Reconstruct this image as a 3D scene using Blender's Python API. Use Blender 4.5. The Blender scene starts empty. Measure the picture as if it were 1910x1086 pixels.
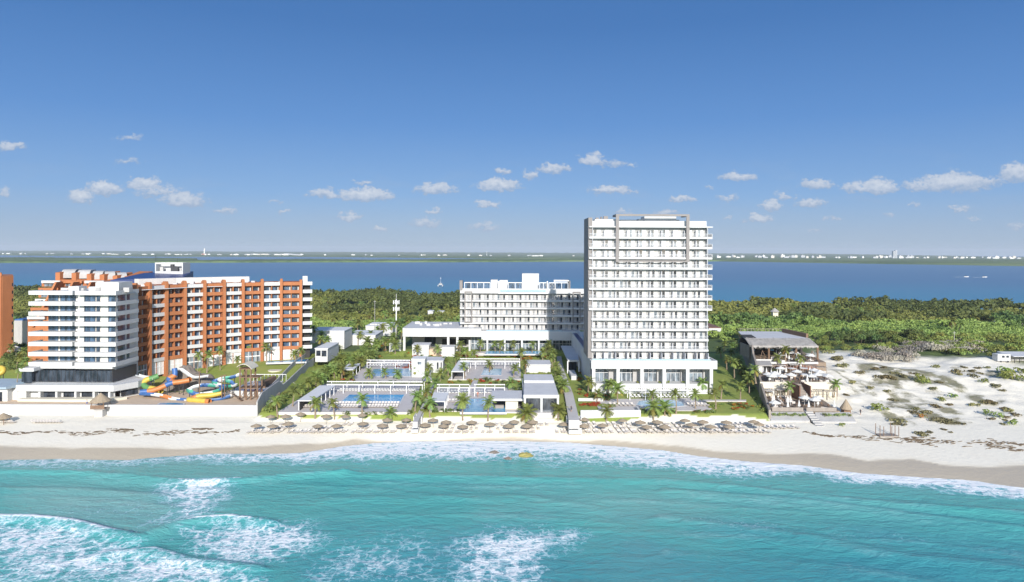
import bpy, math, random
import numpy as np
from mathutils import Vector, Matrix

random.seed(7)
RNG = np.random.default_rng(7)
S = bpy.context.scene
COL = S.collection

# ---------------------------------------------------------------- camera
CAM_Z = 50.0
FPX = 1273.0                       # focal length in pixels of a 1910 wide frame
U0, V0 = 955.0, 470.0              # principal point (horizon row)
ROLL = -0.0037
cd = bpy.data.cameras.new('camera')
cam = bpy.data.objects.new('camera', cd)
COL.objects.link(cam)
cam.location = (0, 0, CAM_Z)
cam.rotation_euler = (math.radians(90), ROLL, 0)
cd.sensor_width = 36.0
cd.lens = 36.0 * FPX / 1910.0
cd.shift_y = -(543.0 - V0) / 1910.0
cd.clip_start = 1.0
cd.clip_end = 60000.0
S.camera = cam

# ---------------------------------------------------------------- light
SUN_EL = math.radians(22.0)
SUN_AZ = math.radians(6.5)         # sun stands behind the camera, this far to the right
sdir = Vector((math.sin(SUN_AZ) * math.cos(SUN_EL), -math.cos(SUN_AZ) * math.cos(SUN_EL), math.sin(SUN_EL)))
sl = bpy.data.lights.new('sun', 'SUN')
sl.energy = 4.2
sl.angle = math.radians(0.5)
sl.color = (1.0, 0.955, 0.89)
so = bpy.data.objects.new('sun', sl)
COL.objects.link(so)
so.rotation_euler = (-sdir).to_track_quat('-Z', 'Y').to_euler()
so.location = (60, -400, 300)

S.view_settings.view_transform = 'Standard'
S.view_settings.look = 'None'
S.view_settings.exposure = 0.5
S.view_settings.gamma = 1.0
S.cycles.use_denoising = True
S.cycles.max_bounces = 6
S.cycles.diffuse_bounces = 3
S.cycles.glossy_bounces = 3
S.cycles.transmission_bounces = 4
S.cycles.transparent_max_bounces = 8
S.cycles.caustics_reflective = False
S.cycles.caustics_refractive = False
S.cycles.sample_clamp_indirect = 6.0

# ---------------------------------------------------------------- pixel rays
_c, _s = math.cos(ROLL), math.sin(ROLL)
def ray(u, v):
    xc = (u - U0) / FPX
    yc = (V0 - v) / FPX
    return (xc * _c + yc * _s, 1.0, -xc * _s + yc * _c)
def PD(u, v, d):
    """world point seen at pixel (u, v), d metres away from the camera plane"""
    r = ray(u, v)
    return Vector((r[0] * d, d, CAM_Z + r[2] * d))
def PZ(u, v, z):
    """world point at height z seen at pixel (u, v)"""
    r = ray(u, v)
    d = (z - CAM_Z) / r[2]
    return Vector((r[0] * d, d, z))
def proj(x, y, z):
    """arrays of world points to pixels"""
    dz = z - CAM_Z
    xc = (x * _c - dz * _s) / y
    yc = (x * _s + dz * _c) / y
    return U0 + xc * FPX, V0 - yc * FPX

# ---------------------------------------------------------------- node helpers
def new_mat(name):
    m = bpy.data.materials.new(name)
    m.use_nodes = True
    nt = m.node_tree
    return m, nt, nt.nodes['Principled BSDF']
def N(nt, typ, **kw):
    n = nt.nodes.new(typ)
    for k, v in kw.items():
        if k in n.inputs:
            n.inputs[k].default_value = v
        else:
            setattr(n, k, v)
    return n
def L(nt, a, b):
    nt.links.new(a, b)
def mixc(nt, fac, a, b, mode='MIX'):
    n = nt.nodes.new('ShaderNodeMix')
    n.data_type = 'RGBA'
    n.blend_type = mode
    n.clamp_factor = True
    for val, sock in ((fac, n.inputs[0]), (a, n.inputs[6]), (b, n.inputs[7])):
        if hasattr(val, 'is_linked'):
            nt.links.new(val, sock)
        elif isinstance(val, (int, float)):
            sock.default_value = val
        else:
            sock.default_value = (*val, 1.0) if len(val) == 3 else val
    return n.outputs[2]
def mathn(nt, op, a, b=None, c=None, clamp=False):
    n = nt.nodes.new('ShaderNodeMath')
    n.operation = op
    n.use_clamp = clamp
    for i, val in enumerate((a, b, c)):
        if val is None:
            continue
        if hasattr(val, 'is_linked'):
            nt.links.new(val, n.inputs[i])
        else:
            n.inputs[i].default_value = val
    return n.outputs[0]
def maprange(nt, x, a, b, c=0.0, d=1.0, smooth=False):
    n = nt.nodes.new('ShaderNodeMapRange')
    n.clamp = True
    if smooth:
        n.interpolation_type = 'SMOOTHSTEP'
    nt.links.new(x, n.inputs[0])
    for i, val in enumerate((a, b, c, d)):
        n.inputs[1 + i].default_value = val
    return n.outputs[0]
def noise(nt, vec, scale, detail=4.0, rough=0.55, dist=0.0):
    n = nt.nodes.new('ShaderNodeTexNoise')
    n.inputs['Scale'].default_value = scale
    n.inputs['Detail'].default_value = detail
    n.inputs['Roughness'].default_value = rough
    n.inputs['Distortion'].default_value = dist
    if vec is not None:
        nt.links.new(vec, n.inputs['Vector'])
    return n.outputs['Fac']
def pos(nt):
    return nt.nodes.new('ShaderNodeNewGeometry').outputs['Position']
def objc(nt):
    return nt.nodes.new('ShaderNodeTexCoord').outputs['Object']
def scaled(nt, vec, sx, sy, sz):
    n = nt.nodes.new('ShaderNodeVectorMath')
    n.operation = 'MULTIPLY'
    nt.links.new(vec, n.inputs[0])
    n.inputs[1].default_value = (sx, sy, sz)
    return n.outputs[0]
def bump(nt, bsdf, h, strength=0.3, dist=0.1):
    n = nt.nodes.new('ShaderNodeBump')
    n.inputs['Strength'].default_value = strength
    n.inputs['Distance'].default_value = dist
    nt.links.new(h, n.inputs['Height'])
    nt.links.new(n.outputs['Normal'], bsdf.inputs['Normal'])

MATS = {}
def M(name, col=None, rough=0.7, var=0.12, scale=0.6, metal=0.0, spec=0.4, streak=False, trans=0.0):
    """a simple worn surface: base colour broken by two scales of noise"""
    if name in MATS:
        return MATS[name]
    m, nt, b = new_mat(name)
    p = objc(nt)
    f1 = noise(nt, scaled(nt, p, 1, 1, 0.25 if streak else 1), scale, 5, 0.6)
    f2 = noise(nt, p, scale * 7.3, 3, 0.6)
    f = mathn(nt, 'ADD', mathn(nt, 'MULTIPLY', f1, 0.65), mathn(nt, 'MULTIPLY', f2, 0.35))
    f = maprange(nt, f, 0.3, 0.7)
    lo = tuple(c * (1 - var) for c in col)
    hi = tuple(min(1, c * (1 + var * 0.6)) for c in col)
    L(nt, mixc(nt, f, lo, hi), b.inputs['Base Color'])
    b.inputs['Roughness'].default_value = rough
    b.inputs['Metallic'].default_value = metal
    b.inputs['Specular IOR Level'].default_value = spec
    MATS[name] = m
    return m
def leaf_mat(name, a, c, accent=None, acc_at=0.62):
    """foliage: colour differs leaf by leaf and plant by plant, some light comes through"""
    if name in MATS:
        return MATS[name]
    m, nt, b = new_mat(name)
    g = nt.nodes.new('ShaderNodeNewGeometry')
    oi = nt.nodes.new('ShaderNodeObjectInfo')
    r = g.outputs['Random Per Island']
    base = mixc(nt, r, a, c)
    n2 = noise(nt, g.outputs['Position'], 0.11, 3)
    base = mixc(nt, maprange(nt, n2, 0.35, 0.65, 0.0, 0.55), base, tuple(x * y for x, y in zip(c, (1.25, 1.1, 0.8))))
    hv = nt.nodes.new('ShaderNodeHueSaturation')
    L(nt, maprange(nt, oi.outputs['Random'], 0, 1, 0.47, 0.525), hv.inputs['Hue'])
    L(nt, maprange(nt, oi.outputs['Random'], 0, 1, 0.72, 1.25), hv.inputs['Value'])
    L(nt, base, hv.inputs['Color'])
    base = hv.outputs[0]
    if accent:
        base = mixc(nt, maprange(nt, r, acc_at, acc_at + 0.02), base, accent)
    L(nt, base, b.inputs['Base Color'])
    b.inputs['Roughness'].default_value = 0.6
    b.inputs['Specular IOR Level'].default_value = 0.25
    t = nt.nodes.new('ShaderNodeBsdfTranslucent')
    L(nt, base, t.inputs['Color'])
    mx = nt.nodes.new('ShaderNodeMixShader')
    mx.inputs[0].default_value = 0.25
    L(nt, b.outputs[0], mx.inputs[1])
    L(nt, t.outputs[0], mx.inputs[2])
    L(nt, mx.outputs[0], nt.nodes['Material Output'].inputs['Surface'])
    MATS[name] = m
    return m
def glass_mat(name, col, rough=0.06, var=0.5, scale=0.9):
    if name in MATS:
        return MATS[name]
    m, nt, b = new_mat(name)
    p = objc(nt)
    f = noise(nt, scaled(nt, p, 1.0, 1.0, 0.3), scale, 2, 0.5)
    L(nt, mixc(nt, maprange(nt, f, 0.4, 0.62), tuple(x * (1 - var) for x in col), tuple(x * (1 + var) for x in col)), b.inputs['Base Color'])
    b.inputs['Roughness'].default_value = rough
    b.inputs['Specular IOR Level'].default_value = 0.6
    MATS[name] = m
    return m

# ---------------------------------------------------------------- sky
W = bpy.data.worlds.new('World')
S.world = W
W.use_nodes = True
wt = W.node_tree
bg = wt.nodes['Background']
sky = wt.nodes.new('ShaderNodeTexSky')
sky.sky_type = 'NISHITA'
sky.sun_disc = False
sky.sun_elevation = SUN_EL
sky.sun_rotation = math.pi - SUN_AZ
sky.altitude = 50
sky.air_density = 1.0
sky.dust_density = 0.6
sky.ozone_density = 3.0
SKY_STRENGTH = 0.13
bg.inputs['Strength'].default_value = SKY_STRENGTH
# clouds: soft cumulus placed by compass bearing and height above the horizon
tc = wt.nodes.new('ShaderNodeTexCoord').outputs['Generated']
sep = wt.nodes.new('ShaderNodeSeparateXYZ')
L(wt, tc, sep.inputs[0])
ysafe = mathn(wt, 'MAXIMUM', sep.outputs[1], 0.05)
qx = mathn(wt, 'DIVIDE', sep.outputs[0], ysafe)     # tan of bearing
qz = mathn(wt, 'DIVIDE', sep.outputs[2], ysafe)     # tan of height
cmb = wt.nodes.new('ShaderNodeCombineXYZ')
L(wt, qx, cmb.inputs[0]); L(wt, qz, cmb.inputs[1])
q = cmb.outputs[0]
CLOUDS = [  # bearing, height, half width, half height (all in pixels of the photograph, turned into tangents), density
 (20,275,26,12,.75),(8,362,12,10,.5),(150,370,26,16,.9),(195,356,36,18,.95),(270,347,34,18,.95),(345,376,44,18,.8),(420,394,22,8,.55),(300,360,50,14,.5),
 (240,258,34,9,.25),(240,303,30,8,.2),(515,377,18,6,.3),(530,396,14,6,.6),(605,364,34,13,.75),(682,368,52,18,1.),(655,404,20,12,.75),(678,342,16,7,.6),(707,428,18,7,.55),(812,356,42,15,.75),
 (795,418,30,14,.45),(808,395,16,7,.5),(930,349,42,15,1.),(938,321,16,9,.7),(910,384,26,9,.75),(905,424,34,12,.4),(990,330,18,11,.65),(1035,317,32,13,.85),
 (1106,302,28,16,.9),(1150,305,22,9,.35),(1181,306,9,6,.4),(1137,356,38,12,.95),(1185,356,10,5,.35),(1272,374,24,9,.8),(1245,398,22,8,.55),(1162,400,16,9,.6),(1378,333,36,13,.85),(1358,371,26,8,.45),(1325,350,8,4,.2),
 (1415,411,28,11,.75),(1355,408,14,5,.4),(1437,386,24,13,.7),(1465,370,22,10,.45),(1512,380,30,12,.65),(1525,346,38,15,.75),(1555,408,22,6,.35),(1600,352,34,14,.75),(1640,352,42,18,.85),(1780,345,78,24,.9),(1720,350,40,16,.6),(1840,340,36,13,.6),(1895,328,30,24,.9),(1790,390,22,9,.4),(1705,384,12,6,.3),(1660,400,14,6,.3),(1820,412,16,6,.3),(1895,424,18,8,.4),(1520,432,14,5,.3)]
def wvec(op, a, b):
    n = wt.nodes.new('ShaderNodeVectorMath'); n.operation = op
    for i, val in enumerate((a, b)):
        if hasattr(val, 'is_linked'): wt.links.new(val, n.inputs[i])
        else: n.inputs[i].default_value = val
    return n
warp = wt.nodes.new('ShaderNodeTexNoise')
warp.inputs['Scale'].default_value = 70.0; warp.inputs['Detail'].default_value = 4.0; warp.inputs['Roughness'].default_value = 0.62
L(wt, scaled(wt, q, 1, 1.2, 1), warp.inputs['Vector'])
wv = wvec('MULTIPLY', wvec('SUBTRACT', warp.outputs['Color'], (0.5, 0.5, 0.5)).outputs[0], (0.040, 0.026, 0.0)).outputs[0]
qw = wvec('ADD', q, wv).outputs[0]
acc = None
shade = None
for (cu, cv, hw, hh, den) in CLOUDS:
    r_ = ray(cu, cv)
    t = wvec('SUBTRACT', qw, (r_[0], r_[2], 0.0)).outputs[0]
    ss = wt.nodes.new('ShaderNodeSeparateXYZ'); L(wt, t, ss.inputs[0])
    x_ = mathn(wt, 'DIVIDE', ss.outputs[0], hw / FPX)
    # flat bases: distance below the centre counts double
    zz = mathn(wt, 'DIVIDE', ss.outputs[1], hh / FPX)
    zb = mathn(wt, 'MINIMUM', mathn(wt, 'MULTIPLY', zz, 1.9), zz)
    d2 = mathn(wt, 'ADD', mathn(wt, 'MULTIPLY', x_, x_), mathn(wt, 'MULTIPLY', zb, zb))
    f = mathn(wt, 'MULTIPLY', maprange(wt, d2, 1.7, 0.0), 0.38 + 0.62 * den)
    sh = mathn(wt, 'MULTIPLY', f, maprange(wt, zz, -0.55, 0.45))
    acc = f if acc is None else mathn(wt, 'MAXIMUM', acc, f)
    shade = sh if shade is None else mathn(wt, 'MAXIMUM', shade, sh)
fine = noise(wt, scaled(wt, q, 1, 1.5, 1), 130.0, 6, 0.65)
dens = mathn(wt, 'MULTIPLY', maprange(wt, mathn(wt, 'ADD', acc, mathn(wt, 'MULTIPLY', mathn(wt, 'SUBTRACT', fine, 0.5), 1.4)), 0.20, 0.62), maprange(wt, acc, 0.02, 0.40), clamp=True)
lit = maprange(wt, mathn(wt, 'ADD', shade, mathn(wt, 'MULTIPLY', mathn(wt, 'SUBTRACT', fine, 0.5), 0.9)), 0.15, 0.95)
ccol = mixc(wt, lit, (2.0, 2.5, 3.35), (4.05, 4.2, 4.45))
wisp = noise(wt, scaled(wt, q, 1, 4.0, 1), 9.0, 6, 0.62, 0.4)
wband = mathn(wt, 'MULTIPLY', maprange(wt, qz, 0.015, 0.05), maprange(wt, qz, 0.17, 0.09))
dens = mathn(wt, 'MAXIMUM', dens, mathn(wt, 'MULTIPLY', mathn(wt, 'MULTIPLY', maprange(wt, wisp, 0.52, 0.80), 0.38), wband))
# clear tropical air: the sky deepens with height faster than the model alone gives
ramp = wt.nodes.new('ShaderNodeValToRGB')
L(wt, maprange(wt, sep.outputs[2], 0.0, 0.5), ramp.inputs[0])
els = ramp.color_ramp.elements
SKYC = [(0.0, (2.45, 3.35, 4.5)), (0.06, (2.1, 3.05, 4.6)), (0.16, (1.35, 2.6, 4.9)), (0.36, (0.66, 1.80, 4.3)), (0.62, (0.33, 1.20, 3.3)), (1.0, (0.25, 0.95, 2.7))]
while len(els) < len(SKYC): els.new(0.5)
for e, (t_, c_) in zip(els, SKYC):
    e.position = t_; e.color = (*[v / 8 for v in c_], 1)
grad = wvec('SCALE', ramp.outputs[0], (0, 0, 0)); grad.inputs['Scale'].default_value = 8.0 * 0.735
skyc = mixc(wt, maprange(wt, sep.outputs[1], -0.3, 0.3, 0.0, 0.9), sky.outputs[0], grad.outputs[0])
L(wt, mixc(wt, mathn(wt, 'MULTIPLY', dens, 0.80), skyc, ccol), bg.inputs['Color'])
try:
    W.cycles.sampling_method = 'MANUAL'
    W.cycles.sample_map_resolution = 512
except Exception:
    pass
# ---------------------------------------------------------------- object helpers
def tag(o, label=None, cat=None, group=None, kind=None):
    if label: o['label'] = label
    if cat: o['category'] = cat
    if group: o['group'] = group
    if kind: o['kind'] = kind
    return o
def thing(name, label, cat, loc=(0, 0, 0), group=None):
    o = bpy.data.objects.new(name, None)
    o.empty_display_size = 0.5
    COL.objects.link(o)
    o.location = loc
    return tag(o, label, cat, group)
_ONES = ['', 'first', 'second', 'third', 'fourth', 'fifth', 'sixth', 'seventh', 'eighth', 'ninth', 'tenth', 'eleventh', 'twelfth', 'thirteenth', 'fourteenth', 'fifteenth', 'sixteenth', 'seventeenth', 'eighteenth', 'nineteenth']
_TENS = ['', '', 'twenty', 'thirty', 'forty', 'fifty', 'sixty', 'seventy', 'eighty', 'ninety']
def ordw(n):
    if n < 20: return _ONES[n]
    if n >= 100: return 'hundred-' + (ordw(n - 100) if n > 100 else 'th')
    t, o = divmod(n, 10)
    return (_TENS[t][:-1] + 'ieth') if o == 0 else _TENS[t] + '-' + _ONES[o]
class MB:
    """collects shapes and links them as one mesh object"""
    def __init__(self, mat=None):
        self.v, self.f, self.m = [], [], []
        self.X = mat
    def add(self, vs, fs, m=0):
        n = len(self.v)
        if self.X is not None:
            vs = [tuple(self.X @ Vector(p)) for p in vs]
        self.v.extend([tuple(p) for p in vs])
        self.f.extend([tuple(i + n for i in f) for f in fs])
        self.m.extend([m] * len(fs))
        return self
    def box(self, x0, x1, y0, y1, z0, z1, m=0):
        vs = [(x0, y0, z0), (x1, y0, z0), (x1, y1, z0), (x0, y1, z0), (x0, y0, z1), (x1, y0, z1), (x1, y1, z1), (x0, y1, z1)]
        return self.add(vs, [(0, 3, 2, 1), (4, 5, 6, 7), (0, 1, 5, 4), (1, 2, 6, 5), (2, 3, 7, 6), (3, 0, 4, 7)], m)
    def prism(self, poly, z0, z1, m=0):
        """poly: xy points, counter-clockwise; z1 may be a list of heights"""
        n = len(poly)
        zt = z1 if isinstance(z1, (list, tuple)) else [z1] * n
        zb = z0 if isinstance(z0, (list, tuple)) else [z0] * n
        vs = [(p[0], p[1], zb[i]) for i, p in enumerate(poly)] + [(p[0], p[1], zt[i]) for i, p in enumerate(poly)]
        fs = [tuple(range(n - 1, -1, -1)), tuple(range(n, 2 * n))]
        fs += [(i, (i + 1) % n, n + (i + 1) % n, n + i) for i in range(n)]
        return self.add(vs, fs, m)
    def cyl(self, p0, p1, r0, r1=None, n=8, m=0, cap=True):
        r1 = r0 if r1 is None else r1
        p0, p1 = Vector(p0), Vector(p1)
        q_ = (p1 - p0).to_track_quat('Z', 'Y')
        vs = []
        for p, r in ((p0, r0), (p1, r1)):
            for i in range(n):
                a = 2 * math.pi * i / n
                vs.append(tuple(p + q_ @ Vector((r * math.cos(a), r * math.sin(a), 0))))
        fs = [(i, (i + 1) % n, n + (i + 1) % n, n + i) for i in range(n)]
        if cap:
            fs += [tuple(range(n - 1, -1, -1)), tuple(range(n, 2 * n))]
        return self.add(vs, fs, m)
    def tube(self, pts, r, n=8, m=0, half=False):
        """a swept round (or half-round, open to the sky) section; r number or list; m number or function of segment"""
        pts = [Vector(p) for p in pts]
        rings = []
        for i, p in enumerate(pts):
            t = (pts[min(i + 1, len(pts) - 1)] - pts[max(i - 1, 0)]).normalized()
            side = t.cross(Vector((0, 0, 1)))
            if side.length < 1e-4: side = Vector((1, 0, 0))
            side.normalize()
            up = side.cross(t).normalized()
            rr = r[i] if isinstance(r, (list, tuple)) else r
            k = n + 1 if half else n
            rings.append([tuple(p + side * rr * math.cos((math.pi + math.pi * j / n) if half else 2 * math.pi * j / n) + up * rr * math.sin((math.pi + math.pi * j / n) if half else 2 * math.pi * j / n)) for j in range(k)])
        k = len(rings[0])
        for i in range(len(pts) - 1):
            fs = [(j, j + 1, k + j + 1, k + j) for j in range(k - 1)]
            if not half: fs.append((k - 1, 0, k, 2 * k - 1))
            self.add(rings[i] + rings[i + 1], fs, m(i) if callable(m) else m)
        return self
    def cone(self, c, r, z0, z1, n=12, m=0, lip=0.0):
        vs = [(c[0] + r * math.cos(2 * math.pi * i / n), c[1] + r * math.sin(2 * math.pi * i / n), z0) for i in range(n)] + [(c[0], c[1], z1)]
        fs = [(i, (i + 1) % n, n) for i in range(n)]
        if lip:
            vs += [(c[0] + r * 0.97 * math.cos(2 * math.pi * i / n), c[1] + r * 0.97 * math.sin(2 * math.pi * i / n), z0 - lip) for i in range(n)]
            fs += [(n + 1 + i, n + 1 + (i + 1) % n, (i + 1) % n, i) for i in range(n)]
            fs.append(tuple(range(2 * n, n, -1)))
        else:
            fs.append(tuple(range(n - 1, -1, -1)))
        return self.add(vs, fs, m)
    def build(self, name, mats, parent=None, smooth=False, world=True):
        me = bpy.data.meshes.new(name)
        vs = self.v
        if parent is not None and world:
            off = Vector((0, 0, 0)); q_ = parent
            while q_ is not None: off += q_.location; q_ = q_.parent
            vs = [(p[0] - off[0], p[1] - off[1], p[2] - off[2]) for p in vs]
        me.from_pydata(vs, [], self.f)
        if not isinstance(mats, (list, tuple)): mats = [mats]
        for mm in mats: me.materials.append(mm)
        if any(self.m): me.polygons.foreach_set('material_index', self.m)
        if smooth: me.polygons.foreach_set('use_smooth', [True] * len(me.polygons))
        me.update()
        o = bpy.data.objects.new(name, me)
        COL.objects.link(o)
        if parent is not None: o.parent = parent
        return o
def copy_tree(o, parent=None):
    c = o.copy()
    COL.objects.link(c)
    c.parent = parent
    for ch in list(o.children):
        copy_tree(ch, c)
    return c
def np_mesh(name, verts, quads, mats, attrs=None, smooth=True, matidx=None, tris=False):
    k = 3 if tris else 4
    me = bpy.data.meshes.new(name)
    nv, nf = len(verts), len(quads)
    me.vertices.add(nv)
    me.vertices.foreach_set('co', np.ascontiguousarray(verts, dtype=np.float32).ravel())
    me.loops.add(nf * k)
    me.loops.foreach_set('vertex_index', np.ascontiguousarray(quads, dtype=np.int32).ravel())
    me.polygons.add(nf)
    me.polygons.foreach_set('loop_start', np.arange(0, nf * k, k, dtype=np.int32))
    me.polygons.foreach_set('loop_total', np.full(nf, k, dtype=np.int32))
    if smooth: me.polygons.foreach_set('use_smooth', np.ones(nf, dtype=bool))
    for mm in (mats if isinstance(mats, (list, tuple)) else [mats]): me.materials.append(mm)
    if matidx is not None: me.polygons.foreach_set('material_index', np.ascontiguousarray(matidx, dtype=np.int32))
    for an, av in (attrs or {}).items():
        a = me.attributes.new(an, 'FLOAT', 'POINT')
        a.data.foreach_set('value', np.ascontiguousarray(av, dtype=np.float32).ravel())
    me.update(calc_edges=True)
    o = bpy.data.objects.new(name, me)
    COL.objects.link(o)
    return o
def grid_quads(nx, ny):
    i = np.arange(nx * ny).reshape(ny, nx)
    return np.stack([i[:-1, :-1], i[:-1, 1:], i[1:, 1:], i[1:, :-1]], -1).reshape(-1, 4)
def vnoise(x, y, seed=0):
    """smooth value noise, 0..1"""
    xi, yi = np.floor(x).astype(np.int64), np.floor(y).astype(np.int64)
    fx, fy = x - xi, y - yi
    fx, fy = fx * fx * (3 - 2 * fx), fy * fy * (3 - 2 * fy)
    def h(a, b):
        n = (a * 374761393 + b * 668265263 + seed * 1442695041) & 0x7fffffff
        n = ((n ^ (n >> 13)) * 1274126177) & 0x7fffffff
        return ((n ^ (n >> 16)) & 0xffff) / 65535.0
    return (h(xi, yi) * (1 - fx) + h(xi + 1, yi) * fx) * (1 - fy) + (h(xi, yi + 1) * (1 - fx) + h(xi + 1, yi + 1) * fx) * fy
def fbm(x, y, seed=0, oct=4):
    t, a, s = 0, 0.5, 1
    for k in range(oct):
        t = t + a * vnoise(x * s, y * s, seed + k * 17); a *= 0.5; s *= 2.03
    return t / 0.94
def inpoly(px, py, poly):
    ins = np.zeros(px.shape, bool)
    n = len(poly)
    for i in range(n):
        x0, y0 = poly[i]; x1, y1 = poly[(i + 1) % n]
        c = ((y0 > py) != (y1 > py)) & (px < (x1 - x0) * (py - y0) / ((y1 - y0) if y1 != y0 else 1e-9) + x0)
        ins ^= c
    return ins
def dist_poly(px, py, poly, closed=True):
    d = np.full(px.shape, 1e9)
    n = len(poly)
    for i in range(n if closed else n - 1):
        x0, y0 = poly[i]; x1, y1 = poly[(i + 1) % n]
        dx, dy = x1 - x0, y1 - y0
        t = np.clip(((px - x0) * dx + (py - y0) * dy) / (dx * dx + dy * dy + 1e-12), 0, 1)
        d = np.minimum(d, np.hypot(px - x0 - t * dx, py - y0 - t * dy))
    return d
def soft(px, py, poly, w):
    """1 inside, falls to 0 over w outside, 0.5 at the outline"""
    d = dist_poly(px, py, poly)
    sd = np.where(inpoly(px, py, poly), d, -d)
    t = np.clip(sd / w * 0.5 + 0.5, 0, 1)
    return t * t * (3 - 2 * t)
def sstep(a, b, x):
    t = np.clip((x - a) / (b - a), 0, 1)
    return t * t * (3 - 2 * t)

# ---------------------------------------------------------------- the lie of the land
_shore_px = [(-400, 856), (0, 858), (110, 856), (240, 858), (290, 853), (400, 846), (500, 846), (560, 845), (640, 832), (700, 826), (780, 823), (955, 822), (1060, 825), (1150, 832), (1240, 840), (1300, 850), (1400, 861), (1500, 868), (1600, 882), (1700, 889), (1800, 895), (1910, 906), (2300, 930)]
_sp = [PZ(u, v, 0.0) for u, v in _shore_px]
SH_X = np.array([p.x for p in _sp]); SH_Y = np.array([p.y for p in _sp])
def shore(x):
    return np.interp(x, SH_X, SH_Y)
def wallL(y): return -71.0 - 0.07 * (y - 190)         # line of the wall between the gardens
def wallR(y): return 72.0 + 0.262 * (y - 190)         # line of the beach club's side wall
def T(x, y):
    x = np.asarray(x, float); y = np.asarray(y, float)
    s = shore(x)
    t = np.clip((y - s) / (187.0 - np.minimum(s, 184)), 0, 1)
    z = np.where(y < s, -0.06 * (s - y), 2.9 * t ** 0.8)
    z = np.maximum(z, -6)
    bank = 1.95 * sstep(187.3, 192.3, y)
    g = bank + 0.75 * sstep(200, 300, y)
    # left grounds: behind the white wall
    left = sstep(0.5, -0.5, x - wallL(y))
    gl = 0.3 * sstep(187, 193, y) + 2.6 * sstep(194.2, 194.8, y) + 2.9 * sstep(213, 252, y)
    # right dunes
    right = sstep(-1, 1.0, x - wallR(y))
    n1 = fbm(x * 0.045, y * 0.045, 3, 3) - 0.5
    n2 = fbm(x * 0.18, y * 0.18, 9, 3) - 0.5
    gr = 0.6 * sstep(187, 195, y) + (5.6 + 3.5 * n1) * sstep(193, 250, y) + 1.6 * n2 * sstep(188, 196, y) * sstep(330, 290, y)
    g = g * (1 - left) * (1 - right) + gl * left + gr * right
    z = z + g
    z = z + (3.4 - z) * sstep(300, 470, y) * (z > 0)
    # lagoon shore, oblique
    ly = 690 - 0.22 * x
    z = np.where(y > ly - 60, z + (-3 - z) * sstep(ly - 40, ly + 25, y), z)
    return z
PADS = []   # flat building and pool platforms: (polygon, height, blend)
def TT(x, y):
    z = T(x, y)
    x = np.asarray(x, float); y = np.asarray(y, float)
    for poly, h, w in PADS:
        xs = [p[0] for p in poly]; ys = [p[1] for p in poly]
        near = (x > min(xs) - 2 * w) & (x < max(xs) + 2 * w) & (y > min(ys) - 2 * w) & (y < max(ys) + 2 * w)
        if not np.any(near): continue
        if z.ndim == 0:
            k = soft(x, y, poly, w); z = z + (h - z) * k
        else:
            k = soft(x[near], y[near], poly, w)
            z[near] = z[near] + (h - z[near]) * k
    return z
def G(u, v):
    """point of the ground seen at pixel (u, v)"""
    r = ray(u, v)
    d = 150.0
    prev = d
    while d < 900:
        z = CAM_Z + r[2] * d
        if z < float(TT(np.array(r[0] * d), np.array(d))): break
        prev = d; d += 3
    lo, hi = prev, d
    for _ in range(18):
        mid = (lo + hi) / 2
        if CAM_Z + r[2] * mid < float(TT(np.array(r[0] * mid), np.array(mid))): hi = mid
        else: lo = mid
    return Vector((r[0] * hi, hi, CAM_Z + r[2] * hi))
def gz(x, y):
    return float(TT(np.array(float(x)), np.array(float(y))))
def pxpoly(pts, z):
    return [tuple(PZ(u, v, z).xy) for u, v in pts]

# pool platforms (pixels of their corners, height)
DECKS = {
 'A': ([(517, 769), (765, 769), (786, 716), (604, 716)], 5.2),
 'B': ([(652, 711), (806, 711), (800, 672), (690, 672)], 5.5),
 'C': ([(836, 708), (972, 708), (970, 672), (868, 672)], 5.5),
 'D': ([(800, 766), (992, 769), (985, 724), (812, 722)], 5.2),
 'E': ([(1118, 766), (1332, 766), (1302, 742), (1108, 745)], 5.0)}
for k, (pp, z) in DECKS.items():
    PADS.append((pxpoly(pp, z), z - 0.15, 1.2))
FZ = 5.3
PADS.append(([(24, 219), (70, 219), (72, 310), (24, 310)], FZ, 3))          # tower
PADS.append(([(-52, 292), (40, 292), (40, 345), (-52, 345)], 6.8, 3))       # wing and pavilion
PADS.append(([(-160, 195.5), (-118, 195.5), (-118, 226), (-160, 226)], 5.8, 1.0))   # front hotel block
PADS.append(([(-119, 195.5), (-73, 195.5), (-74, 208), (-119, 208)], 5.8, 2.0))     # water park

# ---------------------------------------------------------------- ground sheet
def axis(segs):
    out = [segs[0][0]]
    for a, b, st in segs:
        n = max(1, int(round((b - a) / st)))
        out.extend(list(np.linspace(a, b, n + 1))[1:])
    return np.array(out)
gx = axis([(-14000, -1500, 1500), (-1500, -420, 60), (-420, -180, 6), (-180, 180, 0.9), (180, 420, 6), (420, 1500, 60), (1500, 14000, 1500)])
gy = axis([(-2000, 60, 400), (60, 150, 10), (150, 178, 0.9), (178, 200, 0.6), (200, 300, 1.0), (300, 420, 4), (420, 760, 8)])
GX, GY = np.meshgrid(gx, gy)
GZ = TT(GX, GY)
GZ = GZ + np.where((GY > SH_Y.max() + 2), 0.10 * (fbm(GX * 0.35, GY * 0.35, 5, 3) - 0.5), 0)
gu, gv = proj(GX, np.maximum(GY, 20), GZ)
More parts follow.
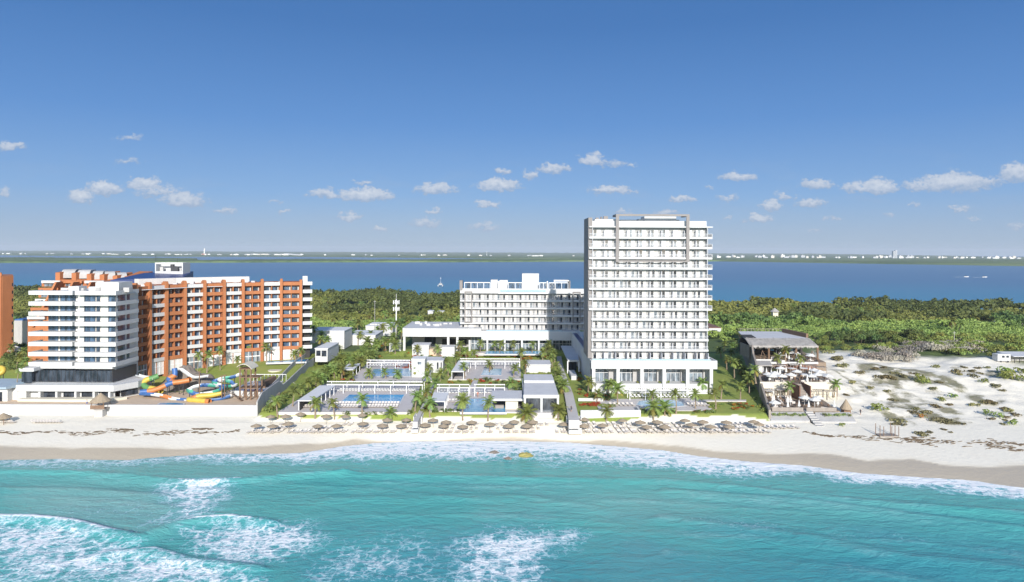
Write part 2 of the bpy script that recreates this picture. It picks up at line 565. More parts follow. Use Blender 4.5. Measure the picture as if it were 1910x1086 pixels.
# masks in the world, evaluated once per ground vertex
nz = fbm(GX * 0.25, GY * 0.25, 21, 4) - 0.5
nz2 = fbm(GX * 0.06, GY * 0.06, 31, 4) - 0.5
lawn_px = [(482, 776), (520, 779), (560, 778), (600, 780), (640, 776), (690, 783), (770, 787), (790, 781), (850, 776), (930, 781), (1000, 779), (1060, 787), (1130, 787), (1192, 783), (1212, 776), (1260, 772), (1310, 778), (1370, 773), (1410, 782), (1438, 787)]
lawn_x = np.array([G(u, v).x for u, v in lawn_px]); lawn_y = np.array([G(u, v).y for u, v in lawn_px])
edge = np.interp(GX, lawn_x, lawn_y)
grass = ((GY > edge + nz * 1.2) & (GX > wallL(GY)) & (GX < wallR(GY)) & (GY < 340)).astype(float)
grass = np.maximum(grass, ((GX < wallL(GY)) & (GY > 211 + nz * 2) & (GY < 330)).astype(float))
sand_right = soft(GX, GY, [tuple(G(u, v).xy) for u, v in [(1470, 790), (1530, 655), (1600, 655), (1640, 668), (1700, 666), (1780, 668), (1860, 664), (1905, 680), (2100, 700), (2100, 900), (1470, 900)]], 6)
forest = np.where((GY > 300) | ((GX > wallR(GY)) & (GY > 215)), 1.0, 0.0)
forest = np.where(GX > wallR(GY) - 1, np.clip(forest * (1 - sand_right) , 0, 1), forest)
forest = np.where((GX < wallL(GY)) & (GY < 330), 0, forest)
scrub = np.zeros_like(GX)
SCRUB = [  # dune-grass patches: pixel centre, half sizes, strength
 (1665,693,52,14,1),(1720,700,40,12,.8),(1760,712,26,12,.8),(1615,705,30,12,.5),(1690,745,30,14,.6),(1725,765,60,20,.9),(1775,775,24,12,.8),(1755,738,26,8,.5),(1675,782,22,12,.7),(1840,745,34,8,.7),(1800,690,26,8,.5),(1650,712,22,10,.7),(1585,700,16,26,.45),(1560,690,14,30,.6),(1620,680,26,8,.4),(1585,725,18,8,.5),(1625,735,14,10,.6),(1870,700,26,8,.6),(1590,765,10,6,.3),(1740,805,18,5,.5)]
for (cu, cv, a, b, k) in SCRUB:
    c_ = G(cu, cv)
    m_ = FPX / c_.y
    ry = b / ((CAM_Z - c_.z) * FPX / c_.y ** 2)
    e = ((GX - c_.x) / (a / m_)) ** 2 + ((GY - c_.y) / ry) ** 2
    scrub = np.maximum(scrub, k * np.clip(1.5 - e, 0, 1) * np.clip(0.75 + 2.2 * nz, 0, 1))
scrub *= (GX > wallR(GY))
wet_px = [(-400, 826), (0, 832), (130, 836), (290, 836), (330, 838), (420, 834), (500, 832), (600, 828), (660, 820), (955, 815), (1150, 822), (1260, 832), (1330, 842), (1420, 847), (1540, 846), (1620, 860), (1700, 856), (1760, 868), (1840, 872), (1910, 868), (2300, 880)]
wl = [G(u, v) for u, v in wet_px]
wl_x = np.array([p.x for p in wl]); wl_y = np.array([p.y for p in wl])
wet = sstep(0.5, -0.5, GY - np.interp(GX, wl_x, wl_y) + nz * 1.0)
damp = sstep(3.5, -1.5, GY - np.interp(GX, wl_x, wl_y) + nz * 2.0)
m_ground, nt, b = new_mat('ground')
p = pos(nt)
def attr(nt, name):
    a = nt.nodes.new('ShaderNodeAttribute'); a.attribute_name = name
    return a.outputs['Fac']
na, nb, nc = noise(nt, p, 0.09, 5), noise(nt, p, 0.8, 5, 0.6), noise(nt, p, 5.0, 3, 0.7)
sand = mixc(nt, nb, (0.74, 0.68, 0.565), (0.82, 0.77, 0.665))
sand = mixc(nt, maprange(nt, na, 0.35, 0.65), sand, (0.80, 0.75, 0.64))
sand = mixc(nt, mathn(nt, 'MULTIPLY', attr(nt, 'damp'), 0.6), sand, (0.72, 0.64, 0.50))
sand = mixc(nt, mathn(nt, 'MULTIPLY', attr(nt, 'wet'), 0.92), sand, (0.47, 0.40, 0.30))
dune = mixc(nt, nc, (0.20, 0.175, 0.115), (0.40, 0.36, 0.26))
dune = mixc(nt, maprange(nt, nb, 0.4, 0.7), dune, (0.20, 0.20, 0.10))
tuft = mathn(nt, 'ADD', mathn(nt, 'MULTIPLY', noise(nt, p, 0.45, 6, 0.7), 0.6), mathn(nt, 'MULTIPLY', noise(nt, p, 2.4, 4, 0.7), 0.4))
sc = maprange(nt, mathn(nt, 'SUBTRACT', mathn(nt, 'ADD', tuft, mathn(nt, 'MULTIPLY', attr(nt, 'scrub'), 0.68)), 0.78), -0.06, 0.16)
sc = mathn(nt, 'MULTIPLY', sc, maprange(nt, attr(nt, 'scrub'), 0.02, 0.2))
# wind ripples and foot tracks
rip = noise(nt, scaled(nt, p, 0.5, 1.6, 1), 1.1, 5, 0.7, 1.2)
sand = mixc(nt, mathn(nt, 'MULTIPLY', maprange(nt, rip, 0.52, 0.75), mathn(nt, 'MULTIPLY', maprange(nt, na, .35, .7), 0.16)), sand, (0.56, 0.50, 0.40))
c = mixc(nt, sc, sand, dune)
gr_ = mixc(nt, nb, (0.17, 0.235, 0.042), (0.28, 0.35, 0.075))
gr_ = mixc(nt, maprange(nt, na, 0.35, 0.7), gr_, (0.32, 0.33, 0.085))
gr_ = mixc(nt, maprange(nt, nc, 0.55, 0.8), gr_, (0.07, 0.13, 0.02))
c = mixc(nt, attr(nt, 'grass'), c, gr_)
fl = mixc(nt, nb, (0.05, 0.08, 0.022), (0.12, 0.16, 0.05))
c = mixc(nt, attr(nt, 'forest'), c, fl)
L(nt, c, b.inputs['Base Color'])
L(nt, mixc(nt, attr(nt, 'wet'), (0.9, 0.9, 0.9), (0.35, 0.35, 0.35)), b.inputs['Roughness'])
b.inputs['Specular IOR Level'].default_value = 0.25
bump(nt, b, mathn(nt, 'ADD', nb, mathn(nt, 'MULTIPLY', nc, 0.4)), 0.35, 0.4)
V_ = np.stack([GX.ravel(), GY.ravel(), GZ.ravel()], -1)
ground = np_mesh('ground', V_, grid_quads(len(gx), len(gy)), m_ground, dict(grass=grass, forest=forest, scrub=scrub, wet=wet, damp=damp))
tag(ground, kind='structure')
del GX, GY, GZ, gu, gv, nz, nz2, V_

# ---------------------------------------------------------------- the sea
sx = axis([(-4000, -300, 370), (-300, -170, 5), (-170, 170, 0.75), (170, 300, 5), (300, 4000, 370)])
sy = axis([(-4000, 60, 290), (60, 96, 4), (96, 186, 0.6)])
SX, SY = np.meshgrid(sx, sy)
su, sv = proj(SX, np.maximum(SY, 30), np.zeros_like(SX))
wob = fbm(SX * 0.09, SY * 0.13, 41, 4) - 0.5
wob2 = fbm(SX * 0.30, SY * 0.4, 45, 3) - 0.5
su_, sv_ = su + 60 * wob + 16 * wob2, sv + 14 * wob + 5 * wob2
foam = np.zeros_like(SX)
def patch(poly, k, w=26):
    global foam
    foam = np.maximum(foam, min(.95, 1.0 * k + (.06 if k > .5 else 0)) * soft(su_, sv_ * 2.0, [(a, b_ * 2.0) for a, b_ in poly], w * 1.35))
patch([(-60, 966), (120, 970), (215, 994), (260, 1000), (300, 1040), (330, 1100), (-60, 1100)], 0.53, 70)
patch([(-60, 966), (120, 972), (210, 996), (120, 1030), (-60, 1050)], 0.70, 70)
patch([(330, 985), (430, 968), (590, 972), (612, 1005), (550, 1045), (430, 1058), (330, 1030)], 0.60, 60)
patch([(430, 972), (560, 975), (560, 1010), (440, 1030)], 0.66, 70)
patch([(285, 905), (330, 898), (452, 896), (440, 925), (390, 960), (275, 985), (300, 940)], 0.60, 44)
patch([(330, 898), (450, 897), (430, 915), (350, 925)], 0.74, 24)
patch([(235, 1030), (290, 1026), (400, 1048), (490, 1070), (500, 1100), (200, 1100)], 0.58, 40)
patch([(860, 1005), (920, 982), (1075, 985), (1092, 1000), (1040, 1035), (1010, 1100), (830, 1100), (845, 1040)], 0.58, 50)
patch([(940, 1000), (1010, 990), (1000, 1060), (920, 1090)], 0.66, 50)
patch([(580, 1000), (800, 985), (860, 1040), (850, 1100), (540, 1100)], 0.44, 70)
patch([(60, 940), (300, 930), (330, 985), (90, 975)], 0.36, 70)
patch([(1230, 965), (1420, 955), (1560, 1000), (1400, 1012)], 0.33, 60)
patch([(1400, 960), (1700, 985), (1910, 1020), (1910, 1040), (1500, 1010)], 0.30, 50)
# breaking crests: thin dense lines
def crest(line, k, w):
    global foam
    d = dist_poly(su + 10 * wob2, sv + 3 * wob2, line, False)
    foam = np.maximum(foam, k * np.clip(1 - d / w, 0, 1) ** 0.6)
crest([(-60, 966), (60, 968), (130, 975), (200, 992), (250, 996)], 1.0, 4.5)
crest([(310, 981), (370, 971), (430, 967), (465, 972)], 0.95, 3)
crest([(335, 899), (400, 895), (448, 897)], 0.9, 2.5)
crest([(245, 1030), (285, 1025), (330, 1038)], 0.85, 3.5)
# the wash along the beach
sh_y = shore(SX)
off = sh_y - SY                     # metres of water in front of the sand
wash_w = np.interp(SX, [-200, -128, -96, -80, -60, -45, -20, 0, 30, 52, 75, 95, 118, 130, 220], [3, 2.5, 9, 9, 8, 13, 17, 18, 17, 14, 9, 9, 11, 17, 20])
wash_k = np.interp(SX, [-200, -135, -128, -110, -96, -80, -60, -45, 0, 60, 220], [.85, .8, .35, .55, .5, .5, .65, .85, .88, .9, .9])
wash = wash_k * np.clip(1.2 - (off + 5 * wob2 + 9 * wob) / wash_w, 0, 1) ** 0.6
foam = np.maximum(foam, np.where(off > -3, wash, 0))
foam = np.maximum(foam, 0.98 * np.clip(1 - np.abs(off - 0.4 + 1.2 * wob2) / 0.8, 0, 1) * np.interp(SX, [-200, -130, -120, -100, 220], [1, 1, .5, .5, 1]))
# swell: long low ridges, real height
H = 0.16 * (fbm(SX * 0.05, SY * 0.16, 51, 4) - 0.5) + 0.10 * (fbm(SX * 0.22, SY * 0.5, 57, 3) - 0.5)
LIGHT = np.zeros_like(SX)
def ridge(line, amp, w, wf=None):
    global H, LIGHT
    pl = [tuple(PZ(u, v, 0).xy) for u, v in line]
    ang = 12 * wob
    d = dist_poly(SX, SY, pl, False)
    ly_ = np.interp(SX, [q_[0] for q_ in pl], [q_[1] for q_ in pl])
    fr = SY > ly_                    # steeper on the beach side
    LIGHT = np.maximum(LIGHT, np.exp(-((d + 1.6 * wob2 - .6) / (.55 + .8 * np.abs(wob))) ** 2) * np.clip(.35 + 1.6 * wob, 0, .7))
    H = H + amp * np.exp(-(d / np.where(fr, w * 0.45, w)) ** 2)
ridge([(-60, 966), (60, 968), (130, 975), (215, 996), (260, 1004), (310, 984), (370, 971), (430, 967), (500, 975)], .85, 2.4)
ridge([(200, 1035), (285, 1026), (350, 1045), (480, 1060)], .55, 2.2)
ridge([(-60, 880), (130, 882), (280, 893), (340, 900), (448, 897), (640, 880)], 0.8, 2.4)
ridge([(640, 884), (955, 893), (1240, 897), (1400, 912), (1600, 935), (1910, 958)], 0.55, 2.8)
ridge([(1240, 915), (1500, 935), (1700, 960), (1910, 985)], 0.4, 2.4)
ridge([(1240, 965), (1500, 1000), (1700, 1040), (1910, 1062)], 0.35, 3.2)
ridge([(620, 930), (955, 925), (1100, 945)], 0.25, 3.0)
ridge([(-60, 912), (150, 914), (300, 925)], 0.35, 2.4)
for ln in ([(640, 895), (800, 905), (955, 908), (1150, 905)], [(950, 925), (1200, 935), (1500, 955)], [(1300, 925), (1600, 955), (1910, 1000)], [(480, 900), (700, 912), (900, 935)], [(1100, 985), (1400, 1005), (1700, 1040), (1910, 1050)], [(0, 890), (200, 895), (420, 915)], [(0, 925), (150, 930), (330, 945)], [(700, 960), (950, 962), (1150, 975)], [(1500, 1000), (1700, 1010), (1910, 1035)], [(1250, 1030), (1550, 1055), (1750, 1086)]):
    ridge(ln, .12, 1.8)
H *= sstep(-1, 10, off) * sstep(40, 100, SY)
pale = np.clip(np.exp(-np.maximum(off, 0) / 7.0) * 0.8, 0, 1)
pale = np.maximum(pale, 0.60 * soft(su_, sv_ * 2, [(a, 2 * b_) for a, b_ in [(60, 905), (280, 905), (420, 930), (300, 985), (60, 960)]], 90))
pale = np.maximum(pale, 0.22 * soft(su_, sv_ * 2, [(a, 2 * b_) for a, b_ in [(900, 905), (1700, 930), (1700, 975), (900, 960)]], 60))
pale = np.clip(pale + 0.25 * wob, 0, 1)
deep = np.clip(sstep(930, 1075, sv + 40 * wob) * sstep(350, 700, su + 60 * wob) + 0.5 * wob, 0, 1)
m_sea, nt, b = new_mat('sea_water')
p = pos(nt)
base = mixc(nt, noise(nt, scaled(nt, p, 0.5, 1.0, 1), 0.06, 4), (0.072, 0.345, 0.325), (0.11, 0.44, 0.405))
base = mixc(nt, mathn(nt, 'MULTIPLY', attr(nt, 'deep'), 0.85), base, (0.05, 0.275, 0.32))
base = mixc(nt, mathn(nt, 'MULTIPLY', attr(nt, 'pale'), 0.95), base, (0.26, 0.44, 0.42))
wn = nt.nodes.new('ShaderNodeTexNoise'); wn.inputs['Scale'].default_value = 0.7; wn.inputs['Detail'].default_value = 3
L(nt, p, wn.inputs['Vector'])
wv_ = nt.nodes.new('ShaderNodeVectorMath'); wv_.operation = 'MULTIPLY_ADD'
L(nt, wn.outputs['Color'], wv_.inputs[0]); wv_.inputs[1].default_value = (2.2, 2.2, 0); L(nt, scaled(nt, p, 1.0, 0.85, 0), wv_.inputs[2])
def lace(scale):
    vo = nt.nodes.new('ShaderNodeTexVoronoi'); vo.feature = 'DISTANCE_TO_EDGE'; vo.inputs['Scale'].default_value = scale
    L(nt, wv_.outputs[0], vo.inputs['Vector'])
    return vo.outputs['Distance']
l1, l2, l3 = lace(0.36), lace(0.95), lace(2.3)
web = mathn(nt, 'MULTIPLY', maprange(nt, l1, 0.0, 0.36, 1, 0), 0.46)
web = mathn(nt, 'ADD', web, mathn(nt, 'MULTIPLY', maprange(nt, l2, 0.0, 0.30, 1, 0), 0.34))
web = mathn(nt, 'ADD', web, mathn(nt, 'MULTIPLY', maprange(nt, l3, 0.0, 0.28, 1, 0), 0.20))
ns = mathn(nt, 'ADD', noise(nt, p, 0.9, 6, 0.65), mathn(nt, 'MULTIPLY', mathn(nt, 'SUBTRACT', noise(nt, scaled(nt, p, 0.6, 1, 1), 0.16, 4, 0.6), 0.5), 0.9))
web = mathn(nt, 'ADD', mathn(nt, 'MULTIPLY', web, 0.72), mathn(nt, 'MULTIPLY', ns, 0.40))
f_ = attr(nt, 'foam')
thr = mathn(nt, 'SUBTRACT', 1.02, mathn(nt, 'MULTIPLY', f_, 0.98))
fm = maprange(nt, mathn(nt, 'SUBTRACT', web, thr), -0.04, 0.36)
fm = mathn(nt, 'MULTIPLY', fm, maprange(nt, f_, 0.10, 0.35))
aer = mathn(nt, 'MULTIPLY', maprange(nt, f_, 0.15, 1.0), 0.35)     # bubbles under the foam
base = mixc(nt, aer, base, (0.10, 0.42, 0.56))
# thin old streaks lying along the swell
st = noise(nt, scaled(nt, wv_.outputs[0], 0.20, 0.9, 1), 0.55, 5, 0.68)
st = mathn(nt, 'MULTIPLY', maprange(nt, st, 0.60, 0.76), 0.16)
base = mixc(nt, st, base, (0.45, 0.62, 0.62))
base = mixc(nt, mathn(nt, 'MULTIPLY', attr(nt, 'crestline'), mathn(nt, 'MULTIPLY', maprange(nt, ns, .35, .75), .5)), base, (0.42, 0.66, 0.66))
c = mixc(nt, fm, base, mixc(nt, fm, (0.30, 0.58, 0.70), (0.86, 0.88, 0.88)))
L(nt, c, b.inputs['Base Color'])
L(nt, maprange(nt, fm, 0, 1, 0.16, 0.8), b.inputs['Roughness'])
b.inputs['IOR'].default_value = 1.33
b.inputs['Specular IOR Level'].default_value = 0.32
h1 = noise(nt, scaled(nt, p, 0.45, 1.0, 1), 0.55, 6, 0.62, 0.6)
h2 = noise(nt, scaled(nt, p, 0.7, 1.0, 1), 2.6, 4, 0.6)
bump(nt, b, mathn(nt, 'ADD', mathn(nt, 'ADD', mathn(nt, 'MULTIPLY', h1, 1.0), mathn(nt, 'MULTIPLY', h2, 0.22)), mathn(nt, 'MULTIPLY', fm, 0.12)), 0.55, 0.9)
V_ = np.stack([SX.ravel(), SY.ravel(), H.ravel()], -1)
sea = np_mesh('sea', V_, grid_quads(len(sx), len(sy)), m_sea, dict(foam=foam, pale=pale, deep=deep, crestline=LIGHT))
tag(sea, kind='structure')
del SX, SY, su, sv, wob, wob2, foam, H, pale, deep, V_

# ---------------------------------------------------------------- lagoon and the land beyond it
m_lag, nt, b = new_mat('lagoon_water')
p = pos(nt)
f = noise(nt, scaled(nt, p, 0.25, 1.0, 1), 0.006, 5, 0.6)
c = mixc(nt, f, (0.07, 0.155, 0.275), (0.095, 0.205, 0.325))
sp_ = nt.nodes.new('ShaderNodeSeparateXYZ'); L(nt, p, sp_.inputs[0])
near = mathn(nt, 'ADD', sp_.outputs[1], mathn(nt, 'MULTIPLY', sp_.outputs[0], 0.22))
c = mixc(nt, maprange(nt, near, 1400, 640), c, (0.065, 0.25, 0.36))
L(nt, c, b.inputs['Base Color'])
b.inputs['Roughness'].default_value = 0.35
b.inputs['IOR'].default_value = 1.33
b.inputs['Specular IOR Level'].default_value = 0.35
bump(nt, b, noise(nt, scaled(nt, p, 0.35, 1, 1), 0.25, 5, 0.65), 0.6, 1.2)
mb = MB(); mb.add([(-14000, 560, 0), (14000, 560, 0), (14000, 14200, 0), (-14000, 14200, 0)], [(0, 1, 2, 3)])
tag(mb.build('lagoon', m_lag), kind='structure')

m_far, nt, b = new_mat('mangrove')
p = pos(nt)
f = noise(nt, p, 0.02, 5, 0.65); g_ = noise(nt, p, 0.0016, 3)
c = mixc(nt, maprange(nt, f, 0.35, 0.7), (0.045, 0.085, 0.028), (0.12, 0.18, 0.06))
c = mixc(nt, maprange(nt, g_, 0.45, 0.65), c, (0.15, 0.20, 0.075))
L(nt, c, b.inputs['Base Color']); b.inputs['Roughness'].default_value = 0.95; b.inputs['Specular IOR Level'].default_value = 0.1
def far_land(name, near_line, far_line, h, h_far, cell_x, seeds):
    """low wooded land between two shorelines given as (x, y) lists"""
    xs = np.linspace(near_line[0][0], near_line[-1][0], cell_x)
    yn = np.interp(xs, [q_[0] for q_ in near_line], [q_[1] for q_ in near_line]) + 90 * (fbm(xs * 0.006, xs * 0, seeds, 4) - 0.5)
    yf = np.interp(xs, [q_[0] for q_ in far_line], [q_[1] for q_ in far_line]) + 90 * (fbm(xs * 0.004, xs * 0 + 7, seeds, 4) - 0.5)
    ts = np.concatenate([[0, 0.004, 0.012], np.linspace(0.03, 0.985, 60), [1.0]])
    XX, TTs = np.meshgrid(xs, ts)
    YY = yn[None] + (np.maximum(yf - yn, 1.0))[None] * TTs
    thin = sstep(5, 60, (yf - yn))[None]
    ZZ = (h + (h_far - h) * sstep(0.3, 1, TTs)) * (0.62 + 0.75 * fbm(XX * 0.02, YY * 0.01, seeds + 5, 4)) * thin
    ZZ[0] = -0.5; ZZ[-1] = -0.5
    ZZ[1] *= 0.6
    o = np_mesh(name, np.stack([XX.ravel(), YY.ravel(), ZZ.ravel()], -1), grid_quads(len(xs), len(ts)), m_far, smooth=False)
    return tag(o, kind='structure')
def FX(u, d): return ray(u, 470)[0] * d
far_land('far_shore', [(-12000, 6300), (-4700, 6300), (-2900, 5600), (-1800, 5900), (-300, 5200), (300, 4700), (1000, 4100), (1500, 3500), (2050, 2760), (2600, 2400), (6000, 2300)],
         [(-12000, 14000), (12000, 14000)], 8, 34, 420, 3)
far_land('mangrove_island', [(-4500, 2700), (-2200, 2600), (-1600, 2680), (-1150, 2900), (-900, 3000), (-300, 3200), (200, 3500), (800, 3850), (1300, 3900)],
         [(-4500, 3700), (-2200, 3900), (-1700, 3700), (-1500, 3150), (-1330, 3000), (-1180, 3500), (-950, 3600), (-700, 3450), (-300, 3900), (200, 4100), (800, 4050), (1300, 3960)], 7, 9, 300, 13)
# ---------------------------------------------------------------- building materials
def base_mats():
    M('white_render', (0.545, 0.545, 0.54), 0.75, 0.11, 0.22, streak=True)
    M('white_slab', (0.56, 0.56, 0.555), 0.7, 0.05, 0.4)
    M('white_old', (0.60, 0.59, 0.565), 0.8, 0.12, 0.3, streak=True)
    M('cream', (0.62, 0.57, 0.46), 0.8, 0.10, 0.3)
    M('taupe', (0.235, 0.215, 0.205), 0.7, 0.10, 0.5)
    M('grey_side', (0.50, 0.50, 0.52), 0.8, 0.08, 0.4)
    M('roof_grey', (0.56, 0.56, 0.57), 0.85, 0.14, 0.25)
    M('roof_white', (0.66, 0.66, 0.66), 0.85, 0.08, 0.3)
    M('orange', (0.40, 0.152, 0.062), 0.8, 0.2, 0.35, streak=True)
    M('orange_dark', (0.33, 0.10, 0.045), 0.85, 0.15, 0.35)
    M('concrete', (0.42, 0.41, 0.40), 0.9, 0.2, 0.35, streak=True)
    M('deck_stone', (0.56, 0.52, 0.50), 0.8, 0.10, 0.5)
    M('paving', (0.52, 0.49, 0.47), 0.85, 0.12, 0.6)
    M('terracotta', (0.60, 0.46, 0.33), 0.85, 0.15, 0.6)
    M('dark_metal', (0.05, 0.05, 0.055), 0.5, 0.2, 1.0)
    M('white_metal', (0.78, 0.78, 0.78), 0.45, 0.04, 1.0)
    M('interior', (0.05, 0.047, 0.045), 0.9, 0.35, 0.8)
    M('curtain', (0.55, 0.53, 0.50), 0.9, 0.15, 2.0)
    M('curtain_pale', (0.68, 0.67, 0.66), 0.9, 0.10, 2.0)
    M('timber', (0.20, 0.125, 0.08), 0.8, 0.25, 1.2)
    M('timber_grey', (0.30, 0.26, 0.225), 0.9, 0.25, 1.0, streak=True)
    M('thatch', (0.34, 0.27, 0.19), 0.95, 0.3, 2.5)
    M('thatch_grey', (0.36, 0.34, 0.32), 0.95, 0.3, 1.6, streak=True)
    M('brown_wall', (0.20, 0.105, 0.075), 0.9, 0.2, 0.6)
    M('white_cloth', (0.66, 0.65, 0.62), 0.85, 0.06, 1.5)
    M('lounger_cloth', (0.62, 0.57, 0.52), 0.85, 0.12, 1.0)
    M('blue_tile', (0.022, 0.045, 0.16), 0.35, 0.25, 0.9)
    M('pale_blue_roof', (0.30, 0.38, 0.45), 0.6, 0.12, 0.6)
    glass_mat('glass_dark', (0.035, 0.042, 0.055))
    glass_mat('glass_blue', (0.06, 0.10, 0.16))
    glass_mat('glass_mid', (0.16, 0.19, 0.22))
base_mats()
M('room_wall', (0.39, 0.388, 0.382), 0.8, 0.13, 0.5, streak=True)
def rail_glass(name, tint, opac):
    m, nt, b = new_mat(name)
    b.inputs['Base Color'].default_value = (*tint, 1); b.inputs['Roughness'].default_value = 0.1
    t = nt.nodes.new('ShaderNodeBsdfTransparent')
    x = nt.nodes.new('ShaderNodeMixShader'); x.inputs[0].default_value = opac
    L(nt, t.outputs[0], x.inputs[1]); L(nt, b.outputs[0], x.inputs[2])
    L(nt, x.outputs[0], nt.nodes['Material Output'].inputs['Surface'])
    MATS[name] = m
rail_glass('rail', (0.55, 0.57, 0.60), 0.13)
rail_glass('rail_blue', (0.45, 0.62, 0.72), 0.45)
def pool_mat(name, a, c):
    m, nt, b = new_mat(name)
    p = pos(nt)
    f = noise(nt, p, 0.12, 3); w = nt.nodes.new('ShaderNodeTexVoronoi'); w.feature = 'SMOOTH_F1'; w.inputs['Scale'].default_value = 0.9
    L(nt, p, w.inputs['Vector'])
    L(nt, mixc(nt, mathn(nt, 'MULTIPLY', maprange(nt, w.outputs['Distance'], 0.25, 0.75), 0.35), mixc(nt, maprange(nt, f, 0.35, 0.65), a, c), (0.35, 0.62, 0.75)), b.inputs['Base Color'])
    b.inputs['Roughness'].default_value = 0.06; b.inputs['IOR'].default_value = 1.33
    bump(nt, b, noise(nt, p, 1.6, 3), 0.25, 0.1)
    MATS[name] = m
pool_mat('pool_water', (0.03, 0.22, 0.46), (0.07, 0.36, 0.60))
pool_mat('pool_pale', (0.13, 0.30, 0.50), (0.24, 0.42, 0.58))
pool_mat('pool_bright', (0.02, 0.24, 0.50), (0.02, 0.32, 0.60))

def spread(name, parent, meshes, places, limit=100):
    """a repeated part of a building: the first `limit` as parts, the rest as one object"""
    for mesh, mtx in places[:limit]:
        o = bpy.data.objects.new(name, mesh); COL.objects.link(o); o.parent = parent
        o.matrix_local = Matrix.Translation(-parent.location) @ mtx
    if len(places) > limit:
        mb = MB(); mats = []
        for mesh, mtx in places[limit:]:
            idx = []
            for mm in mesh.materials:
                if mm not in mats: mats.append(mm)
                idx.append(mats.index(mm))
            vs = [tuple(mtx @ v.co) for v in mesh.vertices]
            n = len(mb.v); mb.v.extend(vs)
            for pl in mesh.polygons:
                mb.f.append(tuple(i + n for i in pl.vertices)); mb.m.append(idx[pl.material_index])
        tag(mb.build(name, mats, parent), kind='stuff')
def mesh_of(mb, name, mats):
    o = mb.build(name, mats); me = o.data
    bpy.data.objects.remove(o)
    return me

# ---------------------------------------------------------------- guest-room window: frame, dark pane, curtained pane
def room_window(kind):
    mb = MB(); w, h = 2.1, 2.25
    mb.box(-w / 2 - .07, -w / 2, -.06, .05, 0, h + .07, 0); mb.box(w / 2, w / 2 + .07, -.06, .05, 0, h + .07, 0); mb.box(-w / 2, w / 2, -.06, .05, h, h + .07, 0)
    if kind == 0:
        mb.box(-w / 2, -.10, -.02, .03, .02, h, 1); mb.box(-.10, -.04, -.05, .03, .02, h, 0); mb.box(-.04, w / 2, -.02, .03, .02, h, 2)
    elif kind == 1:
        mb.box(-w / 2, -.55, -.02, .03, .02, h, 2); mb.box(-.55, .25, -.02, .03, .02, h, 1); mb.box(.25, .31, -.05, .03, .02, h, 0); mb.box(.31, w / 2, -.02, .03, .02, h, 2)
    else:
        mb.box(-w / 2, -.04, -.02, .03, .02, h, 2); mb.box(-.04, .04, -.05, .03, .02, h, 0); mb.box(.04, w / 2, -.02, .03, .02, h, 3)
    return mb
WIN_D = [mesh_of(room_window(k), 'window', [MATS['white_metal'], MATS['glass_dark'], MATS['curtain'], MATS['glass_mid']]) for k in range(3)]
WIN_P = [mesh_of(room_window(k), 'window', [MATS['white_metal'], MATS['glass_mid'], MATS['curtain_pale'], MATS['curtain']]) for k in range(3)]

# ---------------------------------------------------------------- white tower
wr, ws = MATS['white_render'], MATS['white_slab']
FH = 3.3
Z0 = 15.4
tw = thing('hotel_tower', 'tall white hotel slab with rows of balconies and a taupe frame at its top', 'hotel', (45, 227, 5.3))
X0, X1 = 26.0, 63.1
YB, YF = 233.6, 221.9          # back and front of the rooms
mb = MB(); mb.box(X0, X1, YF, YB, Z0, Z0 + 13 * FH, 0)
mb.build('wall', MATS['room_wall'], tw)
mb = MB(); mb.box(X0 - 1.3, X0 - 0.02, YF - 1.0, YB + .6, Z0 + .3, Z0 + 13 * FH + 2.9); mb.box(X0 - 0.01, X0 + 1.2, YB + .02, YB + .8, 13, Z0 + 13 * FH + 2.4)
mb.build('side_fin', MATS['taupe'], tw)
def divider_mesh(dep, h):
    mb = MB(); mb.box(-.09, .09, -dep, -.002, 0, h); return mesh_of(mb, 'divider', [MATS['grey_side']])
DIV, DIV_FULL, DIV_TERR = divider_mesh(1.6, 2.0), divider_mesh(1.75, FH - .31), divider_mesh(3.0, 2.3)
wins = []; divs = []
NB = 10; BAY = (X1 - X0) / NB
for fl in range(13):
    z = Z0 + fl * FH
    upper = fl >= 5
    xa, xb = (X0 - 1.1, X1 + 1.5) if upper else (X0 - .3, X1 + .35)
    if fl > 0:
        mb = MB(); mb.box(xa, xb, YF - 1.9, YF - .002, z - .28, z + .02)
        if upper: mb.box(X1 + .002, xb, YF + .002, YB, z - .28, z + .02); mb.box(xb - .12, xb, YF - 1.9, YF + 3.5, z + .021, z + 1.0)
        mb.box(xa, xb, YF - 1.92, YF - 1.82, z - .60, z - .282)
        sl_ = mb.build('balcony_slab', ws, tw)
        mb = MB(); mb.box(xa + .05, xb - .05, YF - 1.84, YF - 1.81, z + .08, z + 1.0, 0); mb.box(xa + .05, xb - .05, YF - 1.86, YF - 1.79, z + 1.0, z + 1.05, 1)
        mb.build('railing', [MATS['rail'], MATS['white_metal']], sl_)
        for k in range(NB + 1):
            full = k in (0, NB)
            divs.append((DIV_FULL if full else DIV, Matrix.Translation((X0 + k * BAY, YF, z + .021))))
        if upper:
            mb = MB(); mb.box(X1 + .003, X1 + .04, YF + .5, YF + 4.0, z + .03, z + 2.5); mb.build('side_door', MATS['glass_dark' if fl < 9 else 'glass_mid'], tw)
    for k in range(NB):
        bank = WIN_P if fl >= 9 else WIN_D
        wins.append((fl, bank[(0, 0, 0, 1, 0, 2)[(fl * 7 + k * 5) % 6]], Matrix.Translation((X0 + (k + .5) * BAY + (-.25), YF - .05, z + .05))))
wins.sort(key=lambda t: t[0])
spread('window', tw, None, [(a, c_) for _, a, c_ in wins])
spread('divider', tw, None, divs)
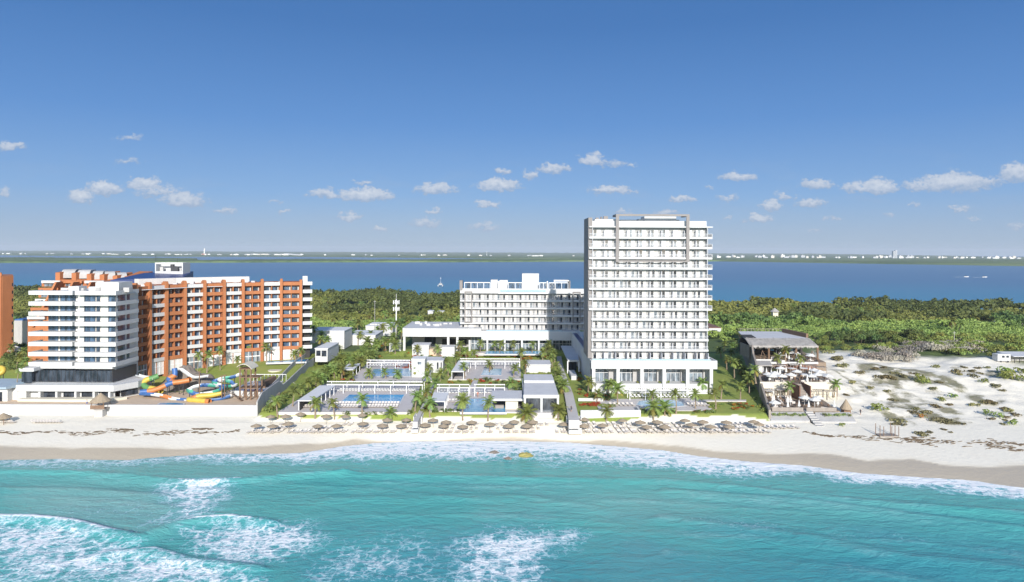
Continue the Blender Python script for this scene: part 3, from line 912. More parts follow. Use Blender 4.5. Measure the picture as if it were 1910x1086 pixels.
# roof
ZR = Z0 + 13 * FH
mb = MB(); mb.box(X0 - 1.1, X1 + 1.6, YF - 2.0, YB, ZR - .28, ZR + .1); mb.box(X0, X1, YF - .4, YF - .1, ZR + .101, ZR + 1.9); mb.box(X0, X0 + .3, YF - .098, YB, ZR + .101, ZR + 1.9); mb.box(X1 - .3, X1, YF - .098, YB, ZR + .101, ZR + 1.9)
mb.box(X0 + 1, X0 + 8.5, YF + 1, YF + 6, ZR + .101, ZR + 2.5); mb.box(X0 + 9.5, X0 + 14.6, YF + 1.2, YF + 6, ZR + .101, ZR + 2.35)
mb.build('roof', wr, tw)
mb = MB(); mb.box(43.2, 53.6, YF + 1, YF + 7, ZR + .101, ZR + 3.45); mb.box(53.7, 54.7, YF + 1.4, YF + 5, ZR + .101, ZR + 2.4); mb.box(41.2, 43.1, YF + 1.4, YF + 5, ZR + .101, ZR + 2.6)
mb.build('penthouse', wr, tw)
mb = MB(); mb.cyl((29.5, 226, ZR + 2.5), (29.5, 226, ZR + 3.4), .35); mb.box(30.2, 31.6, 225, 226.2, ZR + 2.5, ZR + 3.6); mb.box(27.6, 28.6, 225, 226.2, ZR + 2.5, ZR + 3.1)
mb.build('roof_plant', MATS['taupe'], tw)
mb = MB(); yf = YF - 2.35; zt = Z0 + 9.55 * FH
mb.box(33.4, 34.4, yf, yf + .4, zt, ZR + 4.0); mb.box(56.1, 57.1, yf, yf + .4, zt, ZR + 4.0); mb.box(34.402, 56.098, yf, yf + .4, ZR + 3.35, ZR + 4.0); mb.box(34.402, 56.098, yf, yf + .4, zt, zt + .5)
mb.box(33.4, 34.4, yf + .402, YF + 5, ZR + 3.35, ZR + 4.0); mb.box(56.1, 57.1, yf + .402, YF + 5, ZR + 3.35, ZR + 4.0)
mb.build('roof_frame', MATS['taupe'], tw)
# podium: fascia, columns, glazed ground floor, first-floor pool terrace
PX0, PX1, PY = 25.3, 65.3, 216.6
mb = MB(); mb.box(PX0, PX1, PY, PY + .5, 13.0, Z0 + .25); mb.box(PX0, PX1, PY + .502, YF + .5, Z0 - .6, Z0 - .05); mb.box(PX1 - .5, PX1, PY + .502, 240, 13.0, Z0 + .25); mb.box(X1 + .1, PX1 - .502, YF + .502, 240, Z0 - .6, Z0 - .05)
mb.build('podium_fascia', wr, tw)
mb = MB(); mb.box(PX0 + .4, X1 + .2, PY + .55, PY + 1.9, Z0 - .049, Z0 + .06)
mb.build('terrace_pool', MATS['pool_bright'], tw)
mb = MB(); mb.box(PX0 + .4, X1 + .2, PY + .51, PY + .54, Z0 - .04, Z0 + .7)
mb.build('terrace_railing', MATS['rail_blue'], tw)
spread('terrace_screen', tw, None, [(DIV_TERR, Matrix.Translation((X0 + (k + 1) * BAY, YF, Z0 - .04))) for k in range(NB)])
for k, u in enumerate((1107.5, 1153, 1197.5, 1239, 1283, 1327)):
    x = PD(u, 700, PY).x
    w = .52
    mb = MB(); mb.box(x - w, x + w, PY + .05, PY + 1.7, 5.2, 12.998); mb.build('column', wr, tw)
mb = MB(); mb.box(PX0 + 1.5, PX1 - 2.9, PY + .6, 231, 5.0, 8.2); mb.build('ground_terrace', MATS['white_slab'], tw)
mb = MB(); mb.box(26.6, 64.0, 221.6, 221.9, 8.21, 13.9, 0)
for k in range(26): mb.box(27 + k * 1.45, 27.09 + k * 1.45, 221.52, 221.598, 8.21, 13.9, 1)
mb.box(26.6, 64, 221.5, 221.519, 10.9, 11.05, 1)
mb.build('glazed_front', [MATS['glass_mid'], MATS['white_metal']], tw)
mb = MB()
for xx in (31.4, 39.2, 47.0, 54.7, 62.0): mb.box(xx, xx + 2.4, 220.6, 221.48, 8.21, 13.9)
mb.build('inner_wall', MATS['concrete'], tw)
mb = MB(); mb.box(X0 - .3, X0 - .0, 224, 292, 5, Z0 + .2, 0); mb.box(X0 + .3, X0 + 2.0, 236, 292, Z0 - .4, Z0 - .1, 1); mb.box(X0 + 2.0, PX1 - .51, 240.01, 298, 5, Z0 - .06, 0); mb.box(X0, X0 + 2, 233.7, 298, 5, Z0 - .41, 0); mb.box(X0 + 2.3, X0 + 2.5, 236, 292, Z0 - .05, Z0 + .3, 0)
mb.build('side_podium', [wr, MATS['blue_tile']], tw)
for k, u in enumerate((1127, 1186, 1231, 1245, 1275, 1318)):
    pass

# ---------------------------------------------------------------- white wing behind
wg = thing('hotel_wing', 'long white six-storey hotel wing half shaded by the tower', 'hotel', (5, 305, 6.8))
WX0, WX1, WF, WB = -22.8, 41.0, 303.4, 316.0
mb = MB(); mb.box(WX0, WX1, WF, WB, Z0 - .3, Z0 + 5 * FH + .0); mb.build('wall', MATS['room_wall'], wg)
places = []; wdivs = []; WBAY = 3.63
for fl in range(5):
    z = Z0 + fl * FH
    mb = MB(); mb.box(WX0 - .1, WX1, WF - 1.8, WF - .002, z - .3, z + .02); mb.box(WX0 - .1, WX1, WF - 1.83, WF - 1.7, z - .62, z - .301)
    sl_ = mb.build('balcony_slab', MATS['white_slab'], wg) if fl else wg
    mb = MB(); mb.box(WX0, WX1, WF - 1.75, WF - 1.72, z + .08, z + 1.0)
    mb.build('railing', MATS['rail'], sl_)
    for k in range(17): wdivs.append((DIV, Matrix.Translation((WX0 + k * WBAY, WF, z + .021))))
    for k in range(17): places.append((WIN_D[(0, 0, 1, 0, 2, 0, 0)[(k * 3 + fl * 5) % 7]], Matrix.Translation((WX0 + (k + .5) * WBAY, WF - .05, z + .05))))
spread('window', wg, None, places)
spread('divider', wg, None, wdivs)
ZW = Z0 + 5 * FH
mb = MB(); mb.box(WX0 - .1, WX1, WF - 1.9, WB, ZW - .3, ZW + .05); mb.box(WX0 - .1, WX1, WF - 1.9, WF - 1.6, ZW + .051, ZW + 1.9); mb.build('roof', wr, wg)
def wxp(u): return PD(u, 540, 301.5).x
for a, c_ in ((866.5, 881), (1068, 1083)):
    mb = MB(); xa, xb = wxp(a), wxp(c_); ya = WF - 2.3
    mb.box(xa, xa + .45, ya, ya + .35, Z0 + 3.3, ZW + .6); mb.box(xb - .45, xb, ya, ya + .35, Z0 + 3.3, ZW + .6); mb.box(xa + .452, xb - .452, ya, ya + .35, ZW + .15, ZW + .6); mb.box(xa + .452, xb - .452, ya, ya + .35, Z0 + 3.3, Z0 + 3.75)
    mb.build('facade_frame', MATS['taupe'], wg)
# roof terrace
mb = MB(); mb.box(wxp(915), wxp(928), WF + 1, WF + 6, ZW + .06, ZW + 5.6); mb.box(wxp(931), wxp(947), WF + 2.5, WF + 6.5, ZW + .06, ZW + 5.4)
mb.build('roof_room', wr, wg)
mb = MB(); mb.box(wxp(974), wxp(1006), WF + 3, WF + 9, ZW + .06, ZW + 8.4); mb.build('lift_tower', wr, wg)
mb = MB(); mb.box(WX0 - .3, WX0 + 1.0, WF - 2.0, WF + 2, ZW + 1.0, ZW + 5.4); mb.box(wxp(1062), wxp(1064), WF - 1.5, WB, ZW + .06, ZW + 5.4)
mb.build('roof_fin', MATS['taupe'], wg)
mb = MB(); xa, xb = wxp(929), wxp(1022); ya = WF - 2.2
mb.box(xa, xa + .5, ya, ya + .4, ZW + .2, ZW + 5.2); mb.box(xb - .5, xb, ya, ya + .4, ZW + .2, ZW + 5.2); mb.box(xa, xb, ya + .002, ya + .398, ZW - .3, ZW + .198)
for a, c_ in ((866, 914), (948, 974), (1006, 1022), (1024, 1060)):
    n = max(2, int((c_ - a) / 10))
    for k in range(n + 1):
        x = wxp(a + (c_ - a) * k / n); mb.box(x - .1, x + .1, WF - .5, WF - .3, ZW + 1.2, ZW + 4.3)
    mb.box(wxp(a), wxp(c_), WF - .5, WF - .3, ZW + 4.301, ZW + 4.6); mb.box(wxp(a), wxp(c_), WF - .5, WF - .3, ZW + 1.15, ZW + 1.35)
mb.build('terrace_frame', MATS['white_metal'], wg)
for a, c_ in ((867, 913), (948, 974), (1006, 1022), (1024, 1060)):
    mb = MB(); mb.box(wxp(a), wxp(c_), WF - .42, WF - .38, ZW + 1.36, ZW + 4.3); mb.build('terrace_glass', MATS['glass_blue'], wg)
mb = MB(); mb.box(wxp(933), wxp(1018), WF - 2.28, WF - 2.21, ZW + .3, ZW + 1.5); mb.build('roof_pool', MATS['rail_blue'], wg)
xa, xb = wxp(1034), wxp(1062)
mb = MB(); mb.box(xa, xb, WF + 1, WF + 1.3, ZW + 5.0, ZW + 5.5); mb.box(xa, xa + .4, WF + 1.0, WF + 1.3, ZW + .06, ZW + 4.99); mb.box(xa, xb, WF + 5, WF + 5.3, ZW + 5.0, ZW + 5.5); mb.box(xa, xa + .4, WF + 1.31, WF + 4.99, ZW + 5.05, ZW + 5.45)
mb.build('roof_pergola', MATS['white_metal'], wg)
# podium and lobby pavilion
LX0, LX1 = -47.4, -13.2
mb = MB(); mb.box(LX1 + .02, 30, 297, 298, 11.5, Z0 + .05); mb.box(LX1 + .02, 30, 298.002, WF, Z0 - .6, Z0 - .02); mb.build('podium_fascia', wr, wg)
mb = MB(); mb.box(-11, 22, 297.05, 297.1, Z0 + .06, Z0 + .55); mb.build('terrace_railing', MATS['rail_blue'], wg)
mb = MB(); mb.box(-18, 30, 302, 302.3, 6.5, 12.8, 0)
for k in range(32): mb.box(-18 + k * 1.5, -17.9 + k * 1.5, 301.9, 301.998, 6.5, 12.8, 1)
mb.box(-18, 30, 301.86, 301.899, 9.4, 9.55, 1)
mb.build('glazed_front', [MATS['glass_mid'], MATS['white_metal']], wg)
for u in (876, 909, 941.5, 973.5, 1005, 1030):
    x = PD(u, 640, 297.5).x; mb = MB(); mb.box(x - .4, x + .4, 297.1, 297.9, 6.5, 11.498); mb.build('column', wr, wg)
mb = MB(); mb.box(LX0, LX1, 296.6, 325, 13.0, 16.6); mb.box(LX0, LX0 + .5, 296.6, 325, 16.601, 16.75); mb.build('pavilion_roof', wr, wg)
for u in (754, 836, 853):
    x = PD(u, 640, 297).x; mb = MB(); mb.box(x - .5, x + .5, 297, 298, 6.2, 12.998); mb.build('column', wr, wg)
mb = MB(); mb.box(LX0 + 2.5, LX1, 309, 309.4, 6.3, 13.0, 0); mb.box(LX0 + 8, LX0 + 13, 308.8, 308.99, 7, 12.5, 1); mb.box(LX0 + 16, LX0 + 27, 308.7, 308.99, 7.5, 10.5, 2)
mb.build('pavilion_interior', [MATS['concrete'], MATS['glass_dark'], MATS['interior']], wg)
def wbx(a, c_, y0, y1, z0, z1, name, mat):
    mb = MB(); mb.box(PD(a, 600, y0).x, PD(c_, 600, y0).x, y0, y1, z0, z1); return mb.build(name, mat, wg)
wbx(769, 800, 288.5, 296, 5.0, 10.2, 'terrace_block', wr)
wbx(822, 848, 289, 296, 5.0, 9.6, 'terrace_block', wr)
wbx(801, 821, 290, 296, 5.0, 8.4, 'terrace_stair', MATS['terracotta'])
wbx(768.5, 801, 288.3, 296.1, 10.21, 10.6, 'terrace_coping', MATS['grey_side'])

# ---------------------------------------------------------------- orange and white hotel
oh = thing('curved_hotel', 'curved nine-storey hotel with alternate orange and white balcony bays and a white front block', 'hotel', (-105, 238, 8))
OFH = 3.04
ARC = [(-121.2, 219.6), (-120.2, 226.2), (-117.9, 232.6), (-114.3, 238.4), (-109.6, 243.3), (-104.6, 248.0), (-99.4, 252.3), (-93.6, 255.8), (-87.4, 258.8), (-80.6, 260.8)]
ZB = 12.9                     # floor of the lowest balcony row
def bay_window(w):
    mb = MB()
    mb.box(0, w, -.05, .05, 0, 2.25, 0)
    mb.box(0, .08, -.09, -.051, 0, 2.25, 1); mb.box(w - .08, w, -.09, -.051, 0, 2.25, 1); mb.box(w * .5 - .04, w * .5 + .04, -.09, -.051, 0, 2.25, 1)
    mb.box(w * .80, w * .95, -.075, -.0505, .05, 2.2, 2)
    return mesh_of(mb, 'window', [MATS['glass_blue'], MATS['dark_metal'], MATS['curtain']])
places = []; rest = []
core = [(a[0], a[1]) for a in ARC]
for i in range(9):
    a, c_ = Vector((*ARC[i], 0)), Vector((*ARC[i + 1], 0))
    ln = (c_ - a).length
    ang = math.atan2(c_.y - a.y, c_.x - a.x)
    X = Matrix.Translation(a) @ Matrix.Rotation(ang, 4, 'Z')
    is_white = i % 2 == 1
    mat_p = MATS['white_render' if is_white else 'orange']
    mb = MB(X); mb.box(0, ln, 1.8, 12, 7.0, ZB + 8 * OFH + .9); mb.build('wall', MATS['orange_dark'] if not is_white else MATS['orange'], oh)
    bw = bay_window((ln - 1.3) / 2 - .18)
    for fl in range(8):
        z = ZB + fl * OFH
        mb = MB(X); mb.box(.5, ln - .5, .15, 1.798, z - .28, z + .0); mb.box(.5, ln - .5, .0, .148, z - .28, z + .95)
        o = mb.build('balcony', mat_p, oh)
        for k in range(2):
            places.append((fl, bw, X @ Matrix.Translation((.62 + k * (ln - 1.0) / 2, 1.72, z + .02))))
    zt = ZB + 8 * OFH
    mb = MB(X); mb.box(.5, ln - .5, .0, .3, zt - .28, zt + 1.0); mb.box(.5, ln - .5, .302, 1.798, zt - .28, zt); mb.build('parapet', mat_p, oh)
    mb = MB(X)
    mb.box(ln / 2 - .14, ln / 2 + .14, .3, 1.79, 8, zt - .3)
    mb.build('party_wall', MATS['orange'], oh)
    mb = MB(X); mb.box(-.5, .5, -.75, 1.795, 6.5, zt + 1.9); mb.box(-.42, .42, -.6, 1.2, zt + 1.9, zt + 2.3)
    mb.build('pillar', MATS['orange'], oh)
    # tall ground floor
    mb = MB(X); mb.box(.6, ln - .6, .4, .6, 8.0, ZB - .3, 0)
    for k in range(5): mb.box(.6 + (ln - 1.2) * k / 4 - .06, .6 + (ln - 1.2) * k / 4 + .06, .3, .399, 8.0, ZB - .3, 1)
    mb.box(.6, ln - .6, .32, .398, 10.6, 10.9, 1)
    mb.build('ground_glazing', [MATS['curtain_pale'] if i % 3 else MATS['glass_mid'], MATS['white_metal']], oh)
X = Matrix.Translation((*ARC[9], 0)) @ Matrix.Rotation(math.atan2(2.0, 6.8), 4, 'Z')
mb = MB(X); mb.box(-.5, .5, -.75, 1.79, 6.5, ZB + 8 * OFH + 1.9); mb.build('pillar', MATS['orange'], oh)
zt = ZB + 8 * OFH
mb = MB(X); mb.box(.6, 3.2, 3.2, 12, 8, zt); mb.box(.6, 2.4, .5, 4, zt + .01, zt + 3.2); mb.build('end_block', wr, oh)
for fl in range(9):
    z = ZB + fl * OFH
    mb = MB(X); mb.box(.52, 4.0, .6, 3.198, z - .28, z - .0); mb.box(.52, 4.0, .45, .598, z - .28, z + 1.05); mb.box(4.001, 4.15, .45, 3.9, z - .28, z + 1.05)
    mb.build('end_balcony', wr, oh)
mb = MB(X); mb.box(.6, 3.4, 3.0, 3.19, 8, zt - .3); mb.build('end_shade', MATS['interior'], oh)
places.sort(key=lambda t: t[0])
# roof deck, white upstand, blue tiled roof, penthouse
mb = MB(); mb.prism([(-121, 222), (-116, 232.5), (-113, 239.2), (-103.5, 249.2), (-93, 257), (-80, 262.2), (-83.5, 273), (-99, 267), (-112, 258), (-122, 247), (-131, 226)], zt - .2, zt + .0)
mb.build('roof_deck', MATS['roof_grey'], oh)
mb = MB(); mb.prism([(-129, 236), (-121.5, 247), (-109, 257.8), (-101.0, 262.5), (-102.5, 265.3), (-110.5, 260.8), (-123.3, 249), (-131.3, 237.4)], zt + .01, zt + 2.9)
mb.build('roof_upstand', MATS['white_old'], oh)
mb = MB(); mb.prism([(-143, 243), (-128, 247.5), (-123.5, 257), (-127, 272), (-141, 262)], zt + .5, [zt + 2.2, zt + 2.7, zt + 3.0, zt + 4.6, zt + 4.2])
mb.build('blue_roof', MATS['blue_tile'], oh)
pa = PD(289, 517, 262); pb = PD(341, 517, 262)
mb = MB(); mb.box(pa.x, pb.x, 262, 268, zt + 1.5, zt + 4.8); mb.box(pa.x, pb.x, 266, 268, zt + 4.801, zt + 8.2); mb.box(pa.x, pa.x + .4, 262, 265.99, zt + 4.801, zt + 8.2); mb.box(pb.x - .4, pb.x, 262, 265.99, zt + 4.801, zt + 8.2); mb.box(pa.x + .41, pb.x - .41, 262, 262.3, zt + 7.6, zt + 8.2)
mb.box(pa.x + 5.5, pa.x + 8.3, 263, 264, zt + 4.801, zt + 6.6, 1); mb.cyl((pa.x + 6, 263.5, zt + 6.6), (pa.x + 6, 263.5, zt + 7.5), .8, m=1); mb.box(pa.x + 1.2, pa.x + 2.4, 263.4, 264.2, zt + 4.801, zt + 6.5, 2); mb.box(pa.x + 9.0, pb.x - 1, 263, 264, zt + 4.801, zt + 5.9, 2)
mb.cyl((pa.x + .2, 262.2, zt + 8.2), (pa.x + .2, 262.2, zt + 11.0), .07, m=1, n=6); mb.cyl((pb.x - 2.2, 262.2, zt + 8.2), (pb.x - 2.2, 262.2, zt + 9.8), .05, m=1, n=6)
mb.build('penthouse', [wr, MATS['dark_metal'], MATS['concrete']], oh)
# white front block
BX0, BXm0, BXm1, BX1 = -145.2, -131.6, -131.0, -118.7
mb = MB(); mb.box(-130.9, -119.9, 206.6, 219, 8, zt + .0); mb.box(-141.4, -130.902, 208.2, 226, 8, zt + .2); mb.build('block_wall', MATS['white_old'], oh)
for fl in range(8):
    z = 16.2 + fl * OFH - .9
    if fl == 7: z += .2
    mb = MB(); mb.box(BX0, -132.0, 205.0, 207.4, z - .2, z + 1.0); mb.box(BX0, BX0 + .3, 207.41, 211, z - .2, z + 1.0)
    mb.build('front_balcony', wr, oh)
    mb = MB(); mb.box(-131.0, BX1, 204.6, 206.598, z - .2, z + 1.0); mb.box(BX1 - .3, BX1, 206.6, 217.2, z - .2, z + 1.0); mb.box(-119.89, BX1 - .302, 206.6, 217.2, z - .2, z)
    mb.build('front_balcony', wr, oh)
    if fl < 7:
        def bwin(xa, xb, zz, yy=206.5):
            mb = MB(); mb.box(xa, xb, yy - .04, yy + .05, 0, 1.75, 0)
            n = max(2, int((xb - xa) / 1.3))
            for q_ in range(n + 1): mb.box(xa + (xb - xa) * q_ / n - .05, xa + (xb - xa) * q_ / n + .05, yy - .08, yy - .041, 0, 1.75, 1)
            return mesh_of(mb, 'window', [MATS['glass_blue'], MATS['dark_metal']]), Matrix.Translation((0, 0, zz))
        zz = z + 1.02
        for xa, xb, yy in ((-141.2, -138.3, 208.1), (-137.6, -133.0, 208.1), (-129.3, -126.0, 206.5), (-125.6, -124.6, 206.5), (-122.0, -119.95, 206.5)):
            me, mt = bwin(xa, xb, zz, yy); rest.append((me, mt))
        mb = MB(); mb.box(-.05, .05, 207.5, 211.5, 0, 1.75); mb.box(-.05, .05, 212.6, 214, 0, 1.75); rest.append((mesh_of(mb, 'window', [MATS['glass_blue']]), Matrix.Translation((-119.86, 0, zz))))
spread('window', oh, None, rest + [(a, c_) for _, a, c_ in places])
mb = MB(); mb.box(-127.2, -117.9 - 2.2, 208.5, 216, zt + .01, zt + 3.0); mb.box(-129.6, -127.21, 209, 215, zt + .01, zt + 1.6); mb.box(-135.8, -132.6, 209, 213, zt + .21, zt + 1.7); mb.build('roof_room', MATS['white_old'], oh)
mb = MB(); mb.box(-127.0, -125.6, 208.0, 208.49, zt + .3, zt + 1.5); mb.box(-119, -117.2, 209, 211, zt + .01, zt + 1.4); mb.cyl((-130.5, 207.6, zt + .3), (-130.5, 207.6, zt + 1.3), .5)
mb.build('roof_plant', MATS['concrete'], oh)
# lower storeys of the front block: soffit, dark glass band, promenade deck, ground floor
mb = MB(); mb.prism([(-143, 205.2), (-131, 205.2), (-131, 205), (-119.9, 205), (-119.0, 217), (-143, 217)], 14.4, 15.2); mb.build('soffit', wr, oh)
mb = MB(); mb.box(-146, -141.6, 202.2, 210, 14.0, 15.0); mb.build('corner_roof', wr, oh)
mb = MB(); mb.box(-145.6, -142.6, 202.8, 209, 10.6, 13.98); mb.box(-142.59, -130.4, 204.4, 209, 10.6, 14.0); mb.box(-130.38, -119.4, 203.8, 209, 10.6, 14.0); mb.build('glass_band', MATS['glass_dark'], oh)
mb = MB()
for k in range(10): mb.box(-142.4 + k * 1.25, -142.32 + k * 1.25, 204.3, 204.39, 10.6, 13.98)
for k in range(9): mb.box(-130.2 + k * 1.3, -130.12 + k * 1.3, 203.7, 203.79, 10.6, 13.98)
mb.box(-119.38, -119.2, 203.8, 217, 10.6, 14.0)
mb.build('mullion', MATS['dark_metal'], oh)
mb = MB(); mb.prism([(-145.8, 200.6), (-117.0, 200.6), (-113.2, 207), (-113.2, 216), (-145.8, 216)], 8.5, 10.3); mb.box(-145.8, -145.3, 200.8, 216, 5.7, 8.49); mb.build('promenade_deck', wr, oh)
mb = MB(); mb.prism([(-141, 200.65), (-117.1, 200.65), (-113.3, 207.05), (-113.36, 207.1), (-117.15, 200.72), (-141, 200.72)], 10.31, 11.3); mb.build('deck_railing', MATS['rail'], oh)
mb = MB(); mb.box(-144, -118, 203, 203.4, 5.7, 8.49, 0)
for a, c_ in ((-139.0, -134.6), (-133.2, -129.2), (-127.8, -123.8), (-122.6, -119.6)): mb.box(a, c_, 202.9, 202.99, 6.0, 8.3, 1)
for a in (-139.2, -134.2, -128.6, -123.2, -118.6): mb.box(a - .3, a + .3, 201.2, 202.89, 5.7, 8.49, 0)
mb.prism([(-117, 204), (-114, 209), (-114, 216), (-117.2, 216)], 5.7, 8.49, 0); mb.prism([(-116.6, 203.8), (-114.0, 208.1), (-114.1, 208.3), (-116.7, 204)], 6.4, 8.0, 1)
mb.build('ground_floor', [wr, MATS['glass_dark']], oh)
mb = MB(); mb.prism([(-144, 198.9), (-128, 198.4), (-117, 198.9), (-114, 202.4), (-117, 202.6), (-144, 201.1)], 5.6, 6.6); mb.build('planter_wall', MATS['cream'], oh)

# ---------------------------------------------------------------- stepped orange building behind
sb = thing('stepped_building', 'stepped orange building with sloping buttresses and grey barrel roofs behind the white block', 'hotel', (-160, 262, 8))
def sx_(u, d): return PD(u, 500, d).x
tiers = [(52, 200, 26.0, 250), (58, 215, 29.0, 253), (66, 240, 32.0, 256), (72, 240, 36.0, 259), (78, 235, 38.6, 262)]
for i, (ua, ub, z, d) in enumerate(tiers):
    mb = MB(); mb.box(sx_(ua, d), sx_(ub, d), d, d + 16, 8 if i == 0 else tiers[i - 1][2] + .01, z - .9 if i < 4 else z - .5); mb.build('tier', MATS['orange'], sb)
    for k, (p0, p1) in enumerate(((0.02, .24), (.27, .5), (.53, .76))):
        xa, xb = sx_(ua + (ub - ua) * p0, d), sx_(ua + (ub - ua) * p1, d)
        mb = MB(); mb.box(xa, xb, d - 1.2, d - .9, z - 1.2, z - .2); mb.box(xa, xb, d - .898, d - .01, z - 1.2, z - 1.0)
        mb.build('balcony', MATS['white_render'] if (k + i) % 2 == 0 else MATS['orange'], sb)
        if i:
            mb = MB(); mb.box(xa + .4, xb - .4, d - .06, d - .005, tiers[i - 1][2] + .1, z - 1.4); mb.build('window', MATS['glass_mid'], sb)
for k, u in enumerate((80, 112, 146, 178)):
    xa = sx_(u, 252)
    mb = MB(); mb.add([(xa - 2.2, 249, 22), (xa - 1.3, 249, 22), (xa - 2.2, 266, 22), (xa - 1.3, 266, 22), (xa + 1.0, 257, 38.0), (xa + 1.8, 257, 38.0), (xa + 1.0, 266, 38.0), (xa + 1.8, 266, 38.0)], [(0, 1, 5, 4), (1, 3, 7, 5), (3, 2, 6, 7), (2, 0, 4, 6), (4, 5, 7, 6)])
    mb.build('buttress', MATS['orange'], sb)
ru = [112, 142, 170, 194, 218, 240]
rv = [507, 508, 510, 511, 513, 514]
rd = [270, 271, 272, 273, 275, 277]
for i in range(5):
    a, c_ = PD(ru[i] + 2, rv[i], rd[i]), PD(ru[i + 1] - 3, rv[i + 1], rd[i + 1])
    ang = math.atan2(c_.y - a.y, c_.x - a.x); ln = (Vector(c_) - Vector(a)).length
    X = Matrix.Translation((a.x, a.y, a.z - 1.3)) @ Matrix.Rotation(ang, 4, 'Z')
    mb = MB(X); n = 7; R_ = 2.1
    prof = [(0, -1.2)] + [(2.6 - 2.6 * math.cos(math.pi / 2 * j / n), 2.2 * math.sin(math.pi / 2 * j / n)) for j in range(n + 1)] + [(7, 2.2), (7, -1.2)]
    m_ = len(prof)
    mb.add([(0, y, z) for y, z in prof] + [(ln, y, z) for y, z in prof], [tuple(range(m_ - 1, -1, -1)), tuple(range(m_, 2 * m_))] + [(j, j + 1, m_ + j + 1, m_ + j) for j in range(m_ - 1)])
    mb.build('barrel_roof', MATS['concrete'], sb)
for i in range(6):
    a = PD(ru[i], rv[i], rd[i])
    mb = MB(); mb.prism([(a.x - .9, a.y - 1.4), (a.x + .9, a.y - 1.4), (a.x + 2.2, a.y + 7.5), (a.x + .6, a.y + 7.5)], a.z - 9, [a.z - .3, a.z - .3, a.z + .9, a.z + .9]); mb.build('roof_fin', MATS['orange'], sb)
a, c_ = PD(240, 514, 277), PD(266, 513, 282)
mb = MB(); mb.prism([(a.x, a.y), (c_.x, c_.y), (c_.x, c_.y + 8), (a.x, a.y + 8)], 30, [a.z, c_.z + .4, c_.z + 1.2, a.z + 1.5]); mb.build('tier', MATS['orange'], sb)
mb = MB(); mb.prism([(sx_(110, 268), 268), (sx_(240, 276), 276), (sx_(240, 276), 287), (sx_(110, 268), 283)], 20, 38.4); mb.build('tier', MATS['orange'], sb)

# ---------------------------------------------------------------- orange slab tower at the left edge
st_ = thing('orange_tower', 'plain orange tower block cut by the left edge of the photo', 'apartment block', (-205, 268, 7))
xa, xb, xc = PD(-70, 560, 262).x, PD(4, 560, 262).x, PD(25, 560, 266).x
mb = MB(); mb.prism([(xa, 262), (xb, 262), (xc, 266), (PD(23, 560, 284).x, 284), (xa, 284)], 5, 50 - (515 - 466) * 262 / FPX); mb.build('wall', MATS['orange'], st_)
mb = MB(); mb.box(xb - .9, xb - .2, 261.6, 261.99, 5, 41.4); mb.box(xa, xb, 261.7, 262.0, 40.0, 41.0); mb.build('pilaster', MATS['orange'], st_)
for fl in range(10):
    mb = MB(); mb.box(xb - 3.2, xb - 2.0, 261.9, 261.995, 9 + fl * 3.0, 10.6 + fl * 3.0); mb.build('window', MATS['glass_dark'], st_)
    t0, t1 = .86, .97
    p0 = Vector((xb + (xc - xb) * t0, 262 + 4 * t0)); p1 = Vector((xb + (xc - xb) * t1, 262 + 4 * t1))
    mb = MB(); nx, ny = .05, -.05
    mb.prism([(p0.x + .02, p0.y - .06), (p1.x + .02, p1.y - .06), (p1.x, p1.y + .05), (p0.x, p0.y + .05)], 9 + fl * 3.0, 10.2 + fl * 3.0); mb.build('window', MATS['glass_dark'], st_)

# plant on the flat roofs
random.seed(12)
def roof_units(par, x0, x1, y0, y1, z, n, mat='concrete'):
    for k in range(n):
        x, y = random.uniform(x0, x1), random.uniform(y0, y1); a, c_, h = random.uniform(.5, 1.2), random.uniform(.5, 1.0), random.uniform(.5, 1.2)
        mb = MB(); mb.box(x - a, x + a, y - c_, y + c_, z, z + h); mb.cyl((x, y, z + h), (x, y, z + h + .12), min(a, c_) * .7, n=8)
        mb.build('roof_unit', MATS[mat], par)
roof_units(wg, LX0 + 3, LX1 - 2, 301, 322, 16.602, 12, 'grey_side')
roof_units(wg, -20, 30, 307, 314, ZW + .06, 8, 'grey_side')
for k in range(9):
    a, c_ = ARC[k], ARC[k + 1]
    for q_ in range(2):
        f = random.uniform(.15, .85); x = a[0] + (c_[0] - a[0]) * f - random.uniform(1.5, 5); y = a[1] + (c_[1] - a[1]) * f + random.uniform(3.0, 5.5)
        mb = MB(); h = random.uniform(.6, 1.7); mb.box(x - .7, x + .7, y - .5, y + .5, zt + .01, zt + h); mb.build('roof_unit', MATS[random.choice(['concrete', 'white_old', 'grey_side'])], oh)
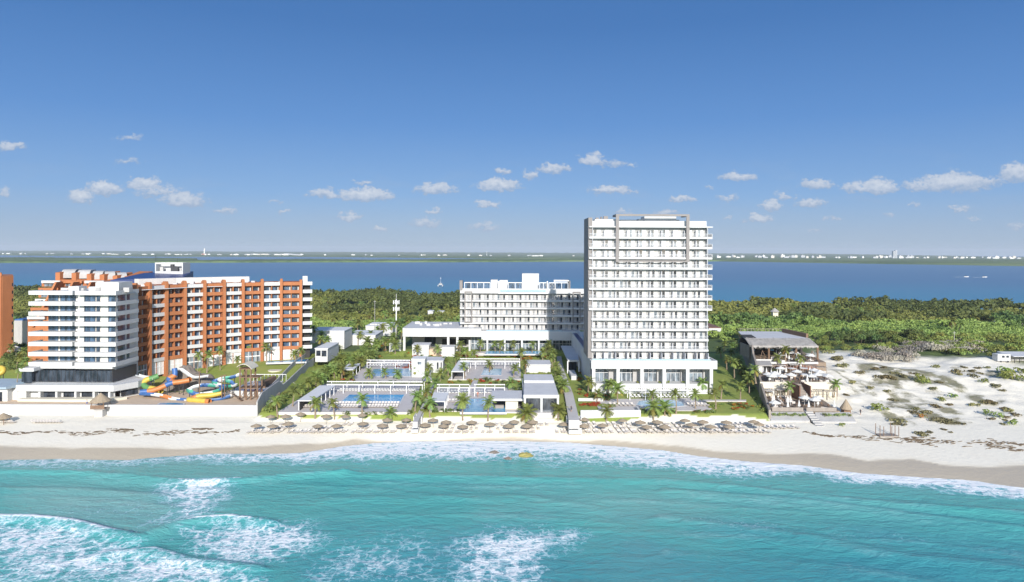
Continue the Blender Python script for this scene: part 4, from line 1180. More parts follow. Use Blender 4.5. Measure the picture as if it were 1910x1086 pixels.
# ---------------------------------------------------------------- hotel gardens: decks, pools, paths
def slab_px(name, pts, z0, z1, mat, kind=None):
    mb = MB(); poly = pxpoly(pts, z1)
    a = sum(poly[i][0] * poly[(i + 1) % len(poly)][1] - poly[(i + 1) % len(poly)][0] * poly[i][1] for i in range(len(poly)))
    if a < 0: poly = poly[::-1]
    mb.prism(poly, z0, z1)
    o = mb.build(name, mat)
    return tag(o, kind=kind) if kind else o
for k, (pp, z) in DECKS.items():
    o = slab_px('pool_deck', pp, z - 2.2, z, MATS['deck_stone'], 'structure')
def pool(label, pts, z, mat='pool_water', coping='white_slab', rim=0.45):
    poly = pxpoly(pts, z)
    a = sum(poly[i][0] * poly[(i + 1) % len(poly)][1] - poly[(i + 1) % len(poly)][0] * poly[i][1] for i in range(len(poly)))
    if a < 0: poly = poly[::-1]
    cx_, cy_ = sum(p[0] for p in poly) / len(poly), sum(p[1] for p in poly) / len(poly)
    t = thing('swimming_pool', label, 'pool', (cx_, cy_, z), 'hotel swimming pools')
    def grow(e):
        return [(p[0] + e * (1 if p[0] > cx_ else -1), p[1] + e * (1 if p[1] > cy_ else -1)) for p in poly]
    mb = MB(); o_ = grow(rim); n = len(poly)
    mb.add([(*p, z + .06) for p in poly] + [(*p, z + .06) for p in o_] + [(*p, z - .5) for p in o_], [(i, n + i, n + (i + 1) % n, (i + 1) % n)[::-1] for i in range(n)] + [(n + i, 2 * n + i, 2 * n + (i + 1) % n, n + (i + 1) % n) for i in range(n)])
    mb.build('coping', MATS[coping], t)
    mb = MB(); mb.add([(*p, z + .03) for p in poly], [tuple(range(n))]); mb.build('water', MATS[mat], t)
    return t
pool('large blue pool on the lower deck in front of the long pergola', [(634, 752), (745, 752), (754, 736.5), (652, 736.5)], 5.2)
pool('pale blue pool on the upper left deck below the red flower bed', [(690, 702), (766, 702), (764, 688.5), (697, 688.5)], 5.5, 'pool_pale')
pool('small pale pool with white loungers on the upper middle deck', [(897, 700), (935, 700), (936, 688), (903, 688)], 5.5, 'pool_pale', 'deck_stone')
pool('blue infinity pool with a white front rim beside the pool bar', [(861, 769), (942, 769), (941, 744), (875, 744)], 5.3)
pool('kidney shaped pool on the deck below the tower colonnade', [(1188, 755), (1205, 759), (1240, 760), (1276, 757), (1272, 749), (1250, 746.5), (1215, 746), (1192, 749)], 5.0, 'pool_pale')
slab_px('path', [(770, 787), (779, 787), (803, 738), (812, 712), (806, 712), (797, 738)], 3.5, 5.12, MATS['paving'], 'structure')
slab_px('path', [(1061, 784), (1081, 784), (1069, 735), (1052, 690), (1044, 650), (1037, 650), (1041, 690), (1053, 735)], 3.5, 5.75, MATS['paving'], 'structure')
slab_px('path', [(876, 722), (887, 722), (900, 688), (893, 688)], 5.0, 5.62, MATS['paving'], 'structure')
slab_px('path', [(1310, 748), (1392, 748), (1392, 745.5), (1310, 745.5)], 5.0, 5.3, MATS['paving'], 'structure')
mb = MB(); mb.box(-17, 15, 289, 294.5, 6, 7.02); tag(mb.build('pool_deck', MATS['deck_stone']), kind='structure')
pool('long blue pool in front of the glazed ground floor of the wing', [(905, 660.5), (1015, 660.5), (1012, 655), (908, 655)], 7.05)
for lab, pts, z0, z1 in (('low white stairs at the sand end of the left garden path', [(771, 788), (780, 788), (783, 771), (777, 771)], 2.4, 4.6), ('wide white stairs from the sand up to the long garden walkway', [(1061, 787), (1082, 787), (1081, 776), (1060, 776)], 2.4, 5.0)):
    poly = pxpoly(pts, z1)
    x0_, x1_ = min(p[0] for p in poly), max(p[0] for p in poly); y0_, y1_ = min(p[1] for p in poly), max(p[1] for p in poly)
    mb = MB(); n = 7
    for i in range(n): mb.box(x0_, x1_, y0_ - .2 + (y1_ - y0_ + .2) * i / n, y1_, z0 + (z1 - z0) * i / n + (.001 if i else -.5), z0 + (z1 - z0) * (i + 1) / n)
    mb.box(x0_ - .25, x0_ - .01, y0_ + (y1_ - y0_) * .55, y1_, z0 - .3, z1 + .15); mb.box(x1_ + .01, x1_ + .25, y0_ + (y1_ - y0_) * .55, y1_, z0 - .3, z1 + .15)
    tag(mb.build('garden_stairs', MATS['white_slab']), lab, 'stairs')
# walls
def wall_line(name, label, pts, h, th, mat, cat='wall', base=None):
    """a wall along ground points (x, y); its foot follows the ground"""
    mb = MB()
    vs, fs = [], []
    for i, (x, y) in enumerate(pts):
        a = pts[max(i - 1, 0)]; c_ = pts[min(i + 1, len(pts) - 1)]
        dx, dy = c_[0] - a[0], c_[1] - a[1]; l_ = math.hypot(dx, dy); nx, ny = -dy / l_ * th / 2, dx / l_ * th / 2
        zb = gz(x, y) if base is None else base; hh = h[i] if isinstance(h, (list, tuple)) else h
        vs += [(x - nx, y - ny, zb - 1.5), (x + nx, y + ny, zb - 1.5), (x + nx, y + ny, zb + hh), (x - nx, y - ny, zb + hh)]
    for i in range(len(pts) - 1):
        o = 4 * i
        for j in range(4): fs.append((o + j, o + 4 + j, o + 4 + (j + 1) % 4, o + (j + 1) % 4)[::-1])
    fs += [(0, 1, 2, 3), tuple(len(vs) - 4 + k for k in (3, 2, 1, 0))]
    mb.add(vs, fs); o = mb.build(name, mat)
    return tag(o, label, cat)
mb = MB(); mb.box(-330, -72.2, 194.0, 194.5, 1.5, 5.95, 0); mb.box(-330, -72.2, 193.9, 194.6, 5.951, 6.1, 0)
tag(mb.build('retaining_wall', MATS['white_render']), 'long white retaining wall between the beach and the orange hotel terraces', 'wall')
mb = MB(); mb.box(-330, -72.2, 194.51, 213, 4.0, 5.86); tag(mb.build('hotel_terrace', MATS['terracotta']), kind='structure')
ys = [190.5 + i * 4.5 for i in range(31)]
wall_line('boundary_wall', 'long grey boundary wall along the left edge of the gardens', [(wallL(y), y) for y in ys], [4.2 if y < 216 else 2.0 for y in ys], .35, MATS['concrete'])
ys2 = [215 + i * 5 for i in range(18)]
wall_line('path_wall', 'pale wall on the orange hotel side of the walled service path', [(wallL(y) - 3.6, y) for y in ys2], 1.6, .3, MATS['concrete'])
mb = MB(); mb.prism([(wallL(215) - 3.4, 215), (wallL(215) - .2, 215), (wallL(298) - .2, 298), (wallL(298) - 3.4, 298)], 4, [gz(wallL(215) - 2, 215) + .25] * 2 + [gz(wallL(298) - 2, 298) + .25] * 2); tag(mb.build('path', MATS['paving']), kind='structure')
a, c_ = PZ(1083, 782, 3.6), PZ(1194, 779, 3.8)
mb = MB(); mb.prism([(a.x, a.y), (c_.x, c_.y - .6), (c_.x + .1, c_.y), (a.x, a.y + .6)], 2.0, 6.0); mb.prism([(c_.x - .4, c_.y - .59), (c_.x + .1, c_.y - .59), (c_.x + .1, c_.y + 5), (c_.x - .4, c_.y + 5)], 2.0, 5.9)
tag(mb.build('garden_wall', MATS['white_render']), 'tall white garden wall facing the beach right of the walkway stairs', 'wall')
a, c_ = PZ(1060, 746, 5.4), PZ(1125, 746, 5.4)
mb = MB(); mb.box(a.x + 3, c_.x, a.y, a.y + .4, 5, 5.9); tag(mb.build('garden_kerb', MATS['white_render']), 'low white wall between the garden bed and lawn right of the walkway', 'wall')

# roofs on posts
def slatted(name, label, px, z, ground, mat_r, cat, posts=2, th=.25, back=True, group=None):
    """flat roof over posts; px are its corner pixels: front left, front right, back right, back left"""
    p = pxpoly(px, z)
    t = thing(name, label, cat, (*p[0], ground), group)
    a = sum(p[i][0] * p[(i + 1) % 4][1] - p[(i + 1) % 4][0] * p[i][1] for i in range(4))
    pp = p if a > 0 else p[::-1]
    mb = MB(); mb.prism(pp, z - th, z); mb.build('roof', mat_r, t)
    for side in ((0, 3), (1, 2)):
        for k in range(posts):
            f = .03 + .94 * k / max(1, posts - 1)
            x = p[side[0]][0] + (p[side[1]][0] - p[side[0]][0]) * f; y = p[side[0]][1] + (p[side[1]][1] - p[side[0]][1]) * f
            x += .15 if side[0] == 0 else -.15
            mb = MB(); mb.box(x - .09, x + .09, y - .09, y + .09, ground - .3, z - th - .002); mb.build('post', MATS['white_metal'], t)
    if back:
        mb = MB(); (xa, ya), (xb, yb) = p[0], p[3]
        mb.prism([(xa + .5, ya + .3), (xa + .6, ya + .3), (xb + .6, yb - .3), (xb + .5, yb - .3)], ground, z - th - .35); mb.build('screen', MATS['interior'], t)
    return t
CABG = 'white roofed cabanas beside the pools'
slatted('pool_cabana', 'longest white cabana, along the left side of the large lower pool', [(555, 747), (581.6, 747), (625, 719), (596, 719)], 8.1, 5.2, MATS['roof_white'], 'cabana', 6, group=CABG)
slatted('pool_cabana', 'white cabana left of the upper left pool beside orange flowers', [(636, 689.5), (659, 689.5), (672, 678), (651, 678)], 8.3, 5.4, MATS['roof_white'], 'cabana', 3, group=CABG)
slatted('pool_cabana', 'white cabana on the left side of the upper middle deck', [(841.6, 693), (865, 693), (878.5, 672.5), (855.6, 672.5)], 8.4, 5.5, MATS['roof_white'], 'cabana', 4, group=CABG)
slatted('pool_cabana', 'white cabana on the left side of the infinity pool deck', [(803, 748.4), (830, 748.4), (837, 732), (809, 732)], 8.1, 5.2, MATS['roof_white'], 'cabana', 4, group=CABG)
def pergola(label, u0, u1, vb, vf, z, ground, posts):
    a, b_, c_, d_ = PZ(u0, vf, z), PZ(u1, vf, z), PZ(u1, vb, z), PZ(u0, vb, z)
    t = thing('pergola', label, 'pergola', (a.x, a.y, ground), 'white slatted pergolas over rows of loungers')
    mb = MB(); mb.box(a.x, b_.x, a.y - .12, a.y + .12, z - .3, z); mb.build('beam', MATS['white_metal'], t)
    mb = MB(); mb.box(d_.x, c_.x, d_.y - .12, d_.y + .12, z - .3, z); mb.build('beam', MATS['white_metal'], t)
    n = max(6, int((b_.x - a.x) / .55)); mb = MB()
    for i in range(n + 1):
        x = a.x + (b_.x - a.x) * i / n; x2 = d_.x + (c_.x - d_.x) * i / n
        mb.prism([(x - .05, a.y + .13), (x + .05, a.y + .13), (x2 + .05, d_.y - .13), (x2 - .05, d_.y - .13)], z - .18, z - .04)
    mb.build('slats', MATS['timber_grey'], t)
    for i in range(posts):
        x = a.x + .15 + (b_.x - a.x - .3) * i / (posts - 1)
        mb = MB(); mb.box(x - .09, x + .09, a.y - .1, a.y + .1, ground - .3, z - .302); mb.build('post', MATS['white_metal'], t)
        mb = MB(); mb.box(x - .09, x + .09, d_.y - .1, d_.y + .1, ground - .3, z - .302); mb.build('post', MATS['white_metal'], t)
    return t
pergola('long pergola behind the large lower pool', 610, 789, 711, 716.5, 8.1, 5.2, 7)
pergola('pergola behind the upper left pool', 684, 765, 671, 675.5, 8.5, 5.5, 4)
pergola('pergola at the back of the upper middle deck', 858, 970, 668.5, 673, 8.6, 5.5, 5)
pergola('short pergola left of the steps to the upper middle deck', 815, 875.5, 716.5, 722, 8.1, 5.2, 4)
pergola('short pergola right of the steps, behind the infinity pool', 884, 942, 716.5, 722, 8.1, 5.2, 4)
pergola('pergola below the tower colonnade behind the kidney pool', 1174, 1291, 722, 727, 8.2, 5.0, 5)
# pool bar
t = thing('pool_bar', 'flat grey roofed pool bar with a peach counter wall beside the infinity pool', 'bar', (PZ(945, 760, 5.2).x, 205, 5.2))
rp = pxpoly([(917, 744), (976, 744), (974, 728.5), (917, 728.5)], 8.3)
mb = MB(); mb.prism(rp, 8.0, 8.3); mb.build('roof', MATS['roof_grey'], t)
mb = MB(); mb.box(rp[0][0], rp[1][0] + 2.0, rp[0][1] - .3, rp[0][1] - .002, 7.75, 8.4); mb.build('fascia', wr, t)
xa, xb = PZ(943, 760, 5.2).x, PZ(966, 760, 5.2).x; y_ = rp[0][1] + .6
mb = MB(); mb.box(xa, xb, y_, y_ + .3, 5.1, 7.99); mb.build('wall', MATS['cream'], t)
mb = MB(); mb.box(rp[0][0] + .3, rp[1][0] + 1.5, y_ + 4, y_ + 4.3, 5.1, 7.99); mb.build('interior', MATS['interior'], t)
mb = MB(); mb.box(rp[0][0] + 1.0, xa - .5, y_ + .5, y_ + 1.2, 5.1, 6.2); mb.build('counter', MATS['timber_grey'], t)
# large pavilion
t = thing('pool_pavilion', 'large pavilion with a grey flat roof and white columns beside the infinity pool', 'pavilion', (PZ(1010, 760, 5.2).x, 205, 5.2))
rp = pxpoly([(977, 737), (1042, 737), (1031, 702), (978, 702)], 10.0)
mb = MB(); mb.prism(rp, 9.3, 10.0); mb.build('roof', MATS['roof_grey'], t)
yb = rp[0][1] + (rp[3][1] - rp[0][1]) * .62
mb = MB(); mb.box(rp[0][0] + .4, rp[2][0] - .3, yb, rp[3][1] - .3, 10.01, 10.7); mb.build('upper_roof', MATS['roof_grey'], t)
mb = MB(); mb.box(rp[0][0] - .1, rp[1][0] + .1, rp[0][1] - .4, rp[0][1] - .002, 9.2, 10.15); mb.box(rp[0][0] - .1, rp[0][0] + .3, rp[0][1], rp[3][1], 9.15, 9.299); mb.build('fascia', wr, t)
for u in (979, 1010, 1040.5):
    x = PZ(u, 737, 10).x; mb = MB(); mb.box(x - .3, x + .3, rp[0][1] - .35, rp[0][1] + .25, 4.6, 9.19); mb.build('column', wr, t)
mb = MB(); mb.box(rp[0][0] + .4, rp[1][0] - .4, rp[0][1] + .5, rp[0][1] + .6, 5.1, 9.29, 0)
for k in range(11): x = rp[0][0] + .5 + (rp[1][0] - rp[0][0] - 1) * k / 10; mb.box(x - .05, x + .05, rp[0][1] + .42, rp[0][1] + .499, 5.1, 9.29, 1)
mb.build('glazing', [MATS['glass_dark'], MATS['dark_metal']], t)
mb = MB(); mb.box(rp[0][0], rp[1][0], rp[0][1] - 1.0, rp[0][1] - .95, 5.1, 6.1); mb.build('railing', MATS['rail'], t)
mb = MB(); mb.box(rp[0][0] - .2, rp[1][0] + .2, rp[0][1] - 1.1, rp[3][1], 3.5, 5.25); mb.build('floor', MATS['deck_stone'], t)
# kiosk, cube house, entrance canopy
def flat_house(name, label, cat, u0, u1, vtop_f, vtop_b, vbot, zg, mat_w, mat_r, extras=()):
    zr = None
    d = (CAM_Z - zg) / (-ray(u0, vbot)[2])
    zr = CAM_Z + ray(u0, vtop_f)[2] * d
    d2 = (zr - CAM_Z) / ray(u0, vtop_b)[2]
    d2 = min(d2, d + 40)
    xa, xb = ray(u0, vbot)[0] * d, ray(u1, vbot)[0] * d
    t = thing(name, label, cat, ((xa + xb) / 2, d, zg))
    mb = MB(); mb.box(xa, xb, d, d2, zg - 1.5, zr); mb.build('wall', mat_w, t)
    mb = MB(); mb.box(xa - .2, xb + .2, d - .2, d2 + .2, zr + .002, zr + .3); mb.build('roof', mat_r, t)
    for (nm, ua, ub, va, vb, mat) in extras:
        za, zb = CAM_Z + ray(u0, va)[2] * d, CAM_Z + ray(u0, vb)[2] * d
        mb = MB(); mb.box(ray(ua, va)[0] * d, ray(ub, va)[0] * d, d - .06, d - .002, zb, za); mb.build(nm, mat, t)
    return t
flat_house('garden_kiosk', 'low white kiosk with grey roof behind the large pavilion', 'kiosk', 982, 1027, 681, 673, 695, 5.4, wr, MATS['roof_grey'], [('door', 998, 1012, 683, 695, MATS['white_old'])])
flat_house('service_house', 'white cube house with a grey roof edge left of the upper middle deck', 'house', 768, 792, 671, 666, 704, 5.4, wr, MATS['roof_white'], [('window', 779, 786, 675, 680, MATS['glass_mid'])])
flat_house('changing_house', 'white house with a dark doorway between the two upper pool decks', 'house', 793, 826, 674, 667, 694, 5.5, wr, MATS['roof_grey'], [('door', 815, 818, 676, 688, MATS['glass_dark']), ('window', 822, 824, 676, 690, MATS['glass_dark'])])
t = thing('entrance_canopy', 'grey flat entrance canopy over the ramp at the foot of the tower', 'canopy', (25, 255, 6))
rp = pxpoly([(1059, 672), (1080, 672), (1075, 645), (1046, 645)], 10.2)
mb = MB(); mb.prism(rp, 9.8, 10.2); mb.build('roof', MATS['roof_grey'], t)
for i in (0, 1):
    mb = MB(); mb.box(rp[i][0] - .2, rp[i][0] + .2, rp[i][1] + .1, rp[i][1] + .5, 5, 9.798); mb.build('post', MATS['white_metal'], t)
mb = MB(); mb.box(rp[0][0], rp[1][0], rp[0][1] - .2, rp[0][1] - .002, 9.6, 10.3); mb.build('fascia', wr, t)
mb = MB(); mb.box(rp[0][0] + .5, rp[1][0] - .3, rp[0][1] + 6, rp[0][1] + 6.3, 5, 9.79); mb.build('screen', MATS['glass_dark'], t)
mb = MB(); mb.box(rp[0][0] + .3, rp[0][0] + 2.4, rp[0][1] - 12, rp[0][1], 5, 6.6); mb.build('ramp', MATS['white_slab'], t)

# ---------------------------------------------------------------- loungers and parasols
def lounger_mesh(name, cloth, frame):
    mb = MB(); w = .36
    mb.box(-w, w, -.95, .35, .30, .42, 0)
    mb.add([(-w, .35, .30), (w, .35, .30), (w, .35, .42), (-w, .35, .42), (-w, .95, .68), (w, .95, .68), (w, .92, .80), (-w, .92, .80)], [(0, 1, 5, 4)[::-1], (3, 2, 6, 7), (0, 3, 7, 4), (1, 2, 6, 5)[::-1], (4, 5, 6, 7)], 0)
    for x in (-w + .04, w - .04):
        for y in (-.8, .3): mb.box(x - .03, x + .03, y - .03, y + .03, 0, .299, 1)
    mb.box(-w - .03, w + .03, -.98, -.951, .24, .34, 1)
    return mesh_of(mb, name, [MATS[cloth], MATS[frame]])
LME = lounger_mesh('sun_lounger', 'lounger_cloth', 'timber_grey')
LMW = lounger_mesh('sun_lounger', 'white_cloth', 'white_metal')
def put(mesh, name, x, y, z, rz, label, cat, group, sc=1.0):
    o = bpy.data.objects.new(name, mesh); COL.objects.link(o)
    o.location = (x, y, z); o.rotation_euler = (0, 0, rz); o.scale = (sc,) * 3
    return tag(o, label, cat, group)
FARL = []
def row(mesh, u0, u1, v, z, n, rz, where, group, far=False):
    for i in range(n):
        u = u0 + (u1 - u0) * i / max(1, n - 1)
        p = PZ(u, v, z)
        if far:
            FARL.append((mesh, Matrix.Translation((p.x, p.y, z + .02)) @ Matrix.Rotation(rz + random.uniform(-.05, .05), 4, 'Z'))); continue
        put(mesh, 'sun_lounger', p.x, p.y, z + .02, rz + random.uniform(-.05, .05), 'sun lounger ' + where + ', ' + ordw(i + 1) + ' from left', 'sun lounger', group)
PG = 'sun loungers on the pool decks'
row(LMW, 634, 772, 729, 5.2, 26, -.35, 'under the long pergola behind the large pool', PG)
row(LME, 622, 742, 755, 5.2, 22, .0, 'at the front edge of the large pool', PG)
row(LME, 620, 740, 760, 5.2, 22, .0, 'in the second row in front of the large pool', PG)
row(LME, 562, 592, 760, 5.2, 6, -.3, 'below the front end of the longest cabana', PG)
row(LMW, 690, 748, 683, 5.5, 12, -.3, 'under the pergola of the upper left pool', PG, True)
row(LMW, 882, 896, 681, 5.5, 4, .0, 'left of the palm on the upper middle deck', PG, True)
row(LMW, 902, 966, 681, 5.5, 12, .0, 'in the back row of the upper middle deck', PG, True)
row(LMW, 822, 872, 733, 5.2, 9, -.3, 'under the short pergola left of the steps', PG)
row(LMW, 886, 914, 733, 5.2, 6, -.3, 'under the short pergola right of the steps', PG)
row(LME, 838, 858, 750, 5.2, 4, .0, 'between the cabana and the infinity pool', PG)
row(LMW, 1178, 1290, 741, 5.0, 17, .12, 'behind the kidney pool', PG, True)
row(LME, 1140, 1180, 757, 5.0, 6, .3, 'left of the kidney pool', PG, True)
row(LME, 1286, 1318, 757, 5.0, 6, .3, 'right of the kidney pool', PG, True)
row(LMW, 1120, 1320, 668.8, 15.4, 20, .0, 'on the first floor terrace of the tower', PG, True)
row(LMW, 1118, 1146, 706, 8.2, 5, .4, 'behind the first colonnade bay of the tower', PG, True)
fm_ = MB(); fmats = []
for mesh, mtx in FARL:
    idx = []
    for mm in mesh.materials:
        if mm not in fmats: fmats.append(mm)
        idx.append(fmats.index(mm))
    n = len(fm_.v); fm_.v.extend([tuple(mtx @ q_.co) for q_ in mesh.vertices])
    for pl in mesh.polygons: fm_.f.append(tuple(i + n for i in pl.vertices)); fm_.m.append(idx[pl.material_index])
tag(fm_.build('sun_lounger', fmats), 'many small white and grey loungers on the upper and right-hand pool decks', 'sun lounger', PG, 'stuff')
BG = 'loungers on the beach'
def beach_row(segs, v, where, rz):
    i = 0
    for (u0, u1) in segs:
        n = int((u1 - u0) / 7.6) + 1
        for k in range(n):
            u = u0 + k * 7.6 + (1.3 if k % 2 else -1.0)
            p = G(u, v + random.uniform(-.5, .5)); i += 1
            put(LME, 'sun_lounger', p.x, p.y, p.z + .01, rz(u) + random.uniform(-.06, .06), 'beach lounger in the ' + where + ' row, ' + ordw(i) + ' from the left', 'sun lounger', BG)
def lean(u): return .55 * (955 - u) / 500 * -1
beach_row([(468, 528), (543, 643), (661, 740), (764, 800), (812, 884), (902, 922), (935, 1000), (1040, 1140), (1156, 1290), (1296, 1310), (1316, 1432)], 807, 'front', lean)
beach_row([(520, 545), (588, 612), (676, 690), (760, 770), (835, 850), (880, 895), (930, 936), (980, 1010), (1060, 1076), (1100, 1128), (1150, 1178), (1206, 1258), (1266, 1300), (1340, 1390)], 800, 'middle', lean)
beach_row([(528, 540), (645, 660), (756, 776), (838, 846), (876, 894), (928, 938), (996, 1022), (1100, 1112), (1136, 1160), (1174, 1186), (1216, 1252), (1260, 1272), (1300, 1312), (1370, 1384), (1388, 1396)], 793, 'back', lean)
beach_row([(1430, 1490)], 799, 'bare right-hand', lean)
for i in range(18):
    u = (4 + i * 2.4) if i < 9 else (64 + (i - 9) * 5.8); p = G(u, 789)
    put(LME, 'sun_lounger', p.x, p.y, p.z + .01, 1.2, 'beach lounger in the row below the white retaining wall, ' + ordw(i + 1) + ' from the left', 'sun lounger', BG)
# straw parasols
can = MB(); can.cone((0, 0), 1.45, 2.05, 2.62, 14, 0, .12); pole = MB(); pole.cyl((0, 0, -.3), (0, 0, 2.7), .06, n=6)
CANM = mesh_of(can, 'canopy', [MATS['thatch']]); POLM = mesh_of(pole, 'pole', [MATS['timber_grey']])
UMB = [(478, 792, 0), (505, 775, 1), (508, 793, 0), (532, 775, 1), (538, 789, 0), (560, 771, 1), (592, 792.5, 0), (608, 775, 1), (628, 792, 0), (644, 775, 1), (676, 772, 1), (677, 787.5, 0), (713, 792, 0), (722, 780.5, 1), (748, 792, 0), (758, 780.5, 1), (793, 790, 0), (808, 781, 1), (747.5, 791.5, 2), (827, 792.5, 0), (832, 784.5, 1), (863, 793.5, 0), (880, 785, 1), (914, 789, 0), (959, 785, 1), (949, 792.5, 0), (983, 793, 0), (993, 785, 1), (1052, 789.5, 0), (1090, 781, 1), (1090, 793, 0), (1124, 792.5, 0), (1161, 781.5, 1), (1168, 789.5, 2), (1194, 786, 1), (1206, 793.5, 0), (1226, 785, 1), (1239, 793.5, 0), (1278, 782, 1), (1289, 790, 0), (1311, 785, 1), (1325, 793.5, 0), (1355, 785, 1), (1360, 793.5, 0), (1406, 785, 1), (1416, 790.5, 0)]
UMB = [q for q in UMB if q[2] != 2]
cnt = [0, 0]
for (u, v, r_) in sorted(UMB):
    # v is the canopy's middle row; find the foot below it
    p = G(u, v + 16.5)
    cnt[r_] += 1
    t = thing('beach_parasol', 'round straw beach parasol in the ' + ('back' if r_ else 'front') + ' row, ' + ordw(cnt[r_]) + ' from the left', 'parasol', (p.x, p.y, p.z), 'straw parasols on the beach')
    t.rotation_euler = (random.uniform(-.03, .03), random.uniform(-.03, .03), random.uniform(0, 3))
    t.scale = (random.uniform(.93, 1.08),) * 2 + (random.uniform(.94, 1.06),)
    for nm, me in (('canopy', CANM), ('pole', POLM)):
        o = bpy.data.objects.new(nm, me); COL.objects.link(o); o.parent = t

# ---------------------------------------------------------------- people
def person(label, x, y, z, rz, skin, top, legs, stride=.25, arms=.15):
    """one continuous skinned figure about 1.72 m tall"""
    P = {'pel': (0, 0, .95), 'chest': (0, .02, 1.30), 'neck': (0, .02, 1.47), 'head': (0, -.01, 1.58), 'crown': (0, 0, 1.69)}
    V = [P['pel'], P['chest'], P['neck'], P['head'], P['crown']]; E = [(0, 1), (1, 2), (2, 3), (3, 4)]
    R_ = [.15, .17, .06, .095, .07]
    for s in (-1, 1):
        n = len(V); st2 = stride * s
        V += [(s * .10, 0, .90), (s * .11, -st2 * .5 - .03, .50), (s * .11, -st2 + .05, .08), (s * .11, -st2 - .13, .03)]; R_ += [.10, .065, .05, .045]
        E += [(0, n), (n, n + 1), (n + 1, n + 2), (n + 2, n + 3)]
        n = len(V)
        V += [(s * .19, .02, 1.40), (s * (.24 + arms * .3), .03 + st2 * .3, 1.13), (s * (.25 + arms), -.06 + st2 * .5, .90), (s * (.25 + arms), -.10 + st2 * .5, .80)]; R_ += [.065, .048, .036, .04]
        E += [(1, n), (n, n + 1), (n + 1, n + 2), (n + 2, n + 3)]
    me = bpy.data.meshes.new('person'); me.from_pydata(V, E, []); me.update()
    o = bpy.data.objects.new('person', me); COL.objects.link(o)
    o.location = (x, y, z); o.rotation_euler = (0, 0, rz)
    md = o.modifiers.new('skin', 'SKIN')
    for i, sv in enumerate(me.skin_vertices[0].data):
        sv.radius = (R_[i], R_[i]); sv.use_root = (i == 0)
    o.modifiers.new('sub', 'SUBSURF').levels = 1
    mname = 'person_' + str(len(MATS)); m, nt, b = new_mat(mname); MATS[mname] = m
    sp = nt.nodes.new('ShaderNodeSeparateXYZ'); L(nt, objc(nt), sp.inputs[0])
    zz_ = sp.outputs[2]
    ax = mathn(nt, 'ABSOLUTE', sp.outputs[0])
    c = mixc(nt, mathn(nt, 'MULTIPLY', mathn(nt, 'GREATER_THAN', zz_, .50), mathn(nt, 'LESS_THAN', zz_, 1.0)), skin, legs)
    c = mixc(nt, mathn(nt, 'MULTIPLY', mathn(nt, 'MULTIPLY', mathn(nt, 'GREATER_THAN', zz_, 1.0), mathn(nt, 'LESS_THAN', zz_, 1.46)), mathn(nt, 'LESS_THAN', ax, .235)), c, top)
    c = mixc(nt, mathn(nt, 'GREATER_THAN', zz_, 1.64), c, (.03, .02, .015))
    L(nt, c, b.inputs['Base Color']); me.materials.append(m)
    return tag(o, label, 'person')
SK = (.42, .24, .16)
for lab, u, v, rz, top, legs in (
  ('person in swimwear standing at the foot of the walkway stairs', 1065.5, 797.5, .6, (.5, .1, .06), (.5, .1, .06)),
  ('person in red shorts walking at the foot of the walkway stairs', 1069.5, 797, -.6, SK, (.4, .08, .06)),
  ('person in dark clothes walking up the long garden walkway', 1065.5, 768, 3.0, (.02, .02, .03), (.03, .03, .05)),
  ('person in dark clothes walking alone on the white dune', 1605, 774, 2.2, (.03, .03, .04), (.03, .03, .04)),
  ('person in white top walking on the orange hotel terrace', 162, 756.5, 1.5, (.75, .75, .75), (.1, .15, .4)),
  ('person standing beside the infinity pool', 891, 741, 0., (.45, .1, .06), SK)):
    p = G(u, v)
    zz = 5.76 if 'walkway' in lab and 'stairs' not in lab else (5.87 if 'terrace' in lab else (5.22 if 'infinity' in lab else p.z))
    p2 = PZ(u, v, zz)
    person(lab, p2.x, p2.y, zz, rz, SK, top, legs)
# ---------------------------------------------------------------- plants
leaf_mat('palm_leaf', (0.13, 0.20, 0.05), (0.25, 0.32, 0.10))
leaf_mat('palm_leaf_dry', (0.16, 0.15, 0.035), (0.28, 0.23, 0.07))
leaf_mat('leaf_green', (0.115, 0.17, 0.042), (0.205, 0.26, 0.08))
leaf_mat('leaf_light', (0.16, 0.215, 0.05), (0.28, 0.335, 0.10))
leaf_mat('leaf_dark', (0.07, 0.115, 0.038), (0.13, 0.18, 0.06))
leaf_mat('leaf_red', (0.07, 0.08, 0.02), (0.14, 0.14, 0.03), (0.46, 0.055, 0.025), 0.35)
leaf_mat('leaf_orange', (0.08, 0.11, 0.02), (0.15, 0.18, 0.03), (0.55, 0.19, 0.03), 0.5)
leaf_mat('twig_grey', (0.25, 0.235, 0.21), (0.42, 0.40, 0.365))
leaf_mat('leaf_dune', (0.12, 0.12, 0.055), (0.24, 0.225, 0.12))
M('bark', (0.27, 0.21, 0.15), 0.9, 0.25, 3.0)
M('bark_dark', (0.12, 0.09, 0.065), 0.9, 0.25, 3.0)

